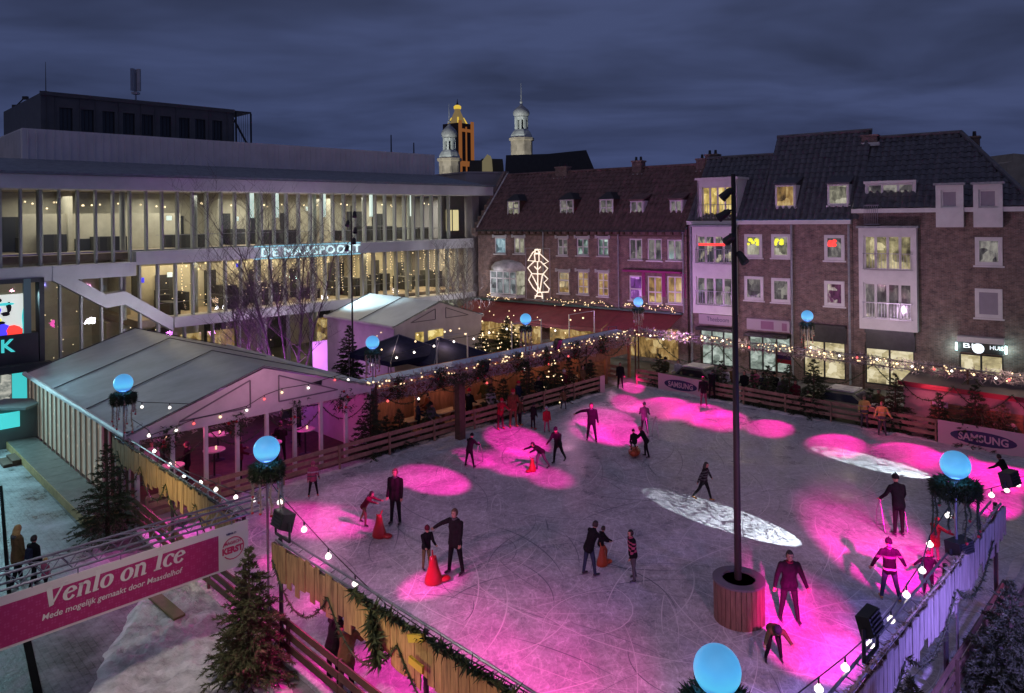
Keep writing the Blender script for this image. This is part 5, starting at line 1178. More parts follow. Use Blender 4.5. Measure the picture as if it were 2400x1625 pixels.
light_string(pxs([(2170, 1110), (2152, 1160), (2110, 1224), (2093, 1283), (2057, 1337), (2022, 1393), (1975, 1447), (1918, 1498), (1858, 1545), (1800, 1590)], T_(-6.4)), 'string of white bulbs from the near right globe down to the bottom', .07)
light_string(pxs([(2200, 1130), (2250, 1116), (2285, 1106), (2310, 1094), (2350, 1080)], T_(-6.3)), 'short string of bulbs at the far end of the blue boards', .07)
light_string(pxs([(300, 915), (322, 921), (385, 923), (450, 925), (508, 923), (545, 912), (575, 900), (600, 880)], T_(-38.0)), 'string of bulbs crossing in front of the grey tent roof', .055)
light_string(pxs([(300, 960), (338, 985), (350, 1020), (385, 1050), (418, 1075), (455, 1090), (490, 1105), (535, 1122), (575, 1128), (610, 1110)], S_(11.6)), 'string of bulbs inside the yellow boards by the tent', .06)
light_string(pxs([(330, 1000), (400, 975), (440, 960), (500, 945), (560, 930), (600, 905), (640, 890), (700, 880), (760, 862), (800, 850)], T_(-37.7)), 'string of red and white bulbs on the truss before the big tent', .05, mats=['bulb', 'bulbred', 'bulbwarm'])
light_string(pxs([(760, 870), (790, 862), (845, 828), (900, 812), (940, 800), (985, 786), (1030, 776), (1075, 770), (1110, 756), (1150, 748), (1195, 740), (1260, 752), (1310, 748)], T_(-39.5)), 'string of white bulbs above the blue terrace roof', .06)
light_string(pxs([(820, 900), (880, 910), (950, 905), (1043, 885), (1105, 870), (1190, 840), (1245, 828), (1290, 810), (1330, 800)], T_(-37.9)), 'string of red and white bulbs along the terrace front', .06, mats=['bulbred', 'bulb', 'bulbred'])
light_string(pxs([(1340, 800), (1378, 772), (1400, 768), (1425, 772), (1450, 762), (1476, 764), (1505, 772), (1530, 758), (1560, 770), (1600, 768), (1640, 775), (1700, 790), (1760, 785), (1790, 792)], S_(53.5)), 'string of bulbs on the left half of the far truss', .06, mats=['bulb', 'bulb', 'bulbred', 'bulbwarm'])
light_string(pxs([(1800, 800), (1840, 790), (1870, 803), (1905, 808), (1945, 812), (1990, 816), (2035, 826), (2070, 832), (2120, 838), (2160, 842), (2210, 850), (2260, 858), (2290, 862), (2330, 870)], S_(53.5)), 'string of bulbs on the right half of the far truss', .06, mats=['bulb', 'bulbwarm', 'bulb', 'bulbred'])

# ---------------------------------------------------------------- garlands
j = 0
for i in range(4):
    a_ = ST(11.05, -37.8+i*3.1, 2.55); b_ = ST(11.05, -34.7+i*3.1, 2.55)
    garland(sag(a_, b_, .75), ('first', 'second', 'third', 'fourth')[i] + ' fir swag below the yellow boards counted from the tent', .10, 24, 20+i, group='fir swags on the board fences')
for i in range(3):
    a_ = ST(11.02, -22.2+i*3.4, 2.5); b_ = ST(11.02, -18.8+i*3.4, 2.5)
    garland(sag(a_, b_, .8), ('first', 'second', 'third')[i] + ' fir swag below the brown boards counted from the banner', .10, 26, 30+i, group='fir swags on the board fences', bulbs=0)
garland([ST(11.0, -17.5, 3.0), ST(11.0, -16.2, 2.95), ST(11.0, -14.6, 3.0), ST(11.05, -13, 2.97), ST(11.0, -11, 3.0), ST(11.0, -8, 3.0)], 'leafy green garland laid along the top of the brown boards', .15, 42, 41, group='garlands along the top beams', blade=.3)
garland([ST(11.0, -16.5, 2.9), ST(10.85, -16.2, 2.5), ST(10.8, -15.9, 2.1)], 'bushy green bunch hanging over the brown boards near the yellow banners', .22, 80, 43, group='garlands along the top beams', blade=.35)
garland([ST(11.05, -24.5, 3.0), ST(11.0, -30, 2.98), ST(11.05, -38.5, 3.02)], 'thin frosted garland laid along the top of the yellow boards', .07, 24, 44, group='garlands along the top beams', leaf=M['needleblue'])
garland([ST(30, -6.0, 3.0), ST(24, -5.95, 2.97), ST(18, -6.0, 3.0), ST(12, -6.0, 2.98)], 'frosted garland along the top of the blue boards', .09, 28, 45, group='garlands along the top beams', leaf=M['ribbon'])
for i in range(3): garland(sag(ST(15+i*4.5, -5.85, 2.5), ST(19.3+i*4.5, -5.85, 2.5), .6), ('nearest', 'middle', 'farthest')[i] + ' fir swag with red bows below the blue boards', .10, 24, 50+i, group='fir swags on the board fences')
for i in range(4): garland(sag(ST(12.2+i*3.3, -37.95, 2.5), ST(15.4+i*3.3, -37.95, 2.5), .7), ('first', 'second', 'third', 'fourth')[i] + ' dark swag across the big tent front counted from the left', .09, 22, 60+i, group='swags on the tent front')
for i in range(6): garland(sag(ST(26.2+i*4.3, -38.0, 2.55), ST(30.4+i*4.3, -38.0, 2.55), .75), ('first', 'second', 'third', 'fourth', 'fifth', 'sixth')[i] + ' dark swag along the terrace roof counted from the left', .10, 20, 70+i, group='swags on the terrace front')
for i in range(5): garland(sag(ST(53.6, -36.0+i*6.0, 2.7), ST(53.6, -30.2+i*6.0, 2.7), 1.2), ('first', 'second', 'third', 'fourth', 'fifth')[i] + ' dark swag under the far truss counted from the left', .10, 20, 80+i, group='swags under the far truss')
for (ka, kb, z, lb) in ((1.0, 4.3, 3.85, 'golden lit garland below the bay window'), (7.0, 12.6, 3.85, 'golden lit garland on the ledge of the middle house'), (13.4, 17.4, 3.9, 'golden lit garland on the ledge under the magenta blinds')):
    garland([hw(ka+(kb-ka)*i/8, -.4, z+.18*math.sin(i*2.2)) for i in range(9)], lb, .16, 16, int(ka*7), group='lit ledge garlands', bulbs=46)

# ---------------------------------------------------------------- fir trees
def fir(px, pyb, h, R, seed, label, dens=1.0, z=0, loc=None, **kw):
    p = loc or (onS(px, 900, 51.55) if pyb == 'S' else onT(px, 980, -37.45) if pyb == 'T' else G(px, pyb, z))
    if isinstance(pyb, str): p = Vector((p[0], p[1], .01))
    dens = max(dens, 1.0)
    return conifer(h, R, seed, dens, loc=(p[0], p[1], p[2]), label=label, group='fir trees round the rink', blade=.125 if dens <= 1.05 else .095, **kw)
fir(586, 1600, 2.95, .86, 1, 'big green fir tree on the snow under the right end of the banner', 1.5, leaf=mat('fir_needles_lit', (.085, .095, .035), .8, var=.5, vs=4))  # lighter, yellower needle copy: light on this fir put into its colour
fir(252, 1262, 3.05, 1.0, 2, 'dark fir tree between the wooden deck and the yellow boards', 1.1)
fir(0, 0, 2.6, 1.0, 3, 'large dark fir tree at bottom right beside the blue boards', 1.5, loc=ST(25.2, -4.8, 0))
fir(0, 0, 2.9, .75, 4, 'smaller dark fir tree at the bottom edge under the large floodlight box', 1.3, loc=ST(17.7, -5.25, 0))
fir(868, 'T',  2.7, .85, 5, 'fir tree beside the white tent edge behind the long barrier', .7); fir(1236, 'T',  2.6, .8, 6, 'fir tree behind the red dressed group at the barrier', .6); 
fir(1300, 'T',  2.4, .9, 7, 'fir tree near the far end of the covered terrace', .6, lights=20)
fir(1907, 'S',  2.9, 1.1, 8, 'fir tree behind the barrier left of the yellow jackets', .6); fir(2098, 'S',  2.7, .8, 9, 'fir tree between the pale car and the pink hut', .6); fir(2285, 'S',  2.7, .95, 10, 'fir tree in front of the pink hut', .6)
fir(830, 868, 4.2, 1.1, 11, 'tall dark fir tree at the foot of the slim mast', .5, z=0, loc=P(818, 800, 41.5) * 1 - Vector((0, 0, P(818, 800, 41.5).z)))
fir(935, 'T',  1.7, .7, 21, 'low bushy fir at the left terrace tables behind the long barrier', .7); fir(1180, 'T',  2.0, .6, 22, 'narrow fir just right of the dark terrace pillar group', .6); fir(1335, 'T',  2.3, .6, 23, 'slim fir beside the last terrace post', .6); fir(1545, 'S',  2.0, .7, 24, 'small fir behind the far barrier by the corner gate', .5); fir(1800, 'S',  2.2, .8, 25, 'fir tree right of the mast behind the far barrier', .6); fir(2200, 'S',  2.1, .6, 26, 'small fir at the board front of the pink hut', .6)
fir(905, 'T', 1.5, .6, 31, 'lowest bushy fir behind the left end of the long barrier', .7); fir(1005, 'T', 1.6, .55, 32, 'small fir at the right end of the left terrace table', .7); fir(1150, 'T', 1.9, .6, 33, 'fir just right of the dark terrace pillar', .7); fir(1272, 'T', 1.9, .6, 34, 'small fir left of the lit terrace fir', .7); fir(1385, 'T', 1.9, .6, 35, 'last fir at the far end of the long barrier', .7)
fir(1690, 'S', 2.1, .7, 36, 'fir just left of the mast behind the far barrier', .7); fir(1765, 'S', 1.7, .6, 37, 'low fir right of the mast behind the far barrier', .7); fir(1850, 'S', 2.4, .8, 38, 'fir under the striped flag', .7); fir(2040, 'S', 1.8, .6, 39, 'low fir behind the yellow jacketed stewards', .7); fir(2350, 'S', 2.0, .7, 40, 'fir at the right end of the hut front', .7)
q = onT(1190, 775, -49); fir(0, 0, 3.6, 1.6, 12, 'round decorated fir with warm lights in front of the red awning', .6, loc=(q.x, q.y, 0), lights=60)
q = onT(1130, 790, -47); fir(0, 0, 3.2, 1.1, 13, 'fir tree with lights beside the navy market tent', .5, loc=(q.x, q.y, 0), lights=40)
# bare birches lit from below
def bare_tree(x, y, h, seed, label, name='bare_tree'):
    r = random.Random(seed); t = thing(name, label, 'tree', (x, y, 0), 0, 'bare trees on the square'); tr = MB(); br = MB()
    def grow(p, d, L, rad, lev):
        pts = [p]; q = Vector(p); dd = Vector(d)
        for i in range(4):
            dd = (dd + Vector((r.uniform(-1, 1), r.uniform(-1, 1), r.uniform(-.3, .6)))*.13).normalized(); q = q + dd*(L/4); pts.append(q.copy())
        (tr if lev == 0 else br).tube(pts, [rad*(1-.15*i) for i in range(5)], 6 if lev == 0 else (4 if lev < 2 else 3), 0, False)
        if lev >= 4: return
        n_ = (9, 5, 4, 3)[lev]
        for k_ in range(n_):
            f = .25 + .75*(k_+r.random())/n_ if lev == 0 else .2+.8*r.random(); j_ = min(3, int(f*4)); b_ = pts[j_].lerp(pts[j_+1], f*4-j_)
            a_ = r.random()*6.283; o_ = Vector((math.cos(a_), math.sin(a_), r.uniform(.25, .9))).normalized(); nd_ = (dd*.45 + o_*.8).normalized()
            grow(b_, nd_, L*r.uniform(.30, .48) if lev == 0 else L*r.uniform(.45, .7), max(.006, rad*.42), lev+1)
    for s in range(3):
        a_ = s*2.1+r.random(); grow(Vector((.22*math.cos(a_), .22*math.sin(a_), 0)), Vector((.06*math.cos(a_), .06*math.sin(a_), 1)), h*r.uniform(.8, 1), .06, 0)
    tr.build('trunk', M['birch'], t, local=True); br.build('branches', M['birch'], t, local=True); return t
bp = []
for px, tt, h, sd, lb in ((655, -55, 9.6, 3, 'tall bare multi-stemmed tree before the theatre sign, left of the pair'), (695, -53, 9.0, 5, 'tall bare multi-stemmed tree before the theatre sign, right of the pair'), (575, -60, 6.0, 7, 'lower bare tree with purple lit branches beside the lilac lamp'), (1085, -60, 7, 9, 'thin bare tree in front of the entrance by the second tent')):
    q = onT(px, 800, tt); bare_tree(q.x, q.y, h, sd, lb); bp.append(q)

# ---------------------------------------------------------------- tents
def tent(s0, s1, t0, t1, ze, zr, label, bays, name='party_tent', wall='solid', gable=True, cloth='tent'):
    """gable end towards the rink at t1, ridge along t; s0..s1 is the width."""
    sm = (s0+s1)/2; o0 = ST(sm, t1); T = thing(name, label, 'tent', (o0.x, o0.y, 0), 0, 'white gabled tents')
    mb = MB(); nn = bays*5; cols = []
    for i in range(nn+1):
        tt = t0 + (t1-t0)*i/nn; row = []
        for j in range(9):
            f = j/8; s = s0 - .12 + (s1-s0+.24)*f; z = ze + (zr-ze)*(1-abs(2*f-1)) - .05*math.sin(math.pi*((i % 5)/5))*(math.sin(math.pi*abs(2*f-1))**.5 if abs(2*f-1) < 1 else 0)
            row.append(ST(s, tt, z))
        cols.append(row)
    vs = [p for row in cols for p in row]; mb.add(vs, [(i*9+j, i*9+j+1, (i+1)*9+j+1, (i+1)*9+j) for i in range(nn) for j in range(8)])
    mb.build('roof', M[cloth], T, smooth=True)
    mb = MB()
    for i in range(bays+1):
        tt = t0 + (t1-t0)*i/bays
        for sa, sb in ((s0-.14, sm), (s1+.14, sm)): mb.bar(ST(sa, tt, ze+.03), ST(sb, tt, zr+.04), .045, .035)
    mb.build('roof_seam', mat('seam_dark', (.09, .09, .11), .5), T)
    mb = MB(); mb.tube([ST(s0-.16, t0, ze), ST(s0-.16, t1, ze)], .11, 8); mb.tube([ST(s1+.16, t0, ze), ST(s1+.16, t1, ze)], .11, 8); mb.build('gutter', M['tentwhite'], T)
    mb = MB(); g = ST(0, t1)*0
    if gable:
        mb.prism([ST(s0, t1, ze-.22), ST(s1, t1, ze-.22), ST(s1, t1, ze), ST(sm, t1, zr-.06), ST(s0, t1, ze)], -VV*.03); gb = mb.build('gable', M['tentwhite'], T)
        e = VV*.012
        for sg in (-1, 1):
            m2 = MB(); w_ = (s1-s0)/2; pts = [ST(sm+sg*w_*.12, t1, zr-.42)+e, ST(sm+sg*w_*.12, t1, ze+.15)+e, ST(sm+sg*w_*.66, t1, ze+.15)+e, ST(sm+sg*w_*.12, t1, zr-.42)+e]
            for p_, q_ in zip(pts, pts[1:]): m2.bar(p_, q_, .03, .05)
            m2.build('gable_frame', mat('frame_grey', (.16, .15, .17), .5), gb)
    return T
E1 = onT(302, 1026, -37.8)
BT = tent(11.55, 25.3, -58.6, -37.75, 2.98, 4.58, 'big grey roofed party tent with lit side wall and pink front', 3)
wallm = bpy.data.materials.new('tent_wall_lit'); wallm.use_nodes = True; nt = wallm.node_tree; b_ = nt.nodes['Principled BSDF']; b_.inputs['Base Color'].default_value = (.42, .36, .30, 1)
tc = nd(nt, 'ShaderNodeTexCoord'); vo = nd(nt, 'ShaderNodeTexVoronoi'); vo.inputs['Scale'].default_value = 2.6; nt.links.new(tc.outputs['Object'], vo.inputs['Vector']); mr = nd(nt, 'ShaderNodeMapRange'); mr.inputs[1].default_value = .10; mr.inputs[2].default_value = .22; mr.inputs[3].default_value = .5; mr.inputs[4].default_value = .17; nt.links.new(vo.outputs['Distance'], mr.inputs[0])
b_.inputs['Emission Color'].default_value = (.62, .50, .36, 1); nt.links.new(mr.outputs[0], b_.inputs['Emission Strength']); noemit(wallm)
for i in range(15):
    ta = -58.6 + i*1.08; mb = MB()
    mb.prism([ST(11.62, ta+.03, .3), ST(11.62, ta+1.05, .3), ST(11.62, ta+1.05, 2.86), ST(11.62, ta+.03, 2.86)], UV*.03); mb.build('wall_panel', wallm, BT)
mb = MB()
for i in range(21): tt = -58.6+i*1.04; mb.bar(ST(11.57, tt, .02), ST(11.57, tt, 2.95), .06, .06, 0, VV)
mb.bar(ST(11.5, -58.6, 2.84), ST(11.5, -37.8, 2.84), .05, .06); mb.build('wall_post', mat('post_sand', (.40, .36, .30), .6), BT)
mb = MB(); mb.quad(ST(12.4, -42.2, .02), ST(12.4, -38.0, .02), ST(12.4, -38.0, 2.8), ST(12.4, -42.2, 2.8)); 
for i in range(9): s = 11.9+i*1.66; m2 = MB(); m2.bar(ST(s, -37.8, .1), ST(s, -37.8, 2.76), .13, .13, 0, VV); m2.build('front_post', M['tentwhite'], BT)
mb = MB(); mb.quad(ST(25.2, -58, .02), ST(25.2, -37.9, .02), ST(25.2, -37.9, 2.9), ST(25.2, -58, 2.9)); mb.quad(ST(11.7, -58.5, .02), ST(25.2, -58.5, .02), ST(25.2, -58.5, 2.9), ST(11.7, -58.5, 2.9)); mb.build('back_wall', M['tentwhite'], BT)
mb = MB(); mb.prism([ST(11.5, -58.6, .004), ST(25.3, -58.6, .004), ST(25.3, -37.3, .004), ST(11.5, -37.3, .004)], (0, 0, .11)); mb.build('floor', M['darkwood'], BT)
w2 = onT(925, 768, -50.2); a2 = onT(1032, 707, -50.2)
hs = (a2.x+a2.y) - (w2.x+w2.y)
T2 = tent(w2.x+w2.y, w2.x+w2.y+2*hs, -61.2, -50.2, w2.z, a2.z, 'smaller white tent with yellow windows in the middle of the square', 2, cloth='tentpale')
s0_ = w2.x+w2.y; mb = MB(); mb.quad(ST(s0_, -50.25, .05), ST(s0_+2*hs, -50.25, .05), ST(s0_+2*hs, -50.25, w2.z-.22), ST(s0_, -50.25, w2.z-.22)); mb.quad(ST(s0_, -61, .05), ST(s0_, -50.3, .05), ST(s0_, -50.3, w2.z-.02), ST(s0_, -61, w2.z-.02)); mb.build('front_wall', M['tentwhite'], T2)
for sa in (.22, .36, .44): m2 = MB(); m2.quad(ST(s0_+2*hs*sa, -50.2, w2.z-1.3), ST(s0_+2*hs*(sa+.09), -50.2, w2.z-1.3), ST(s0_+2*hs*(sa+.09), -50.2, w2.z-.5), ST(s0_+2*hs*sa, -50.2, w2.z-.5)); m2.build('window', M['pane_warm'], T2)
# navy market tents
for (px, py, tt, hw2, lb) in ((1030, 791, -46.0, 2.1, 'navy pyramid market tent behind the blue terrace roof'), (935, 785, -47.5, 2.0, 'second navy market tent half hidden behind the first')):
    c_ = onT(px, py, tt); T3 = thing('market_tent', lb, 'tent', (c_.x, c_.y, 0), 0, 'navy market tents'); mb = MB(); zb = c_.z-1.0
    rim = [c_ - UV*hw2 - VV*hw2, c_ + UV*hw2 - VV*hw2, c_ + UV*hw2 + VV*hw2, c_ - UV*hw2 + VV*hw2]; rim = [Vector((p.x, p.y, zb)) for p in rim]; lo_ = [p - Z3*.25 for p in rim]
    mb.add(rim + lo_ + [c_], [(0, 1, 8), (1, 2, 8), (2, 3, 8), (3, 0, 8), (0, 4, 5, 1), (1, 5, 6, 2), (2, 6, 7, 3), (3, 7, 4, 0)]); mb.build('canopy', M['navy'], T3)
    for p in rim: m2 = MB(); m2.tube([(p.x, p.y, 0), (p.x, p.y, zb)], .035, 6); m2.build('leg', M['steel'], T3)
    m2 = MB()
    for p in rim: m2.tube([p + Z3*.02, c_ + Z3*.02], .02, 4)
    m2.build('rib', mat('navy_edge', (.10, .10, .2), .5), T3)

# ---------------------------------------------------------------- covered terrace on the far left side
o0 = ST(39, -40); TE = thing('covered_terrace', 'long covered terrace with blue lit flat roof and orange wooden back wall', 'shelter', (o0.x, o0.y, 0))
mb = MB(); mb.prism([ST(25.6, -38.35, 2.82), ST(53, -38.35, 2.82), ST(53, -39.9, 2.9), ST(25.6, -39.9, 2.9)], (0, 0, .08)); mb.build('roof', mat('roof_sheet_skylit', (.48, .56, .78), .35, var=.15), TE)  # blue of the sky light is put into the roof's base colour
mb = MB()
for i in range(64): s = 25.7+i*.425; mb.prism([ST(s, -40.5, .02), ST(s+.41, -40.5, .02), ST(s+.41, -40.5, 2.9), ST(s, -40.5, 2.9)], VV*.03)
mb.build('back_wall', M['orangewood'], TE)

for s in np.arange(26, 53.5, 3.4): m2 = MB(); m2.bar(ST(s, -38.6, .02), ST(s, -38.6, 2.8), .16, .16, 0, VV); m2.build('post', M['orangewood'], TE)
mb = MB(); mb.bar(ST(25.8, -38.55, 2.28), ST(46, -38.55, 2.28), .05, .5); mb.bar(ST(46.2, -38.55, 2.0), ST(52.8, -38.55, 2.0), .05, .9); mb.build('fascia_boards', M['orangewood'], TE)
for i_, (s_, nm_) in enumerate(((27.5, 'first'), (31, 'second'), (34.6, 'third'), (38.4, 'fourth'), (41.5, 'fifth'), (45, 'sixth'), (48.5, 'seventh'))):
    r_ = random.Random(i_+200); mb = MB(); c_ = ST(s_, -37.95, 2.62)
    for k in range(150): needles(mb, c_ + Vector((r_.gauss(0, .17), r_.gauss(0, .17), r_.uniform(-.5, .5))), (r_.uniform(-1, 1), r_.uniform(-1, 1), -.2), 3, .2, .02, r_, .9)
    FB_ = mb.top('fir_bunch', M['needle'], nm_ + ' hanging fir bunch along the terrace truss counted from the tent', 'fir bunch', 'fir bunches on the truss', loc=c_)
    for k in range(5): m2 = MB(); m2.ball(c_ + Vector((r_.uniform(-.25, .25), r_.uniform(-.25, .25), r_.uniform(-.5, .25))), .06, 6, 5); m2.build('bauble', M['redbow'], FB_)
for i_, (s_, nm_) in enumerate(((13.4, 'first'), (16.8, 'second'), (20.2, 'third'), (23.4, 'fourth'))):
    r_ = random.Random(i_+300); mb = MB(); c_ = ST(s_, -37.9, 2.75)
    for k in range(170): needles(mb, c_ + Vector((r_.gauss(0, .2), r_.gauss(0, .2), r_.uniform(-.6, .35))), (r_.uniform(-1, 1), r_.uniform(-1, 1), -.2), 3, .2, .02, r_, .9)
    FB_ = mb.top('fir_bunch', M['needle'], nm_ + ' hanging fir bunch on the tent truss counted from the yellow boards', 'fir bunch', 'fir bunches on the truss', loc=c_)
    for k in range(5): m2 = MB(); m2.ball(c_ + Vector((r_.uniform(-.25, .25), r_.uniform(-.25, .25), r_.uniform(-.5, .25))), .06, 6, 5); m2.build('bauble', M['redbow'], FB_)
# dark pillar with greenery at the barrier
pp = G(1079, 1030, .1); mb = MB(); mb.box((pp.x, pp.y, 1.35), (.34, .34, 2.7), .78); PI_ = mb.top('terrace_pillar', M['darkwood'], 'dark square pillar with a fir bunch on top standing at the long barrier', 'pillar', loc=(pp.x, pp.y, 0))
mb = MB(); r_ = random.Random(5)
for i in range(160): needles(mb, (pp.x+r_.uniform(-.5, .5), pp.y+r_.uniform(-.4, .4), 2.7+r_.uniform(-.15, .35)), (r_.uniform(-1, 1), r_.uniform(-1, 1), r_.uniform(0, .7)), 3, .22, .016, r_, .8)
mb.build('fir_bunch', M['needle'], PI_)
def table(p, rz, label, L=1.9, w=.72, h=.78, m='orangewood'):
    t = thing('picnic_table', label, 'table', (p.x, p.y, p.z), rz, 'wooden tables on the terrace'); mb = MB()
    for i in range(4): mb.box((0, -w/2+w*(i+.5)/4, h), (L, w/4-.012, .04))
    mb.build('tabletop', mat('pale_table', (.46, .36, .24), .6, var=.25, vs=3), t, local=True)
    for x in (-L/2+.2, L/2-.2): m2 = MB(); m2.bar((x, -w/2+.06, .0), (x, -.04, h-.02), .05, .09); m2.bar((x, w/2-.06, .0), (x, .04, h-.02), .05, .09); m2.build('leg', M['darkwood'], t, local=True)
    for y in (-w/2-.35, w/2+.35):
        m2 = MB(); m2.box((0, y, .45), (L, .26, .04)); m2.box((-L/2+.25, y, .22), (.05, .22, .42)); m2.box((L/2-.25, y, .22), (.05, .22, .42)); m2.build('bench', M['orangewood'], t, local=True)
    return t
tp = []
for px, py, lb in ((1035, 1000, 'pale topped table left of the dark pillar'), (1118, 960, 'pale table right of the dark pillar'), (985, 960, 'table under the roof behind the fir tree'), (1345, 876, 'table near the far end of the terrace')):
    q = onT(px, py, -38.9); q.z = .02; tp.append(q); table(q, math.radians(45), lb)
def bar_table(p, label, cl='tentwhite'):
    t = thing('bar_table', label, 'table', p, 0, 'round bar tables in the tent'); mb = MB(); mb.lathe([(.02, 1.06), (.42, 1.06), (.42, 1.10), (.02, 1.10)], n=20); mb.build('tabletop', M[cl], t, local=True)
    m2 = MB(); m2.tube([(0, 0, .02), (0, 0, 1.06)], .04, 8); m2.lathe([(.28, 0), (.26, .03), (.05, .06)], n=14); m2.build('stem', M['darksteel'], t, local=True)
    mb = MB(); mb.tube([(p[0]+.08, p[1], p[2]+1.104), (p[0]+.08, p[1], p[2]+1.23)], .035, 8); mb.top('candle_glass', M['litwarm'], 'small glowing candle glass on the ' + label, 'candle', 'candles on the tent tables')
for i, (s, tt, lb) in enumerate(((14.2, -39.6, 'bar table nearest the yellow boards in the tent'), (16.8, -40.6, 'bar table in the middle of the tent front'), (19.6, -39.4, 'bar table behind the banner end globe'), (22.3, -40.4, 'bar table at the right side of the tent'), (18.2, -43.4, 'bar table deeper inside the pink tent'), (13.4, -42.5, 'bar table by the lit side wall inside the tent'), (23.2, -43.2, 'bar table in the back right corner of the tent'), (15.6, -44.8, 'bar table far back in the pink tent'))): bar_table(tuple(ST(s, tt, .12)), lb)

# ---------------------------------------------------------------- deck and steps by the tent
mb = MB(); 
for i in range(13):
    ta = -59+i*1.55; mb.prism([ST(9.9, ta, .16), ST(11.45, ta, .16), ST(11.45, ta+1.535, .16), ST(9.9, ta+1.535, .16)], (0, 0, .16))
DK = mb.top('wooden_deck', mat('deck_grey', (.16, .16, .15), .35, var=.35, vs=3), 'wet grey deck along the lit side wall of the big tent', 'deck', loc=ST(10.6, -50, 0))
mb = MB(); mb.prism([ST(9.86, -59, .005), ST(9.895, -59, .005), ST(9.895, -38.9, .005), ST(9.86, -38.9, .005)], (0, 0, .33)); mb.prism([ST(9.9, -38.88, .005), ST(11.45, -38.88, .005), ST(11.45, -38.85, .005), ST(9.9, -38.85, .005)], (0, 0, .33)); mb.build('deck_edge', mat('deck_edge_wood', (.40, .30, .13), .7, var=.3, vs=3), DK)
ps = G(40, 1100, .1); mb = MB()
for i in range(2): mb.prism([ST(9.84-i*.45, -53.5, .005), ST(9.84-i*.45, -51.8, .005), ST(9.40-i*.45, -51.8, .005), ST(9.40-i*.45, -53.5, .005)], (0, 0, .22-i*.1))
mb.top('deck_steps', M['darkwood'], 'two wooden steps leading up to the grey deck', 'steps')
mb = MB(); q = onS(35, 955, 10.5); mb.box((q.x, q.y, .9), (1.6, 1.1, 1.8), .8); mb.prism([(q.x-1.1, q.y-.9, 1.8), (q.x+1.1, q.y-.9, 1.8), (q.x+1.1, q.y+.9, 1.8), (q.x-1.1, q.y+.9, 1.8)], (0, 0, .1)); KO = mb.top('kiosk', mat('kiosk_grey', (.14, .17, .17), .5), 'small grey kiosk with cyan panel beside the tent corner', 'kiosk', loc=(q.x, q.y, 0))
mb = MB(); mb.box((q.x+.25, q.y-.75, 1.3), (.8, .06, .7), .8); mb.build('cyan_panel', M['litcyan'], KO)
mb = MB(); mb.bar(G(360, 1395, .4), G(421, 1447, .25), .30, .06); mb.top('loose_plank', mat('plank_olive', (.18, .16, .07), .7, var=.3), 'olive plank half buried in the snow under the banner', 'plank')
mb = MB(); mb.bar(G(60, 1488, .03), G(92, 1640, .03), .16, .05); mb.top('drain_channel', mat('drain_dark', (.012, .012, .012), 1.0, spec=0), 'narrow black drain channel in the paving under the banner', 'drain')
mb = MB(); mb.bar(G(2, 1140, .02), G(22, 1400, .02), .10, .04); mb.top('drain_channel', MATS['drain_dark'], 'black drain channel beside the strolling couple', 'drain')
mb = MB()
for i in range(4): mb.bar(ST(12.2+.0*i, -36.9+i*.5, .2+.05*i), ST(15.2, -36.9+i*.5, .2+.05*i), .3, .05)
mb.top('pallet_stage', mat('pink_boards', (.3, .2, .22), .6), 'low stage of pink lit boards behind the yellow fence', 'stage')

# ---------------------------------------------------------------- right side: hut, cars, flag, frames
HU = thing('market_hut', 'pink lit hut with red roof edge and board front beyond the barrier', 'hut', ST(53.0, -12.5))
hA = onS(2118, 950, 52.6); t_l = hA.x-hA.y; zt_h = onS(2125, 886, 52.6).z
zq = onS(2180, 905, 52.6).z
mb = MB(); mb.prism([ST(52.6, t_l, .02), ST(52.6, -4, .02), ST(52.6, -4, zt_h-.35), ST(52.6, t_l, zt_h-.35)], UV*.1); mb.prism([ST(52.7, t_l, .02), ST(56, t_l, .02), ST(56, t_l, zt_h-.35), ST(52.7, t_l, zt_h-.35)], VV*.1); mb.build('wall', mat('hut_pink', (.42, .30, .32), .7, var=.12), HU)
mb = MB(); mb.prism([ST(52.2, t_l-.2, zt_h-.3), ST(52.2, -4, zt_h-.3), ST(56.2, -4, zt_h+.1), ST(56.2, t_l-.2, zt_h+.1)], (0, 0, .06)); mb.build('roof', mat('hut_roof', (.10, .08, .08), .7), HU)
mb = MB(); mb.prism([ST(52.17, t_l-.2, zt_h-.32), ST(52.17, -4, zt_h-.32), ST(52.17, -4, zt_h-.1), ST(52.17, t_l-.2, zt_h-.1)], -UV*.03); mb.build('roof_edge', mat('hut_red', (.30, .03, .05), .7), HU)
mb = MB(); tb0 = (lambda p: p.x-p.y)(onS(2182, 950, 52.5))
for i in range(9): mb.prism([ST(52.5, tb0, .05+i*.17), ST(52.5, -9.2, .05+i*.17), ST(52.5, -9.2, .2+i*.17), ST(52.5, tb0, .2+i*.17)], -UV*.03)
mb.build('board_front', M['orangewood'], HU)
for i_ in range(3): garland(sag(ST(51.95, t_l+i_*3.1, 2.45), ST(51.95, t_l+i_*3.1+3.1, 2.45), .8), ('left', 'middle', 'right')[i_] + ' dark fir swag across the front of the pink hut', .11, 24, 90+i_, group='fir swags on the hut')
mb = MB(); q0 = onS(2185, 938, 52.3); q1 = onS(2222, 953, 52.3); mb.prism([q0, Vector((q1.x, q1.y, q0.z)), Vector((q1.x, q1.y, q0.z-.28)), Vector((q0.x, q0.y, q0.z-.28))], -UV*.03); mb.build('hut_sign', mat('sign_lilac', (.6, .42, .6), .5), HU)
mb = MB(); r_ = random.Random(4)
for i in range(26): tt = r_.uniform(-11.6, -6.2); c_ = ST(52.0, tt, .35+r_.uniform(0, .9)); mb.ball(c_, r_.uniform(.12, .3), 8, 6, sc3=(1, 1, 1.2))
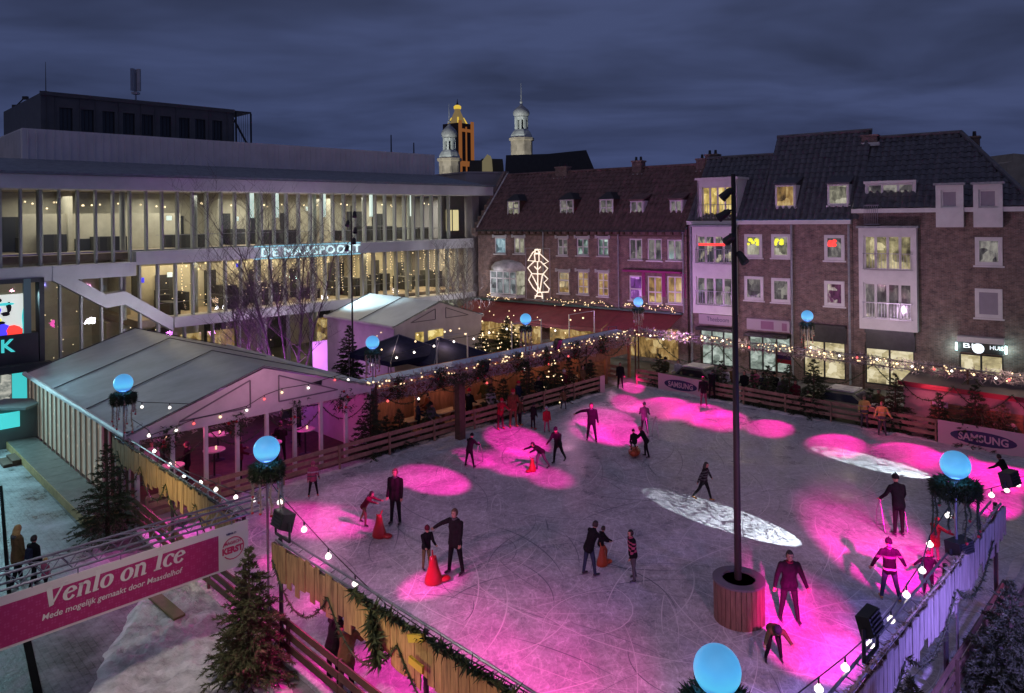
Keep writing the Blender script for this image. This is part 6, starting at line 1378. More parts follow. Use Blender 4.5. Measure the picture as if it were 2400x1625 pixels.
mb.top('snowy_decoration', mat('plush_pink', (.5, .34, .36), .9, var=.6, vs=5), 'heap of pale plush winter decorations in front of the hut', 'decoration')
def car(p, rz, label, col, snowy=True):
    t = thing('parked_car', label, 'car', (p.x, p.y, 0), rz, 'cars parked beyond the barrier'); mb = MB()
    prof = [(-2.05, .35), (-2.1, .75), (-1.9, .95), (-1.15, 1.02), (-.75, 1.42), (.55, 1.46), (1.15, 1.05), (1.9, .92), (2.1, .7), (2.08, .35)]
    n_ = len(prof); vs = []
    for y, k in ((-.82, .94), (-.86, 1), (.86, 1), (.82, .94)):
        for x, z in prof: yy = y*(1-.16*max(0, (z-.95)/.5)); vs.append((x*k, yy, .35+(z-.35)*(1 if abs(y) > .83 else 1.0)))
    mb.add(vs, [tuple(range(n_-1, -1, -1)), tuple(range(3*n_, 4*n_))] + [(r*n_+i, r*n_+(i+1) % n_, (r+1)*n_+(i+1) % n_, (r+1)*n_+i) for r in range(3) for i in range(n_)]); mb.build('body', col, t, local=True, smooth=False)
    mb = MB()
    for s in (-1, 1): mb.add([(-1.05, s*.80, 1.02), (-.70, s*.745, 1.38), (.5, s*.742, 1.40), (1.02, s*.80, 1.04)], [(0, 1, 2, 3)])
    mb.add([(-1.19, -.68, 1.05), (-1.19, .68, 1.05), (-.80, .62, 1.42), (-.80, -.62, 1.42)], [(0, 1, 2, 3)]); mb.add([(1.21, -.68, 1.05), (1.21, .68, 1.05), (.60, .62, 1.44), (.60, -.62, 1.44)], [(0, 1, 2, 3)])
    mb.build('windows', M['glassdark'], t, local=True)
    for x in (-1.3, 1.3):
        for s in (-1, 1):
            m2 = MB(); m2.tube([(x, s*.72, .32), (x, s*.90, .32)], .32, 14); w = m2.build('wheel', M['black'], t, local=True); m3 = MB(); m3.tube([(x, s*.895, .32), (x, s*.908, .32)], .18, 10); m3.build('rim', M['steel'], w, local=True)
    for s in (-1, 1): m2 = MB(); m2.ball((2.0, s*.62, .72), .13, 8, 6, sc3=(.6, 1.3, .7)); m2.build('headlight', M['steel'], t, local=True)
    if snowy: m2 = MB(); m2.prism([(-.78, -.6, 1.47), (.55, -.6, 1.49), (.55, .6, 1.49), (-.78, .6, 1.47)], (0, 0, .07)); m2.prism([(1.22, -.62, 1.03), (1.9, -.62, .94), (1.9, .62, .94), (1.22, .62, 1.03)], (0, 0, .06)); m2.build('snow_cover', M['snow'], t, local=True)
q = onS(1985, 945, 52.6); car(q, math.radians(-45), 'pale green parked car behind the two yellow jackets', mat('car_pale', (.26, .28, .17), .35)); q = onS(1640, 880, 52.6); car(q, math.radians(-45), 'snow covered dark car behind the far barrier left of the mast', mat('car_dark', (.12, .13, .11), .35))
q = onS(1836, 838, 53.9); FLG = thing('striped_flag', 'white, blue and red flag hanging under the far truss', 'flag', (q.x, q.y, q.z-.3)); 
for i, m_ in enumerate((M['bannerwhite'], M['navyblue'], mat('flag_red', (.4, .02, .03), .7))): mb = MB(); mb.prism([q + VV*-.42 + Z3*(.33-.22*i), q + VV*.42 + Z3*(.33-.22*i), q + VV*.42 + Z3*(.11-.22*i), q + VV*-.42 + Z3*(.11-.22*i)], UV*.015); mb.build('stripe', m_, FLG)
for px, tt, w_, lb in ((1024, -43.0, 2.2, 'white pipe frame standing behind the blue terrace roof'), (1200, -43.5, 2.6, 'white pipe frame left of the awning globe lamp'), (1335, -43.5, 2.6, 'white pipe frame at the far end of the terrace roof')):
    q = onT(px, 840, tt); b2 = q + UV*w_; mb = MB(); zt_ = 3.85; mb.tube([(q.x, q.y, 0), (q.x, q.y, zt_), (b2.x, b2.y, zt_), (b2.x, b2.y, 0)], .045, 6); mb.top('pipe_frame', M['white'], lb, 'frame', 'white pipe frames')
# lilac lit wall panel and little lamps of the square
q = onT(750, 790, -57); mb = MB(); mb.prism([q - UV*.5 - Z3*q.z + Z3*.1, q + UV*.5 - Z3*q.z + Z3*.1, q + UV*.5 - Z3*q.z + Z3*2.7, q - UV*.5 - Z3*q.z + Z3*2.7], -VV*.05); mb.top('lilac_screen', noemit(mat('lilac_glow', (.6, .4, .7), .5, emit=(.75, .28, .85), es=.75)), 'glowing lilac screen left of the second tent', 'screen')
q = onT(545, 815, -60); mb = MB(); mb.tube([(q.x, q.y, .05), (q.x, q.y, 2.6)], .14, 8); mb.top('lilac_lamp', noemit(mat('lilac_lamp_glow', (.7, .4, .9), .5, emit=(.8, .3, .95), es=1.2)), 'upright glowing lilac light tube behind the big tent roof', 'lamp')
r_ = random.Random(9)
MKl = thing('market_lights', 'scattered warm market lights on the square behind the terrace roof', 'light string', onT(1000, 800, -48), 0)
mb = MB()
for i in range(150):
    q = onT(r_.uniform(880, 1420), 770, r_.uniform(-58, -44)); q.z = r_.uniform(.8, 3.6); mb.ball(q, r_.uniform(.03, .07), 6, 4)
mb.build('bulbs', M['bulbwarm'], MKl)['kind'] = 'stuff'
# yellow sleeves on the boards, bottom centre
for pa_, pb_, lb in ((G(838, 1422, 2.35), G(880, 1458, 2.35), 'narrow yellow sleeve tied under the brown boards near the leaning women'), (onS(958, 1496, 10.9), onS(992, 1496, 10.9), 'yellow cloth wrapped round the board top in the middle'), (onS(960, 1545, 10.9), onS(992, 1572, 10.9), 'yellow strap hanging below the brown boards')):
    mb = MB(); mb.bar(pa_, pb_, .05, .13); mb.top('yellow_sleeve', mat('yellow_cloth', (.50, .38, .03), .6), lb, 'strap', 'yellow straps on the boards')
# ---------------------------------------------------------------- people
def seg_dist(Pn, a, b):
    a = np.array(a); ab = np.array(b)-a; l = max(1e-9, float(ab @ ab)); t = np.clip(((Pn-a) @ ab)/l, 0, 1); return np.linalg.norm(Pn - (a + t[:, None]*ab), axis=1)
def person(px, py, hpx, head, label, jacket='j_black', trousers='j_dark', hair='hair_dark', boots='boot_black', lean=0, armL=(8, 5, 10), armR=(8, 5, 10), legL=(0, 0), legR=(0, 0), spread=5, coat=0.0, hat=None, longhair=False, skates=True, z=.12, h=None, nod=0, hands='skin', loc=None, scarf=None, twist=0, group=None, bulk=1.14, pack=None, band=None, sit=False, child=False):
    """hpx: height in source pixels; head: compass angle the figure faces (degrees, 90 = away from the camera)."""
    p = Vector(loc) if loc is not None else G(px, py, z)
    if h is None: h = hpx*p.y/F/(1-.45*(1-math.cos(math.radians(lean))))
    k = h/1.75; R = math.radians
    cap = []     # (p0, p1, r0, r1, material)
    def rx(v, a): c_, s_ = math.cos(a), math.sin(a); return Vector((v.x, v.y*c_ + v.z*s_, -v.y*s_ + v.z*c_))   # positive a bends forward (+y)
    hip = Vector((0, 0, .93)); la = R(lean); hk = 1.0 + (.12 if child else 0)
    def up(v): return hip + rx(Vector(v)-hip, la)
    mats_ = [M['skin'] if hands == 'skin' else M['skin'], M[jacket], M[trousers], M[boots], M[hands] if hands != 'skin' else M['skin'], M['eye'], M['j_grey'], M['j_pink'], M['j_white']]
    # legs
    ank = []
    for s, (a, b) in ((-1, legL), (1, legR)):
        hj = hip + Vector((s*.088, 0, -.02)); a_ = R(a); sp = R(spread)*s
        kn = hj + Vector((math.sin(sp)*.44, math.sin(a_)*.44, -math.cos(a_)*math.cos(sp)*.44)); c_ = a_ - R(b)
        an = kn + Vector((math.sin(sp)*.41, math.sin(c_)*.41, -math.cos(c_)*math.cos(sp)*.41)); ank.append((an, c_))
        cap.append((hj, kn, .088*bulk, .062*bulk, 2)); cap.append((kn, an, .060*bulk, .045*bulk, 2))
        fd = Vector((s*.12, 1, 0)).normalized(); fd = Vector((fd.x, math.cos(c_*.6)*fd.y, math.sin(min(0, c_)*.7)))
        cap.append((an+Vector((0, 0, -.02)), an - Vector((0, 0, .055)), .052, .05, 3)); cap.append((an + Vector((0, -.03, -.055)), an + fd*.15 + Vector((0, 0, -.06)), .043, .036, 3))
    # torso
    for (c0, c1, r0, r1, sx) in (((0, 0, .84), (0, 0, 1.02), .135, .122, .055), ((0, 0, 1.02), (0, .0, 1.22), .12, .13, .045), ((0, 0, 1.22), (0, -.01, 1.36), .13, .115, .06)):
        for s in (-1, 1): cap.append((up((s*sx, c0[1], c0[2])), up((s*sx, c1[1], c1[2])), r0*bulk*.95, r1*bulk*.95, 1))
    cap.append((up((-.115, -.01, 1.395)), up((.115, -.01, 1.395)), .062*bulk, .062*bulk, 1)); cap.append((up((0, -.01, 1.40)), up((0, .0, 1.47)), .075, .065, 1))
    if coat: 
        for s in (-1, 1): cap.append((up((s*.05, 0, .95)), Vector((s*.075, 0, .93-coat)), .125*bulk, .13*bulk, 1))
    neck = up((0, 0, 1.46)); hd = neck + rx(Vector((0, .02, .155*hk)), la*.55 + R(nod)); cap.append((neck, hd - rx(Vector((0, 0, .06)), la*.5), .055, .052, 0))
    hs = hk*1.0; Mh = Matrix.Rotation(-(la*.55+R(nod)), 3, 'X')
    # arms
    wr = []
    for s, (ab, fl, el) in ((-1, armL), (1, armR)):
        sh = up((s*.172*bulk, -.01, 1.375)); dn = Vector((0, 0, -1)); d1_ = rx(dn, -R(fl)); d1_ = Vector((s*math.sin(R(ab)), d1_.y*math.cos(R(ab)), d1_.z*math.cos(R(ab)))); d1_.normalize()
        d2_ = rx(dn, -R(fl+el)); d2_ = Vector((s*math.sin(R(ab)*.8), d2_.y*math.cos(R(ab)*.8), d2_.z*math.cos(R(ab)*.8))).normalized()
        e_ = sh + d1_*.285; w_ = e_ + d2_*.245; cap.append((sh, e_, .068*bulk, .054*bulk, 1)); cap.append((e_, w_, .053*bulk, .042*bulk, 1)); cap.append((w_, w_+d2_*.075, .036, .034, 4)); wr.append((w_+d2_*.07, d2_, s))
    minz = min(a.z for a, _ in ank) - .10 - (.035 if skates else 0)
    mb = MB()
    for a, b, r0, r1, mi in cap:
        v = (Vector(b)-Vector(a)); L = v.length
        if L < 1e-6: continue
        v.normalize(); q = v.to_track_quat('Z', 'Y').to_matrix(); prof = [(r0*.02, -r0), (r0*.6, -r0*.8), (r0*.92, -r0*.38), (r0, 0), (r1, L), (r1*.92, L+r1*.38), (r1*.6, L+r1*.8), (r1*.02, L+r1)]
        t0 = MB(); t0.lathe(prof, n=10); mb.add([q @ Vector(x) + Vector(a) for x in t0.v], t0.f)
    mb.ball(hd, .1*hs, 14, 10, 0, (.80, .98, 1.2), Mh); mb.ball(hd + Mh @ Vector((0, .035, -.055))*hs, .062*hs, 10, 8, 0, (.95, .9, .9), Mh); mb.ball(hd + Mh @ Vector((0, .1, -.012))*hs, .018*hs, 6, 5, 0, (.8, 1.2, 1.2), Mh)
    for s in (-1, 1): mb.ball(hd + Mh @ Vector((s*.082, -.01, -.01))*hs, .026*hs, 6, 5, 0, (.5, .8, 1.2), Mh)
    tmp = mb.build('tmp', M['skin']); vox = max(.014, min(.034, 1.9/max(hpx, 40)))
    rm = tmp.modifiers.new('r', 'REMESH'); rm.mode = 'VOXEL'; rm.voxel_size = vox; sm = tmp.modifiers.new('s', 'SMOOTH'); sm.factor = .5; sm.iterations = 2
    dg = bpy.context.evaluated_depsgraph_get(); me = bpy.data.meshes.new_from_object(tmp.evaluated_get(dg)); old = tmp.data; bpy.data.objects.remove(tmp); bpy.data.meshes.remove(old)
    n = len(me.polygons); cen = np.empty(n*3); me.polygons.foreach_get('center', cen); cen = cen.reshape(-1, 3)
    best = np.full(n, 1e9); mi_ = np.zeros(n, dtype=np.int32)
    for a, b, r0, r1, mi in cap + [(hd - Vector((0, 0, .02)), hd + Vector((0, 0, .03)), .1*hs, .1*hs, 0)]:
        dd = seg_dist(cen, a, b) - (r0+r1)/2; w = dd < best; best[w] = dd[w]; mi_[w] = mi
    if band:
        for lo_b, hi_b, mb_ in band:
            zz = cen[:, 2]; mi_[(mi_ == 1) & (zz > lo_b) & (zz < hi_b)] = 6 + mb_
    vs = np.empty(len(me.vertices)*3); me.vertices.foreach_get('co', vs); vs = vs.reshape(-1, 3); vs[:, 2] -= minz
    out = MB(); out.v = [tuple(x) for x in vs*k]; out.f = [tuple(f.vertices) for f in me.polygons]; out.m = [int(x) for x in mi_]; bpy.data.meshes.remove(me)
    nb = len(out.f)
    def loc_(v): v = Vector(v); return Vector((v.x, v.y, v.z-minz))*k
    # fingers and face details on the same mesh
    for w_, d2_, s in wr:
        side = Vector((0, 1, 0)).cross(d2_); 
        side = side.normalized() if side.length > .1 else Vector((1, 0, 0)); nr = d2_.cross(side)
        for f in range(4):
            o_ = w_ + side*((f-1.5)*.019); l_ = (.058, .07, .066, .05)[f]; out.tube([loc_(o_), loc_(o_+d2_*l_*.55+nr*.004), loc_(o_+d2_*l_+nr*.022)], [.0095*k, .009*k, .007*k], 5, 4)
        out.tube([loc_(w_-d2_*.04+side*.03), loc_(w_+side*.055+d2_*.0), loc_(w_+side*.058+d2_*.03)], [.011*k, .0095*k, .008*k], 5, 4)
    for s in (-1, 1): out.ball(loc_(hd + Mh @ Vector((s*.034, .086, .012))*hs), .011*k, 6, 4, 5)
    out.ball(loc_(hd + Mh @ Vector((0, .084, -.055))*hs), .017*k, 6, 4, 5, (1.2, .4, .35))
    out.box(loc_(hd + Mh @ Vector((0, .089, .036))*hs), (.07*k, .012*k, .008*k), 0, 5)
    root = out.build('person', mats_, smooth=False); root.data.polygons.foreach_set('use_smooth', [True]*len(out.f)); root.location = p; root.rotation_euler = (0, 0, R(head-90)); tag(root, label, 'person', group)
    # hair or hat, each its own child
    hm = MB()
    if hat:
        t0 = MB(); t0.lathe([(.118, -.012), (.122, .03), (.112, .075), (.08, .115), (.03, .137), (.004, .14)], n=14); hm.add([loc_(hd + Mh @ (Vector((v[0]*.82, v[1]*.98-.008, v[2]+.01))*hs)) for v in t0.v], t0.f)
        hm.ball(loc_(hd + Mh @ Vector((0, -.01, .158))*hs), .022*k*hs, 6, 5); hm.build('hat', M[hat], root, local=True, smooth=True)
    if not hat or longhair:
        hm = MB(); t0 = MB(); t0.ball((0, 0, 0), .112*hs, 16, 12, 0, (.83, 1.0, 1.16))
        keep = [f for f in t0.f if not (sum(t0.v[i][1] for i in f)/len(f) > .038*hs and sum(t0.v[i][2] for i in f)/len(f) < .052*hs) and sum(t0.v[i][2] for i in f)/len(f) > -.075*hs]
        hm.add([loc_(hd + Mh @ (Vector(v) + Vector((0, -.010, .008)))) for v in t0.v], keep)
        if longhair:
            for i in range(7): a_ = math.pi*(1.05+.9*i/6); q = Vector((.085*math.cos(a_), .095*math.sin(a_), 0)); hm.tube([loc_(hd + Mh @ (q*hs)), loc_(hd + Mh @ (q*1.15*hs + Vector((0, -.01, -.13)))), loc_(hd + Mh @ (q*1.2*hs + Vector((0, -.02, -.30-.02*(i % 2)))))], [.04*k, .042*k, .012*k], 6)
        hm.build('hair', M[hair], root, local=True, smooth=True)
    if scarf: m2 = MB(); t0 = MB(); t0.lathe([(.065, -.03), (.085, -.02), (.09, .015), (.07, .035)], n=12); m2.add([loc_(neck + Mh @ Vector(v)) for v in t0.v], t0.f); m2.build('scarf', M[scarf], root, local=True, smooth=True)
    if not scarf and not band and not pack and int(px+py) % 2 == 0:
        m2 = MB(); m2.ball(loc_(up((0, -.10, 1.43))), .095*k, 10, 7, 0, (1.25, .75, .75)); m2.build('hood', M['j_grey'] if int(px) % 3 == 0 else M[jacket], root, local=True, smooth=True)
    if pack:
        m2 = MB(); m2.add([loc_(up(v)) for v in ((-.13, -.13, 1.0), (.13, -.13, 1.0), (.13, -.13, 1.36), (-.13, -.13, 1.36), (-.11, -.25, 1.02), (.11, -.25, 1.02), (.1, -.22, 1.33), (-.1, -.22, 1.33))], [(0, 1, 2, 3), (7, 6, 5, 4), (0, 4, 5, 1), (1, 5, 6, 2), (2, 6, 7, 3), (3, 7, 4, 0)]); m2.build('backpack', M[pack], root, local=True)
    if skates:
        for an, c_ in ank: m2 = MB(); q = loc_(an); m2.box((q.x, q.y+.05*k, q.z-.115*k), (.014*k, .27*k, .05*k)); m2.build('skate', M['steel'], root, local=True)
    return root
def skating_aid(px, py, hpx, rz, label, col='red', z=.12):
    p = G(px, py, z); h = hpx*p.y/F; k = h/.93; t = thing('skating_aid', label, 'skating aid', p, math.radians(rz), 'plastic skating aids')
    mb = MB(); mb.lathe([(.02, 0), (.18, 0), (.205, .04), (.195, .14), (.165, .28), (.125, .42), (.10, .55), (.085, .66), (.07, .74), (.02, .77)], n=18, sx=k, sy=k*1.25); mb.v = [(x, y, z_*k) for x, y, z_ in mb.v]; mb.build('body', M[col], t, local=True, smooth=True)
    mb = MB(); mb.tube([(-.19*k, .02, .84*k), (-.06*k, 0, .70*k), (.06*k, 0, .70*k), (.19*k, .02, .84*k)], [.02*k, .026*k, .026*k, .02*k], 8); mb.build('handle', M[col], t, local=True)
    mb = MB(); mb.ball((0, .30*k, .08*k), .13*k, 10, 7, sc3=(1.1, 1.5, .6)); mb.build('nose', M[col], t, local=True, smooth=True)
    return t
def walking_frame(p, rz, label, h=.95, w=.5):
    t = thing('walking_frame', label, 'walking frame', p, math.radians(rz), 'metal skating frames'); mb = MB()
    for s in (-1, 1): mb = MB(); mb.tube([(s*w/2, -.32, .0), (s*w/2, .38, .0), (s*w/2, .34, h*.5), (s*w/2, .1, h), (s*w/2, -.15, h)], .017, 6); mb.tube([(s*w/2, -.2, 0), (s*w/2, .1, h)], .015, 6); mb.build('side_frame', M['steel'], t, local=True) 
    for y, z in ((.38, .02), (.30, h*.55), (.1, h)): mb = MB(); mb.tube([(-w/2, y, z), (w/2, y, z)], .015, 6); mb.build('crossbar', M['steel'], t, local=True); return t
W = 1.0327
person(711*W, 1127*W, 76*W, -70, 'child in pink patterned jacket and red skates by the barrier left of the ice', 'j_pink', 'j_dark', band=[(1.0, 1.06, 0), (1.2, 1.26, 2)], hair='hair_brown', boots='boot_red', spread=9, armL=(10, 20, 40), hat='j_pink', child=True)
person(828*W, 1192*W, 74*W, -20, 'child in maroon jacket and khaki trousers bending over a red skating aid', 'j_maroon', 'j_khaki', lean=38, armL=(4, 70, 10), armR=(4, 75, 10), legL=(-18, 10), legR=(16, 14), child=True)
skating_aid(861*W, 1219*W, 62*W, -110, 'red skating aid pushed by the child in khaki trousers')
person(898*W, 1190*W, 122*W, -105, 'tall man in dark hooded coat standing alone with hands down', 'j_dark', 'j_black', hair='hair_brown', coat=.12, armL=(6, 4, 12), armR=(4, 6, 18), spread=4, scarf='j_grey')
person(968*W, 1292*W, 96*W, -60, 'boy in dark jacket and olive trousers holding a red skating aid', 'j_black', 'j_khaki', lean=10, armL=(4, 30, 40), armR=(4, 35, 30), hat='j_maroon', spread=4, child=True)
skating_aid(984*W, 1324*W, 76*W, -70, 'bright red skating aid standing in the pink light before the boy')
person(1034*W, 1303*W, 144*W, -125, 'tall man in dark coat with pale hood reaching his arm to the boy', 'j_dark', 'j_black', hair='hair_brown', coat=.14, armL=(4, 6, 10), armR=(62, 20, 14), spread=6, legL=(-6, 0), legR=(6, 4), scarf='j_grey')
person(1066*W, 1061*W, 72*W, 60, 'skater in black leaning on a metal frame in the pink streak', 'j_black', 'j_black', lean=22, armL=(8, 40, 30), armR=(8, 40, 30), spread=12, hat='j_black')
q = G(1066*W, 1061*W, .12); walking_frame(q + Vector((.1, .45, 0)), -30, 'metal skating frame held by the skater in the pink streak', .9)
person(1228*W, 1066*W, 62*W, 215, 'skater in dark jacket bent double pushing a red aid', 'j_dark', 'j_grey', lean=55, armL=(4, 75, 5), armR=(4, 80, 5), legL=(-22, 12), legR=(20, 20))
skating_aid(1208*W, 1070*W, 36*W, 130, 'red skating aid lying ahead of the bent skater')
person(1267*W, 1052*W, 82*W, 235, 'skater in black with knit cap gliding behind the bent skater', 'j_black', 'j_black', scarf='j_olive', hands='j_maroon', lean=18, armL=(10, 20, 30), armR=(10, 30, 30), legL=(-20, 14), legR=(14, 12), hat='j_black')
person(1343*W, 1002*W, 86*W, 262, 'skater in black stretching one arm out to the side', 'j_black', 'j_black', scarf='j_grey', lean=6, armL=(12, 0, 10), armR=(82, 0, 4), legL=(10, 2), legR=(-10, 4), spread=8)
person(1463*W, 985*W, 68*W, 78, 'man in grey jacket walking behind a metal frame on the far ice', 'j_grey', 'j_black', lean=8, armL=(10, 25, 35), armR=(10, 25, 35), spread=6, hat='j_grey')
q = G(1480*W, 998*W, .12); walking_frame(q, 20, 'metal skating frame beside the man in grey jacket', 1.0)
person(1440*W, 1024*W, 50*W, 100, 'small child in black kneeling on an orange seat aid', 'j_black', 'j_black', lean=18, h=1.0, child=True, legL=(60, 90), legR=(60, 90), hat='j_black', z=.40)
person(1466*W, 1038*W, 66*W, 160, 'adult in black stooping beside the orange seat aid', 'j_black', 'j_black', lean=30, armL=(6, 35, 25), armR=(6, 40, 20), legL=(-10, 6), legR=(10, 12))
p_ = G(1440*W, 1034*W, .12); SA = thing('sled_aid', 'low orange seal shaped seat aid under the small child', 'skating aid', p_, math.radians(165)); mb = MB(); mb.ball((0, 0, .17), .34, 16, 10, sc3=(.75, 1.35, .5)); mb.ball((0, .42, .22), .14, 10, 7); mb.build('body', M['orange'], SA, local=True, smooth=True); mb = MB(); mb.tube([(-.18, .3, .5), (0, .34, .36), (.18, .3, .5)], .025, 6); mb.build('handle', M['orange'], SA, local=True)
person(1598*W, 1137*W, 88*W, -35, 'girl in dark striped coat and tan skates striding past the snowflake light', 'j_dark', 'j_black', band=[(.95, 1.0, 0), (1.08, 1.13, 0), (1.2, 1.25, 0), (1.32, 1.37, 0)], hair='hair_dark', boots='boot_tan', lean=10, armL=(34, 10, 6), armR=(26, -25, 6), legL=(20, 6), legR=(-24, 14), longhair=True, coat=.05)
person(1338*W, 1307*W, 116*W, 30, 'man in black jacket stooping over a child on an orange aid', 'j_black', 'j_jeans', lean=24, armL=(8, 40, 20), armR=(6, 45, 18), legL=(-8, 0), legR=(10, 6))
person(1364*W, 1272*W, 62*W, 25, 'child in dark coat sitting on the orange aid before the stooping man', 'j_black', 'j_rust', lean=14, h=1.0, child=True, armL=(6, 40, 20), armR=(6, 40, 20), legL=(35, 40), legR=(35, 40))
skating_aid(1367*W, 1283*W, 52*W, -60, 'orange skating aid in the middle of the near ice', 'orange')
person(1437*W, 1318*W, 112*W, 195, 'boy in black and pink patterned jacket with grey trousers watching', 'j_black', 'j_grey', band=[(1.0, 1.08, 1), (1.16, 1.24, 1), (1.3, 1.36, 1)], lean=6, armL=(8, 14, 14), armR=(8, -6, 6), legL=(4, 4), legR=(-6, 8), scarf='j_pink', hair='hair_dark')
person(2040*W, 1217*W, 132*W, 92, 'man in black jacket seen from behind pushing a frame with sticks', 'j_black', 'j_dark', lean=12, armL=(20, 20, 25), armR=(20, 20, 25), spread=2, hat='j_black', bulk=1.1)
q = G(2038*W, 1212*W, .12); walking_frame(q + Vector((0, .28, 0)), 0, 'tall metal frame held by the man seen from behind', 1.0, .72)
person(2020*W, 1362*W, 134*W, 80, 'man in dark striped jacket and jeans skating away with arms spread', 'j_black', 'j_jeans', band=[(1.20, 1.27, 0), (.86, .92, 2)], lean=4, boots='boot_tan', armL=(38, -8, 6), armR=(34, 8, 8), spread=9, legL=(4, 4), legR=(-6, 8), hat='j_black', scarf='j_grey')
person(2122*W, 1272*W, 92*W, 20, 'person in pink lit hooded cape reaching to the near right fence', 'j_red', 'j_pink', lean=14, armL=(10, 60, 10), armR=(26, 55, 10), coat=.28, hat='j_red', bulk=1.2, hair='hair_blond')
person(2108*W, 1350*W, 92*W, 60, 'dark jacketed skater holding on at the near right fence', 'j_black', 'j_black', lean=16, armL=(42, 20, 6), armR=(20, 40, 10), hat='j_olive')
person(1792*W, 1412*W, 160*W, -95, 'man in dark open jacket standing in the pink light beside the planter', 'j_black', 'j_dark', lean=6, armL=(22, 8, 14), armR=(24, 10, 20), spread=7, legL=(4, 4), legR=(-4, 6), scarf='j_maroon', coat=.06)
person(1756*W, 1502*W, 66*W, -98, 'boy in dark green jacket bent down towards the ice near the planter', 'j_olive', 'j_black', h=1.35, lean=70, armL=(14, 80, 6), armR=(26, 70, 6), legL=(10, 30), legR=(16, 36), spread=9, child=True, hat='j_navy')
person(1962*W, 972*W, 72*W, -100, 'left one of two stewards in yellow jackets at the far barrier', 'j_yellow', 'j_grey', coat=.05, band=[(.8, .97, 0), (1.15, 1.19, 2)], armL=(24, 18, 70), armR=(16, 10, 40), hair='hair_brown', bulk=1.15, group='stewards in yellow jackets')
person(2002*W, 988*W, 74*W, -110, 'right one of two stewards in yellow jackets, nearer the hut', 'j_yellow', 'j_grey', coat=.05, band=[(.8, .97, 0), (1.15, 1.19, 2)], armL=(26, 8, 50), armR=(22, 8, 50), hair='hair_red', bulk=1.15, group='stewards in yellow jackets')
person(1597*W, 922*W, 64*W, 80, 'skater in dark top, pink leggings and red skates before the far banner', 'j_dark', 'j_pink', boots='boot_red', lean=12, hair='hair_red')
person(1616*W, 908*W, 66*W, 60, 'skater in black jacket leaning towards the far banner', 'j_black', 'j_dark', lean=20, armL=(8, 40, 20), armR=(8, 30, 20))
person(1408*W, 882*W, 58*W, -90, 'man in black standing in the gate at the far corner', 'j_black', 'j_black', hair='hair_brown', skates=False)
person(1210*W, 975*W, 58*W, 40, 'skater in dark jacket with red skates beside the long barrier', 'j_dark', 'j_dark', boots='boot_red', lean=8)
person(1241*W, 982*W, 56*W, -80, 'child with white hat, pink trousers and red top near the long barrier', 'j_red', 'j_pink', hat='j_white', child=True)
person(1281*W, 930*W, 44*W, 120, 'person in brown coat sitting against the long barrier near its end', 'j_brown', 'j_grey', lean=20, armL=(10, 20, 20), legL=(25, 15), legR=(5, 10))
person(1136*W, 975*W, 70*W, -60, 'person in bright red jacket leaning on the long barrier', 'j_red', 'j_maroon', hat='j_red', lean=14, armL=(10, 50, 30), armR=(10, 60, 30), boots='boot_red')
person(1165*W, 970*W, 84*W, -70, 'person in rust coat and red cap standing behind the red jacketed one', 'j_rust', 'j_brown', hat='j_red', armL=(14, 30, 60), boots='boot_tan', coat=.1)
person(1180*W, 966*W, 62*W, 20, 'person in olive jacket turned to the barrier beside the red group', 'j_olive', 'j_dark', lean=16, boots='boot_tan')
for (s, t_, head, lb, j, hr, lh, scf) in ((11.85, -19.9, 60, 'woman with long dark hair and dark coat leaning on the bottom rail', 'j_dark', 'hair_dark', True, 'j_maroon'), (11.80, -19.1, 75, 'woman with auburn hair and brown coat leaning beside her at the bottom', 'j_brown', 'hair_red', True, None)):
    q = ST(s, t_, .12); person(0, 0, 180, head, lb, j, 'j_black', hair=hr, loc=q, h=1.62, lean=18, armL=(10, 40, 60), armR=(10, 40, 60), longhair=lh, scarf=scf, coat=.2, skates=False)
for (px, py, head, lb, j, hr, lh, h_) in ((42, 1352, 62, 'woman with blond hair and tan coat walking away on the wet street', 'j_brown', 'hair_blond', True, 1.68), (80, 1358, 70, 'dark haired person in black jacket walking beside the blond woman', 'j_black', 'hair_dark', False, 1.45), (107, 1372, 70, 'small child in pale pink walking at the right of the strolling pair', 'j_pink', 'hair_blond', False, .95)):
    person(px, py+18, 110, head, lb, j, 'j_black', hair=hr, z=.005, h=h_, longhair=lh, coat=.25 if lh else .05, legL=(14, 4), legR=(-14, 8), skates=False, pack='j_navy' if h_ == 1.45 else None, child=h_ < 1)
person(2285*W, 1120*W, 48*W, 120, 'dark figure crouching by the far end of the blue boards', 'j_black', 'j_black', lean=30, h=1.35, armL=(10, 40, 20), armR=(10, 40, 20))
i = 0
for px, py, s, lb, j in ((1745, 905, 52.0, 'spectator in black behind the far barrier right of the mast', 'j_black'), (1790, 908, 52.2, 'spectator in navy coat behind the far barrier', 'j_navy'), (1835, 915, 52.0, 'spectator in grey coat near the striped flag', 'j_grey'), (1700, 890, 52.2, 'spectator in pale jacket just left of the mast', 'j_white'), (1590, 868, 52.4, 'spectator in white hooded top behind the far banner', 'j_white'), (1560, 862, 52.5, 'spectator in olive coat beside the white hooded one', 'j_olive'), (1865, 925, 51.6, 'spectator in maroon jacket next to the fir tree', 'j_maroon'), (1720, 900, 52.9, 'spectator in brown coat further back beside the mast', 'j_brown'), (1770, 903, 53.0, 'spectator in pink coat further back right of the mast', 'j_pink'), (1815, 905, 53.0, 'spectator in black coat further back under the flag', 'j_black'), (2060, 940, 52.6, 'spectator in olive coat between the pale car and the hut', 'j_olive')):
    q = onS(px, py, s); q.z = .01; person(0, 0, 60, 225, lb, j, 'j_dark', loc=q, h=1.72, hat='j_black' if i % 2 else None, skates=False, armL=(8, 10, 50), armR=(8, 10, 50)); i += 1
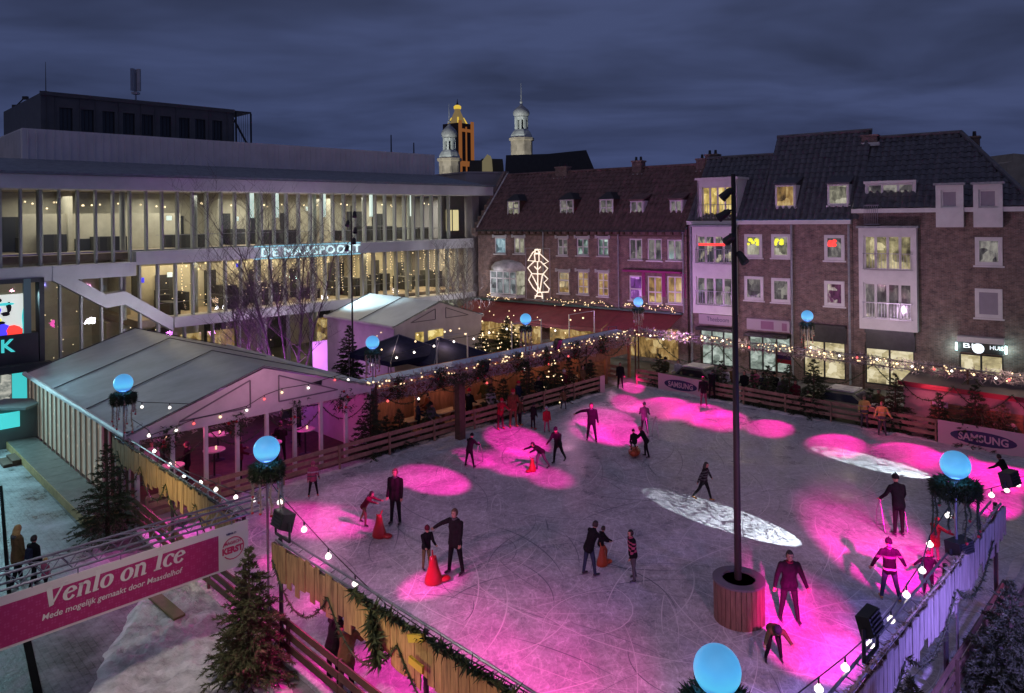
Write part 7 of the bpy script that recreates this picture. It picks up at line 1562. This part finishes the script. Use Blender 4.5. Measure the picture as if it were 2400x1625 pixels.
for px, py, lb, j, hat, hd_ in ((1010, 1000, 'spectator in grey coat between fir and tables at the long barrier', 'j_grey', 'j_black', -40), (1150, 950, 'spectator in white jacket behind the red jacketed one', 'j_white', None, -60), (1215, 938, 'spectator in navy coat behind the narrow fir', 'j_navy', 'j_red', -30), (1262, 925, 'spectator in black coat left of the far terrace fir', 'j_black', None, -70), (1322, 905, 'spectator in maroon coat by the slim fir', 'j_maroon', 'j_white', -50), (1365, 895, 'spectator in brown coat at the last terrace post', 'j_brown', None, -45)):
    q = onT(px, py, -37.5); q.z = .01; person(0, 0, 60, hd_, lb, j, 'j_dark', loc=q, h=1.7, hat=hat, skates=False, armL=(8, 15, 60), armR=(8, 20, 50))
# seated and standing guests on the terrace and in the tent
for n_, (s, t_, head, lb, j) in enumerate(((29.5, -38.6, 20, 'guest in navy coat at the left terrace table', 'j_navy'), (31.2, -39.7, 200, 'guest in rust jumper at the left terrace table', 'j_rust'), (33.9, -38.4, 60, 'guest in black at the table right of the pillar', 'j_black'), (36.5, -39.6, 240, 'guest in olive jacket under the terrace roof', 'j_olive'), (43.2, -38.8, 200, 'guest in pink coat near the far terrace fir', 'j_pink'), (46.6, -38.7, 90, 'guest in grey coat by the far terrace posts', 'j_grey'), (48.3, -39.3, 250, 'guest in black coat in the far terrace corner', 'j_black'))):
    person(0, 0, 60, head, lb, j, 'j_dark', loc=ST(s, t_, .01), h=1.7, skates=False, armL=(8, 20, 60), armR=(8, 15, 50), hat=('j_black', None, 'j_red')[n_ % 3])
for (s, t_, head, lb, j) in ((15.2, -40.3, 200, 'guest in black between the left tent tables', 'j_black'), (20.6, -40.2, 120, 'guest in dark coat at the right tent table', 'j_dark'), (17.6, -39.2, 40, 'guest in maroon at the middle tent table', 'j_maroon'), (13.9, -41.8, 300, 'guest in white top by the lit side wall of the tent', 'j_white'), (22.8, -42.2, 220, 'guest in navy at the back right tent table', 'j_navy')):
    person(0, 0, 60, head, lb, j, 'j_dark', loc=ST(s, t_, .12), h=1.7, skates=False, armL=(8, 25, 60), armR=(8, 15, 50))
# ---------------------------------------------------------------- lamps
def spot(p, aim, energy, col, deg, blend=.4, size=.12, name='spot_light'):
    l = bpy.data.lights.new(name, 'SPOT'); l.energy = energy; l.color = col; l.spot_size = math.radians(deg); l.spot_blend = blend; l.shadow_soft_size = size
    o = bpy.data.objects.new(name, l); COL.objects.link(o); o.location = p; v = Vector(aim)-Vector(p); o.rotation_euler = v.to_track_quat('-Z', 'Y').to_euler(); return o
def point(p, energy, col, size=.2):
    l = bpy.data.lights.new('lamp_light', 'POINT'); l.energy = energy; l.color = col; l.shadow_soft_size = size
    o = bpy.data.objects.new('lamp_light', l); COL.objects.link(o); o.location = p; return o
def area(p, aim, sx, sy, energy, col):
    l = bpy.data.lights.new('panel_light', 'AREA'); l.shape = 'RECTANGLE'; l.size = sx; l.size_y = sy; l.energy = energy; l.color = col
    o = bpy.data.objects.new('panel_light', l); COL.objects.link(o); o.location = p; o.rotation_euler = (Vector(aim)-Vector(p)).to_track_quat('-Z', 'Y').to_euler(); return o
PK = (1.0, .0, .40); PK2 = (1.0, .0, .36); E0 = 1.0
def pink(px, py, src, rad, L=1.15, col=PK, blend=.45):
    """a pink beam: centre pixel on the ice, lamp position, radius in metres at the ice, wanted brightness"""
    c = G(px, py, .12); src = Vector(src); r = (c-src).length; cosi = (src.z-c.z)/r
    e = L*math.pi/.6 / max(.25, cosi) * 4*math.pi*r*r / 1.0 * 1.0
    return spot(src, c, e*.84, col, 2*math.degrees(math.atan(rad/r))*1.15, blend, .10, 'pink_beam')
top = Vector((mp_.x, mp_.y, ztop-1.6))
pink(1017, 1126, top + Vector((-.5, .1, 0)), 1.12, 1.3)
pink(755, 1222, top + Vector((-.5, -.1, .3)), 1.35, 1.2, blend=.8)
pink(1005, 1370, FL1 + Vector((.3, .3, .1)), .75, 1.2, blend=.8)
pink(1200, 1085, top + Vector((-.4, .2, -.3)), 1.15, 1.2, blend=.8); pink(1110, 1075, top + Vector((-.4, .2, -.3)), .8, .9, blend=.8); pink(1290, 1120, top + Vector((-.4, .2, -.3)), .9, .8, blend=.9)
pink(1215, 1036, top + Vector((-.3, .3, 0)), 1.25, 1.3); pink(1430, 1003, top + Vector((0, .4, 0)), 1.55, 1.3); pink(1385, 1010, top + Vector((-.3, .4, .2)), 1.0, .8, blend=.7)
fr = lambda t, s=50.2, z=3.0: ST(s, t, z)
for px, py, tt, rad in ((1560, 948, -32, 1.5), (1640, 962, -30, 1.35), (1470, 947, -35.5, .8), (1690, 977, -27.5, 1.25), (1805, 999, -23.5, 1.05), (1480, 905, -36, .7), (1965, 1037, -18.5, 1.15), (2130, 1060, -14, 1.35), (2230, 1085, -11.5, 1.35), (2330, 1108, -9.5, 1.25)):
    pink(px, py, top + Vector((0, .5, .2)) if (px, py) in ((1480, 905), (1470, 947)) else fr(tt), rad, 1.25, PK2, .5)
pink(2330, 1178, FL3 + Vector((-.2, .2, .1)), .8, 1.3); pink(2390, 1120, fr(-8.2), 1.2, 1.25, PK2, .6)
for px, py, rad, L in ((1250, 1540, 1.5, .42), (1120, 1500, 1.1, .42), (1400, 1600, 1.5, .42), (1180, 1590, 1.2, .36)): pink(px, py, ST(12.0, -7.5, 3.4), rad, L, blend=.9)
for px, py, rad, L in ((650, 1312, .6, 1.1), (715, 1330, .7, 1.2), (765, 1405, .7, 1.1), (880, 1540, .7, 1.1), (960, 1600, .8, 1.1)): q = G(px, py, .12); pink(px, py, (q.x+1.0, q.y+1.0, 2.9), rad, L, blend=.9)
pink(2060, 1300, FL4 + Vector((-.2, .1, .1)), 1.5, 1.8, blend=.6); pink(1990, 1265, FL4 + Vector((-.2, .1, .1)), 1.1, 1.2, blend=.8); pink(2140, 1330, FL4 + Vector((-.2, .1, .1)), 1.0, 1.5, blend=.7)
pink(1890, 1490, FL2 + Vector((-.3, .2, .2)), 1.25, 1.5, blend=.6); pink(1820, 1400, FL2 + Vector((-.3, .2, .2)), 1.0, 1.2, blend=.8); pink(1950, 1540, FL2 + Vector((-.3, .2, .2)), .8, 1.2, blend=.8)
# wide washes from the flood boxes
WASH = (1.0, .40, .74)
for p, aim, e, dg_ in ((FL1 + UV*.5 + Z3*.1, ST(27, -22), 620, 95), (FL2 - VV*.5 + Z3*.15, ST(24, -20), 560, 95), (FL3 - VV*.5 + Z3*.1, ST(34, -20), 600, 100), (FL5 + VV*.5, ST(22, -24), 480, 95), (FL8 + VV*.5, ST(42, -24), 520, 100), (FL9 - UV*.4, ST(42, -26), 420, 100), (ST(12.2, -10, 3.2), ST(22, -14), 340, 100)):
    spot(p, aim, e*.72, WASH, dg_, .7, .12, 'flood_beam')
# pink glow under and outside the board fences
point(ST(10.3, -19.5, 1.7), 16, PK2); point(ST(10.3, -15, 1.7), 16, PK2); point(ST(10.4, -11.5, 1.6), 14, PK2)
spot(ST(11.9, -21.2, 2.6), ST(10.2, -19.0, 0), 300, PK, 100, .6); spot(ST(12.0, -17, 2.6), ST(10.3, -15.6, 0), 300, PK, 100, .6); spot(ST(12, -12.5, 2.6), ST(10.4, -11.6, 0), 300, PK, 100, .6)
point(ST(11.9, -25.5, 1.2), 60, PK2); spot(ST(12.6, -35, 2.4), ST(12.0, -33, 0), 260, (1, .05, .62), 110, .5)
spot(ST(11.9, -34, 2.7), ST(9.9, -33.5, 0), 130, (1, .06, .6), 100, .6)
# inside the big tent
point(ST(14.5, -39.6, 2.3), 55, (1, .08, .32), .3); point(ST(21, -39.6, 2.3), 60, (1, .06, .5), .3); point(ST(18, -43, 2.3), 45, (1, .1, .4), .3); point(ST(22, -46, 2.2), 60, (.5, .1, 1), .3)
spot(ST(18, -34.5, 4.8), ST(18.4, -37.7, 3.0), 90, (1, .42, .62), 130, .7)
# warm bulbs of the terrace and the market
for s in (28, 33, 38, 43, 48): point(ST(s, -39.4, 2.4), 24, (1, .48, .28), .15)
point(ST(49, -41.5, 2.0), 14, (1, .5, .3), .2)
for s, t_, e in ((37, -44.5, 50), (44, -45, 40), (50, -45, 50), (33, -46, 40)): point(ST(s, t_, 3.3), e, (1, .68, .45), .3)
for q in bp[:3]: spot((q.x+.5, q.y-1.0, .2), (q.x, q.y, 6), 520, (.72, .16, 1.0), 70, .7)
q = onT(620, 830, -56); point((q.x, q.y, 2.2), 120, (.8, .2, 1.0), .2); q = onT(745, 800, -55.5); point((q.x, q.y, 1.8), 90, (.85, .25, .95), .2)
# far side: light of the shops and string bulbs, red light on the hut
for t_ in (-33, -27, -21, -15): point(ST(56.5, t_, 2.6), 70, (1, .82, .58), .3)
for t_ in (-34, -28, -22, -16, -10): point(ST(53.0, t_, 3.3), 26, (1, .78, .62), .2)
spot(ST(50.5, -10, 2.0), ST(53, -11, 1.0), 45, (1, .10, .22), 120, .6); spot(ST(51, -14, 2.5), ST(53, -13.5, 1.2), 50, (1, .2, .3), 120, .6)
spot(ST(47.5, -17, 2.6), ST(50.9, -15, .6), 120, (1, .05, .25), 80, .6)
# purple wash over the house fronts
spot(hw(15, -7, 3.6), hw(15.5, 0, 6.6), 480, (.80, .28, 1.0), 110, .8); spot(hw(20, -8, 3.6), hw(20.5, 0, 6.5), 700, (.82, .36, 1.0), 110, .8); spot(hw(30, -8, 3.8), hw(30.5, 0, 8), 620, (.92, .62, .95), 110, .8); spot(hw(8, -9, 4.0), hw(8, 0, 7), 420, (.9, .6, .8), 110, .8); spot(hw(2, -8, 4.0), hw(2, 0, 6), 220, (.95, .85, .75), 110, .8)
# yellow light on the left boards, blue on the right ones, magenta and blue by the fir trees
spot(ST(7.8, -30.5, 2.9), ST(11.2, -31, 2.5), 190, (1, .72, .30), 120, .7); spot(ST(8.0, -16, 2.6), ST(11.2, -15, 2.4), 130, (1, .70, .38), 120, .7); spot(ST(8.6, -10, 3.0), ST(11.2, -10, 2.4), 80, (1, .62, .4), 120, .7)
spot(ST(21, -1.6, 3.6), ST(21, -6.05, 2.3), 420, (.22, .20, 1.0), 130, .7); spot(ST(28, -1.6, 3.4), ST(28, -6.05, 2.3), 300, (.24, .22, 1.0), 130, .7); spot(ST(22, -.8, 4.6), ST(22, -3.4, 0), 2300, (.40, .25, 1.0), 120, .8); spot(ST(14.5, -3, 4.2), ST(15.5, -4.6, 0), 180, (.8, .30, .75), 120, .8); point(ST(31, -4.6, .7), 22, (1, .12, .3), .15)
for px, p, zb, lb, sd, big in gl: point((p.x, p.y, p.z-.42), 14 if big else 12, (.10, .38, 1.0), .12)
# cyan light of the shop screens on the street, pale street light on the snow
area(ST(6.5, -56, 4.2), ST(5.5, -44, 0), 3.5, 3, 420, (.40, .92, 1.0)); spot(ST(4, -58, 7), ST(8, -45, 0), 1100, (.55, .92, 1.0), 80, .8, .4)
spot(ST(13, -66, 6.5), ST(14, -58, 3.4), 260, (.55, .95, 1.0), 80, .7, .15)
spot(ST(5, -19, 8.5), ST(8, -19, 0), 1300, (1.0, .86, .78), 95, .9, .3); spot(ST(5.0, -28, 7), ST(9, -33, 0), 300, (.75, .95, .9), 95, .9, .3)
for s_ in (20, 32, 44, 54): spot(ST(s_, -57.5, 3.5), ST(s_, -65.5, 8.5), 640, (.92, .90, 1.0), 125, .9, .5)  # added fill spots without fixtures, brightening the theatre front
# added spot in place of the sign's cold reflection on the second tent
spot(ST(34, -64.5, 8.2), ST(42.5, -57.5, 3.8), 6500, (.60, .92, 1.0), 42, .7, .3)
# floodlit turrets
for px, d_ in ((1223, 105), (1054, 100)):
    q = P(px, 400, d_); spot((q.x-7, q.y-16, 9), (q.x, q.y, 24), 16000, (.95, .95, .82), 45, .7, .3)
# foyer ceilings
def thl(x, y, z): return Vector(TH.location) + UV*x + Vector((-Q, Q, 0))*y + Z3*z
for x, e2, e1 in ((12, 200, 45), (18.5, 250, 230), (25, 330, 280), (31.5, 310, 290), (38, 340, 380)):
    for z, e in ((11.9, e2), (7.5, e1)):
        o = area(thl(x, 4.5, z), thl(x, 4.5, 0), 5.5, 4.0, e*1.15, (1.0, .79, .48) if z < 8 else (1, .94, .80)); o.data.cycles.max_bounces = 3
for x in (20, 28, 36, 39): area(thl(x, 3, 3.4), thl(x, 3, 0), 2, 2, 60, (1, .78, .45))
# snowflake projections on the ice
def gobo(p, tgt, deg, energy, scl, seed):
    c = Vector(tgt); o = spot(p, c, energy, (.86, .96, 1.0), deg, .06, .02, 'snowflake_projector'); l = o.data; l.use_nodes = True; nt = l.node_tree; L = nt.links.new; em = nt.nodes['Emission']
    ge = nd(nt, 'ShaderNodeNewGeometry'); qm = (Vector(tgt)-Vector(p)).to_track_quat('-Z', 'Y').to_matrix(); dots = []
    for ax_ in range(3): dn = nd(nt, 'ShaderNodeVectorMath', operation='DOT_PRODUCT'); L(ge.outputs['Incoming'], dn.inputs[0]); dn.inputs[1].default_value = tuple(qm.col[ax_]); dots.append(dn.outputs['Value'])
    dx = nd(nt, 'ShaderNodeMath', operation='DIVIDE'); L(dots[0], dx.inputs[0]); L(dots[2], dx.inputs[1]); dy = nd(nt, 'ShaderNodeMath', operation='DIVIDE'); L(dots[1], dy.inputs[0]); L(dots[2], dy.inputs[1])
    cb = nd(nt, 'ShaderNodeCombineXYZ'); L(dx.outputs[0], cb.inputs[0]); L(dy.outputs[0], cb.inputs[1]); cb.inputs[2].default_value = seed
    vo = nd(nt, 'ShaderNodeTexVoronoi', feature='DISTANCE_TO_EDGE'); vo.inputs['Scale'].default_value = scl; L(cb.outputs[0], vo.inputs['Vector'])
    n = nd(nt, 'ShaderNodeTexNoise'); n.inputs['Scale'].default_value = scl*1.2; n.inputs['Detail'].default_value = 3; L(cb.outputs[0], n.inputs['Vector'])
    sub = nd(nt, 'ShaderNodeMath', operation='MULTIPLY'); L(n.outputs[0], sub.inputs[0]); sub.inputs[1].default_value = .17
    lt = nd(nt, 'ShaderNodeMath', operation='GREATER_THAN'); L(vo.outputs['Distance'], lt.inputs[0]); L(sub.outputs[0], lt.inputs[1]); ma = nd(nt, 'ShaderNodeMath', operation='MULTIPLY_ADD'); L(lt.outputs[0], ma.inputs[0]); ma.inputs[1].default_value = 1.0; ma.inputs[2].default_value = .03
    L(ma.outputs[0], em.inputs['Strength']); return o
def projector(pxa, pya, pxb, pyb, wid, energy, scl, seed):
    a_, b_ = G(pxa, pya, .12), G(pxb, pyb, .12); c = (a_+b_)/2; L = (b_-a_).length; d_ = (b_-a_).normalized(); sl = wid/L; D = (-6.5-(c.x-c.y))/((d_.x-d_.y)*math.cos(math.asin(sl)))
    p = c + d_*D*math.cos(math.asin(sl)) + Z3*D*sl; half = math.degrees(math.atan(wid/2/D))
    o = gobo(p, c, half*2, energy, scl, seed); o.rotation_euler = (c-p).to_track_quat('-Z', 'Y').to_euler(); return o
projector(1580, 1172, 1928, 1297, 1.75, 13500, 52, 1.3); projector(1958, 1062, 2216, 1130, 1.6, 9000, 34, 4.1)
# weak glow of the overcast dusk
sl = bpy.data.lights.new('dusk_sun', 'SUN'); sl.energy = .22; sl.angle = math.radians(70); sl.color = (1.0, .84, .90); so = bpy.data.objects.new('dusk_sun', sl); COL.objects.link(so); so.rotation_euler = (math.radians(38), 0, math.radians(-35))

# ---------------------------------------------------------------- sky
w = bpy.data.worlds.new('World'); sc.world = w; w.use_nodes = True; nt = w.node_tree; L = nt.links.new; bg = nt.nodes['Background']
tc = nd(nt, 'ShaderNodeTexCoord'); sp = nd(nt, 'ShaderNodeSeparateXYZ'); L(tc.outputs['Generated'], sp.inputs[0])
zc = nd(nt, 'ShaderNodeMath', operation='MAXIMUM'); L(sp.outputs[2], zc.inputs[0]); zc.inputs[1].default_value = .0
za_ = nd(nt, 'ShaderNodeMath', operation='ADD'); L(zc.outputs[0], za_.inputs[0]); za_.inputs[1].default_value = .12
pv = nd(nt, 'ShaderNodeVectorMath', operation='SCALE'); L(tc.outputs['Generated'], pv.inputs[0]); iv = nd(nt, 'ShaderNodeMath', operation='DIVIDE'); iv.inputs[0].default_value = 1.0; L(za_.outputs[0], iv.inputs[1]); L(iv.outputs[0], pv.inputs['Scale'])
mp2 = nd(nt, 'ShaderNodeMapping'); mp2.inputs['Scale'].default_value = (.55, .75, .0); mp2.inputs['Rotation'].default_value = (0, 0, .12); mp2.inputs['Location'].default_value = (2.3, 1.1, 0); L(pv.outputs[0], mp2.inputs[0])
n1 = nd(nt, 'ShaderNodeTexNoise'); n1.inputs['Scale'].default_value = 1.5; n1.inputs['Detail'].default_value = 4; n1.inputs['Roughness'].default_value = .55; n1.inputs['Distortion'].default_value = .35; L(mp2.outputs[0], n1.inputs['Vector'])
cr = nd(nt, 'ShaderNodeValToRGB'); e = cr.color_ramp.elements; e[0].position = .36; e[0].color = (.022, .029, .064, 1); e[1].position = .64; e[1].color = (.054, .072, .164, 1); L(n1.outputs[0], cr.inputs[0])
hz = nd(nt, 'ShaderNodeMapRange'); hz.inputs[1].default_value = 0.0; hz.inputs[2].default_value = .30; hz.inputs[3].default_value = 1; hz.inputs[4].default_value = 0; L(sp.outputs[2], hz.inputs[0])
hm = nd(nt, 'ShaderNodeMath', operation='MULTIPLY'); L(hz.outputs[0], hm.inputs[0]); hm.inputs[1].default_value = .55
mx = nd(nt, 'ShaderNodeMix', data_type='RGBA'); L(hm.outputs[0], mx.inputs[0]); L(cr.outputs[0], mx.inputs[6]); mx.inputs[7].default_value = (.036, .062, .165, 1)
sky = nd(nt, 'ShaderNodeTexSky', sky_type='NISHITA'); sky.sun_disc = False; sky.sun_elevation = math.radians(0.5); sky.sun_rotation = math.radians(215); sky.air_density = 1.5
sk = nd(nt, 'ShaderNodeMix', data_type='RGBA', blend_type='ADD'); sk.inputs[0].default_value = .005; L(mx.outputs[2], sk.inputs[6]); L(sky.outputs[0], sk.inputs[7])
L(sk.outputs[2], bg.inputs[0]); bg.inputs[1].default_value = 1.0

# ---------------------------------------------------------------- camera
cd = bpy.data.cameras.new('camera'); cam = bpy.data.objects.new('camera', cd); COL.objects.link(cam); sc.camera = cam
cd.sensor_width = 36; cd.sensor_fit = 'HORIZONTAL'; cd.lens = 36*F/2400; cd.clip_end = 2000; cd.clip_start = .1
cam.location = (0, 0, CH)
cd.shift_y = -(812.5-PY)/2400; cd.shift_x = 0
cam.rotation_euler = (math.radians(90), 0, 0)
cam.rotation_euler = (Matrix.Rotation(math.radians(90), 3, 'X') @ Matrix.Rotation(-ROLL, 3, 'Z')).to_euler()
sc.view_settings.view_transform = 'Standard'; sc.view_settings.look = 'None'; sc.view_settings.exposure = 0; sc.view_settings.gamma = 1
c_ = sc.cycles; c_.use_denoising = True; c_.max_bounces = 6; c_.diffuse_bounces = 2; c_.glossy_bounces = 3; c_.transparent_max_bounces = 12; c_.transmission_bounces = 3; c_.caustics_reflective = False; c_.caustics_refractive = False; c_.sample_clamp_indirect = 2.0; c_.sample_clamp_direct = 0
try: c_.use_light_tree = True
except Exception: pass
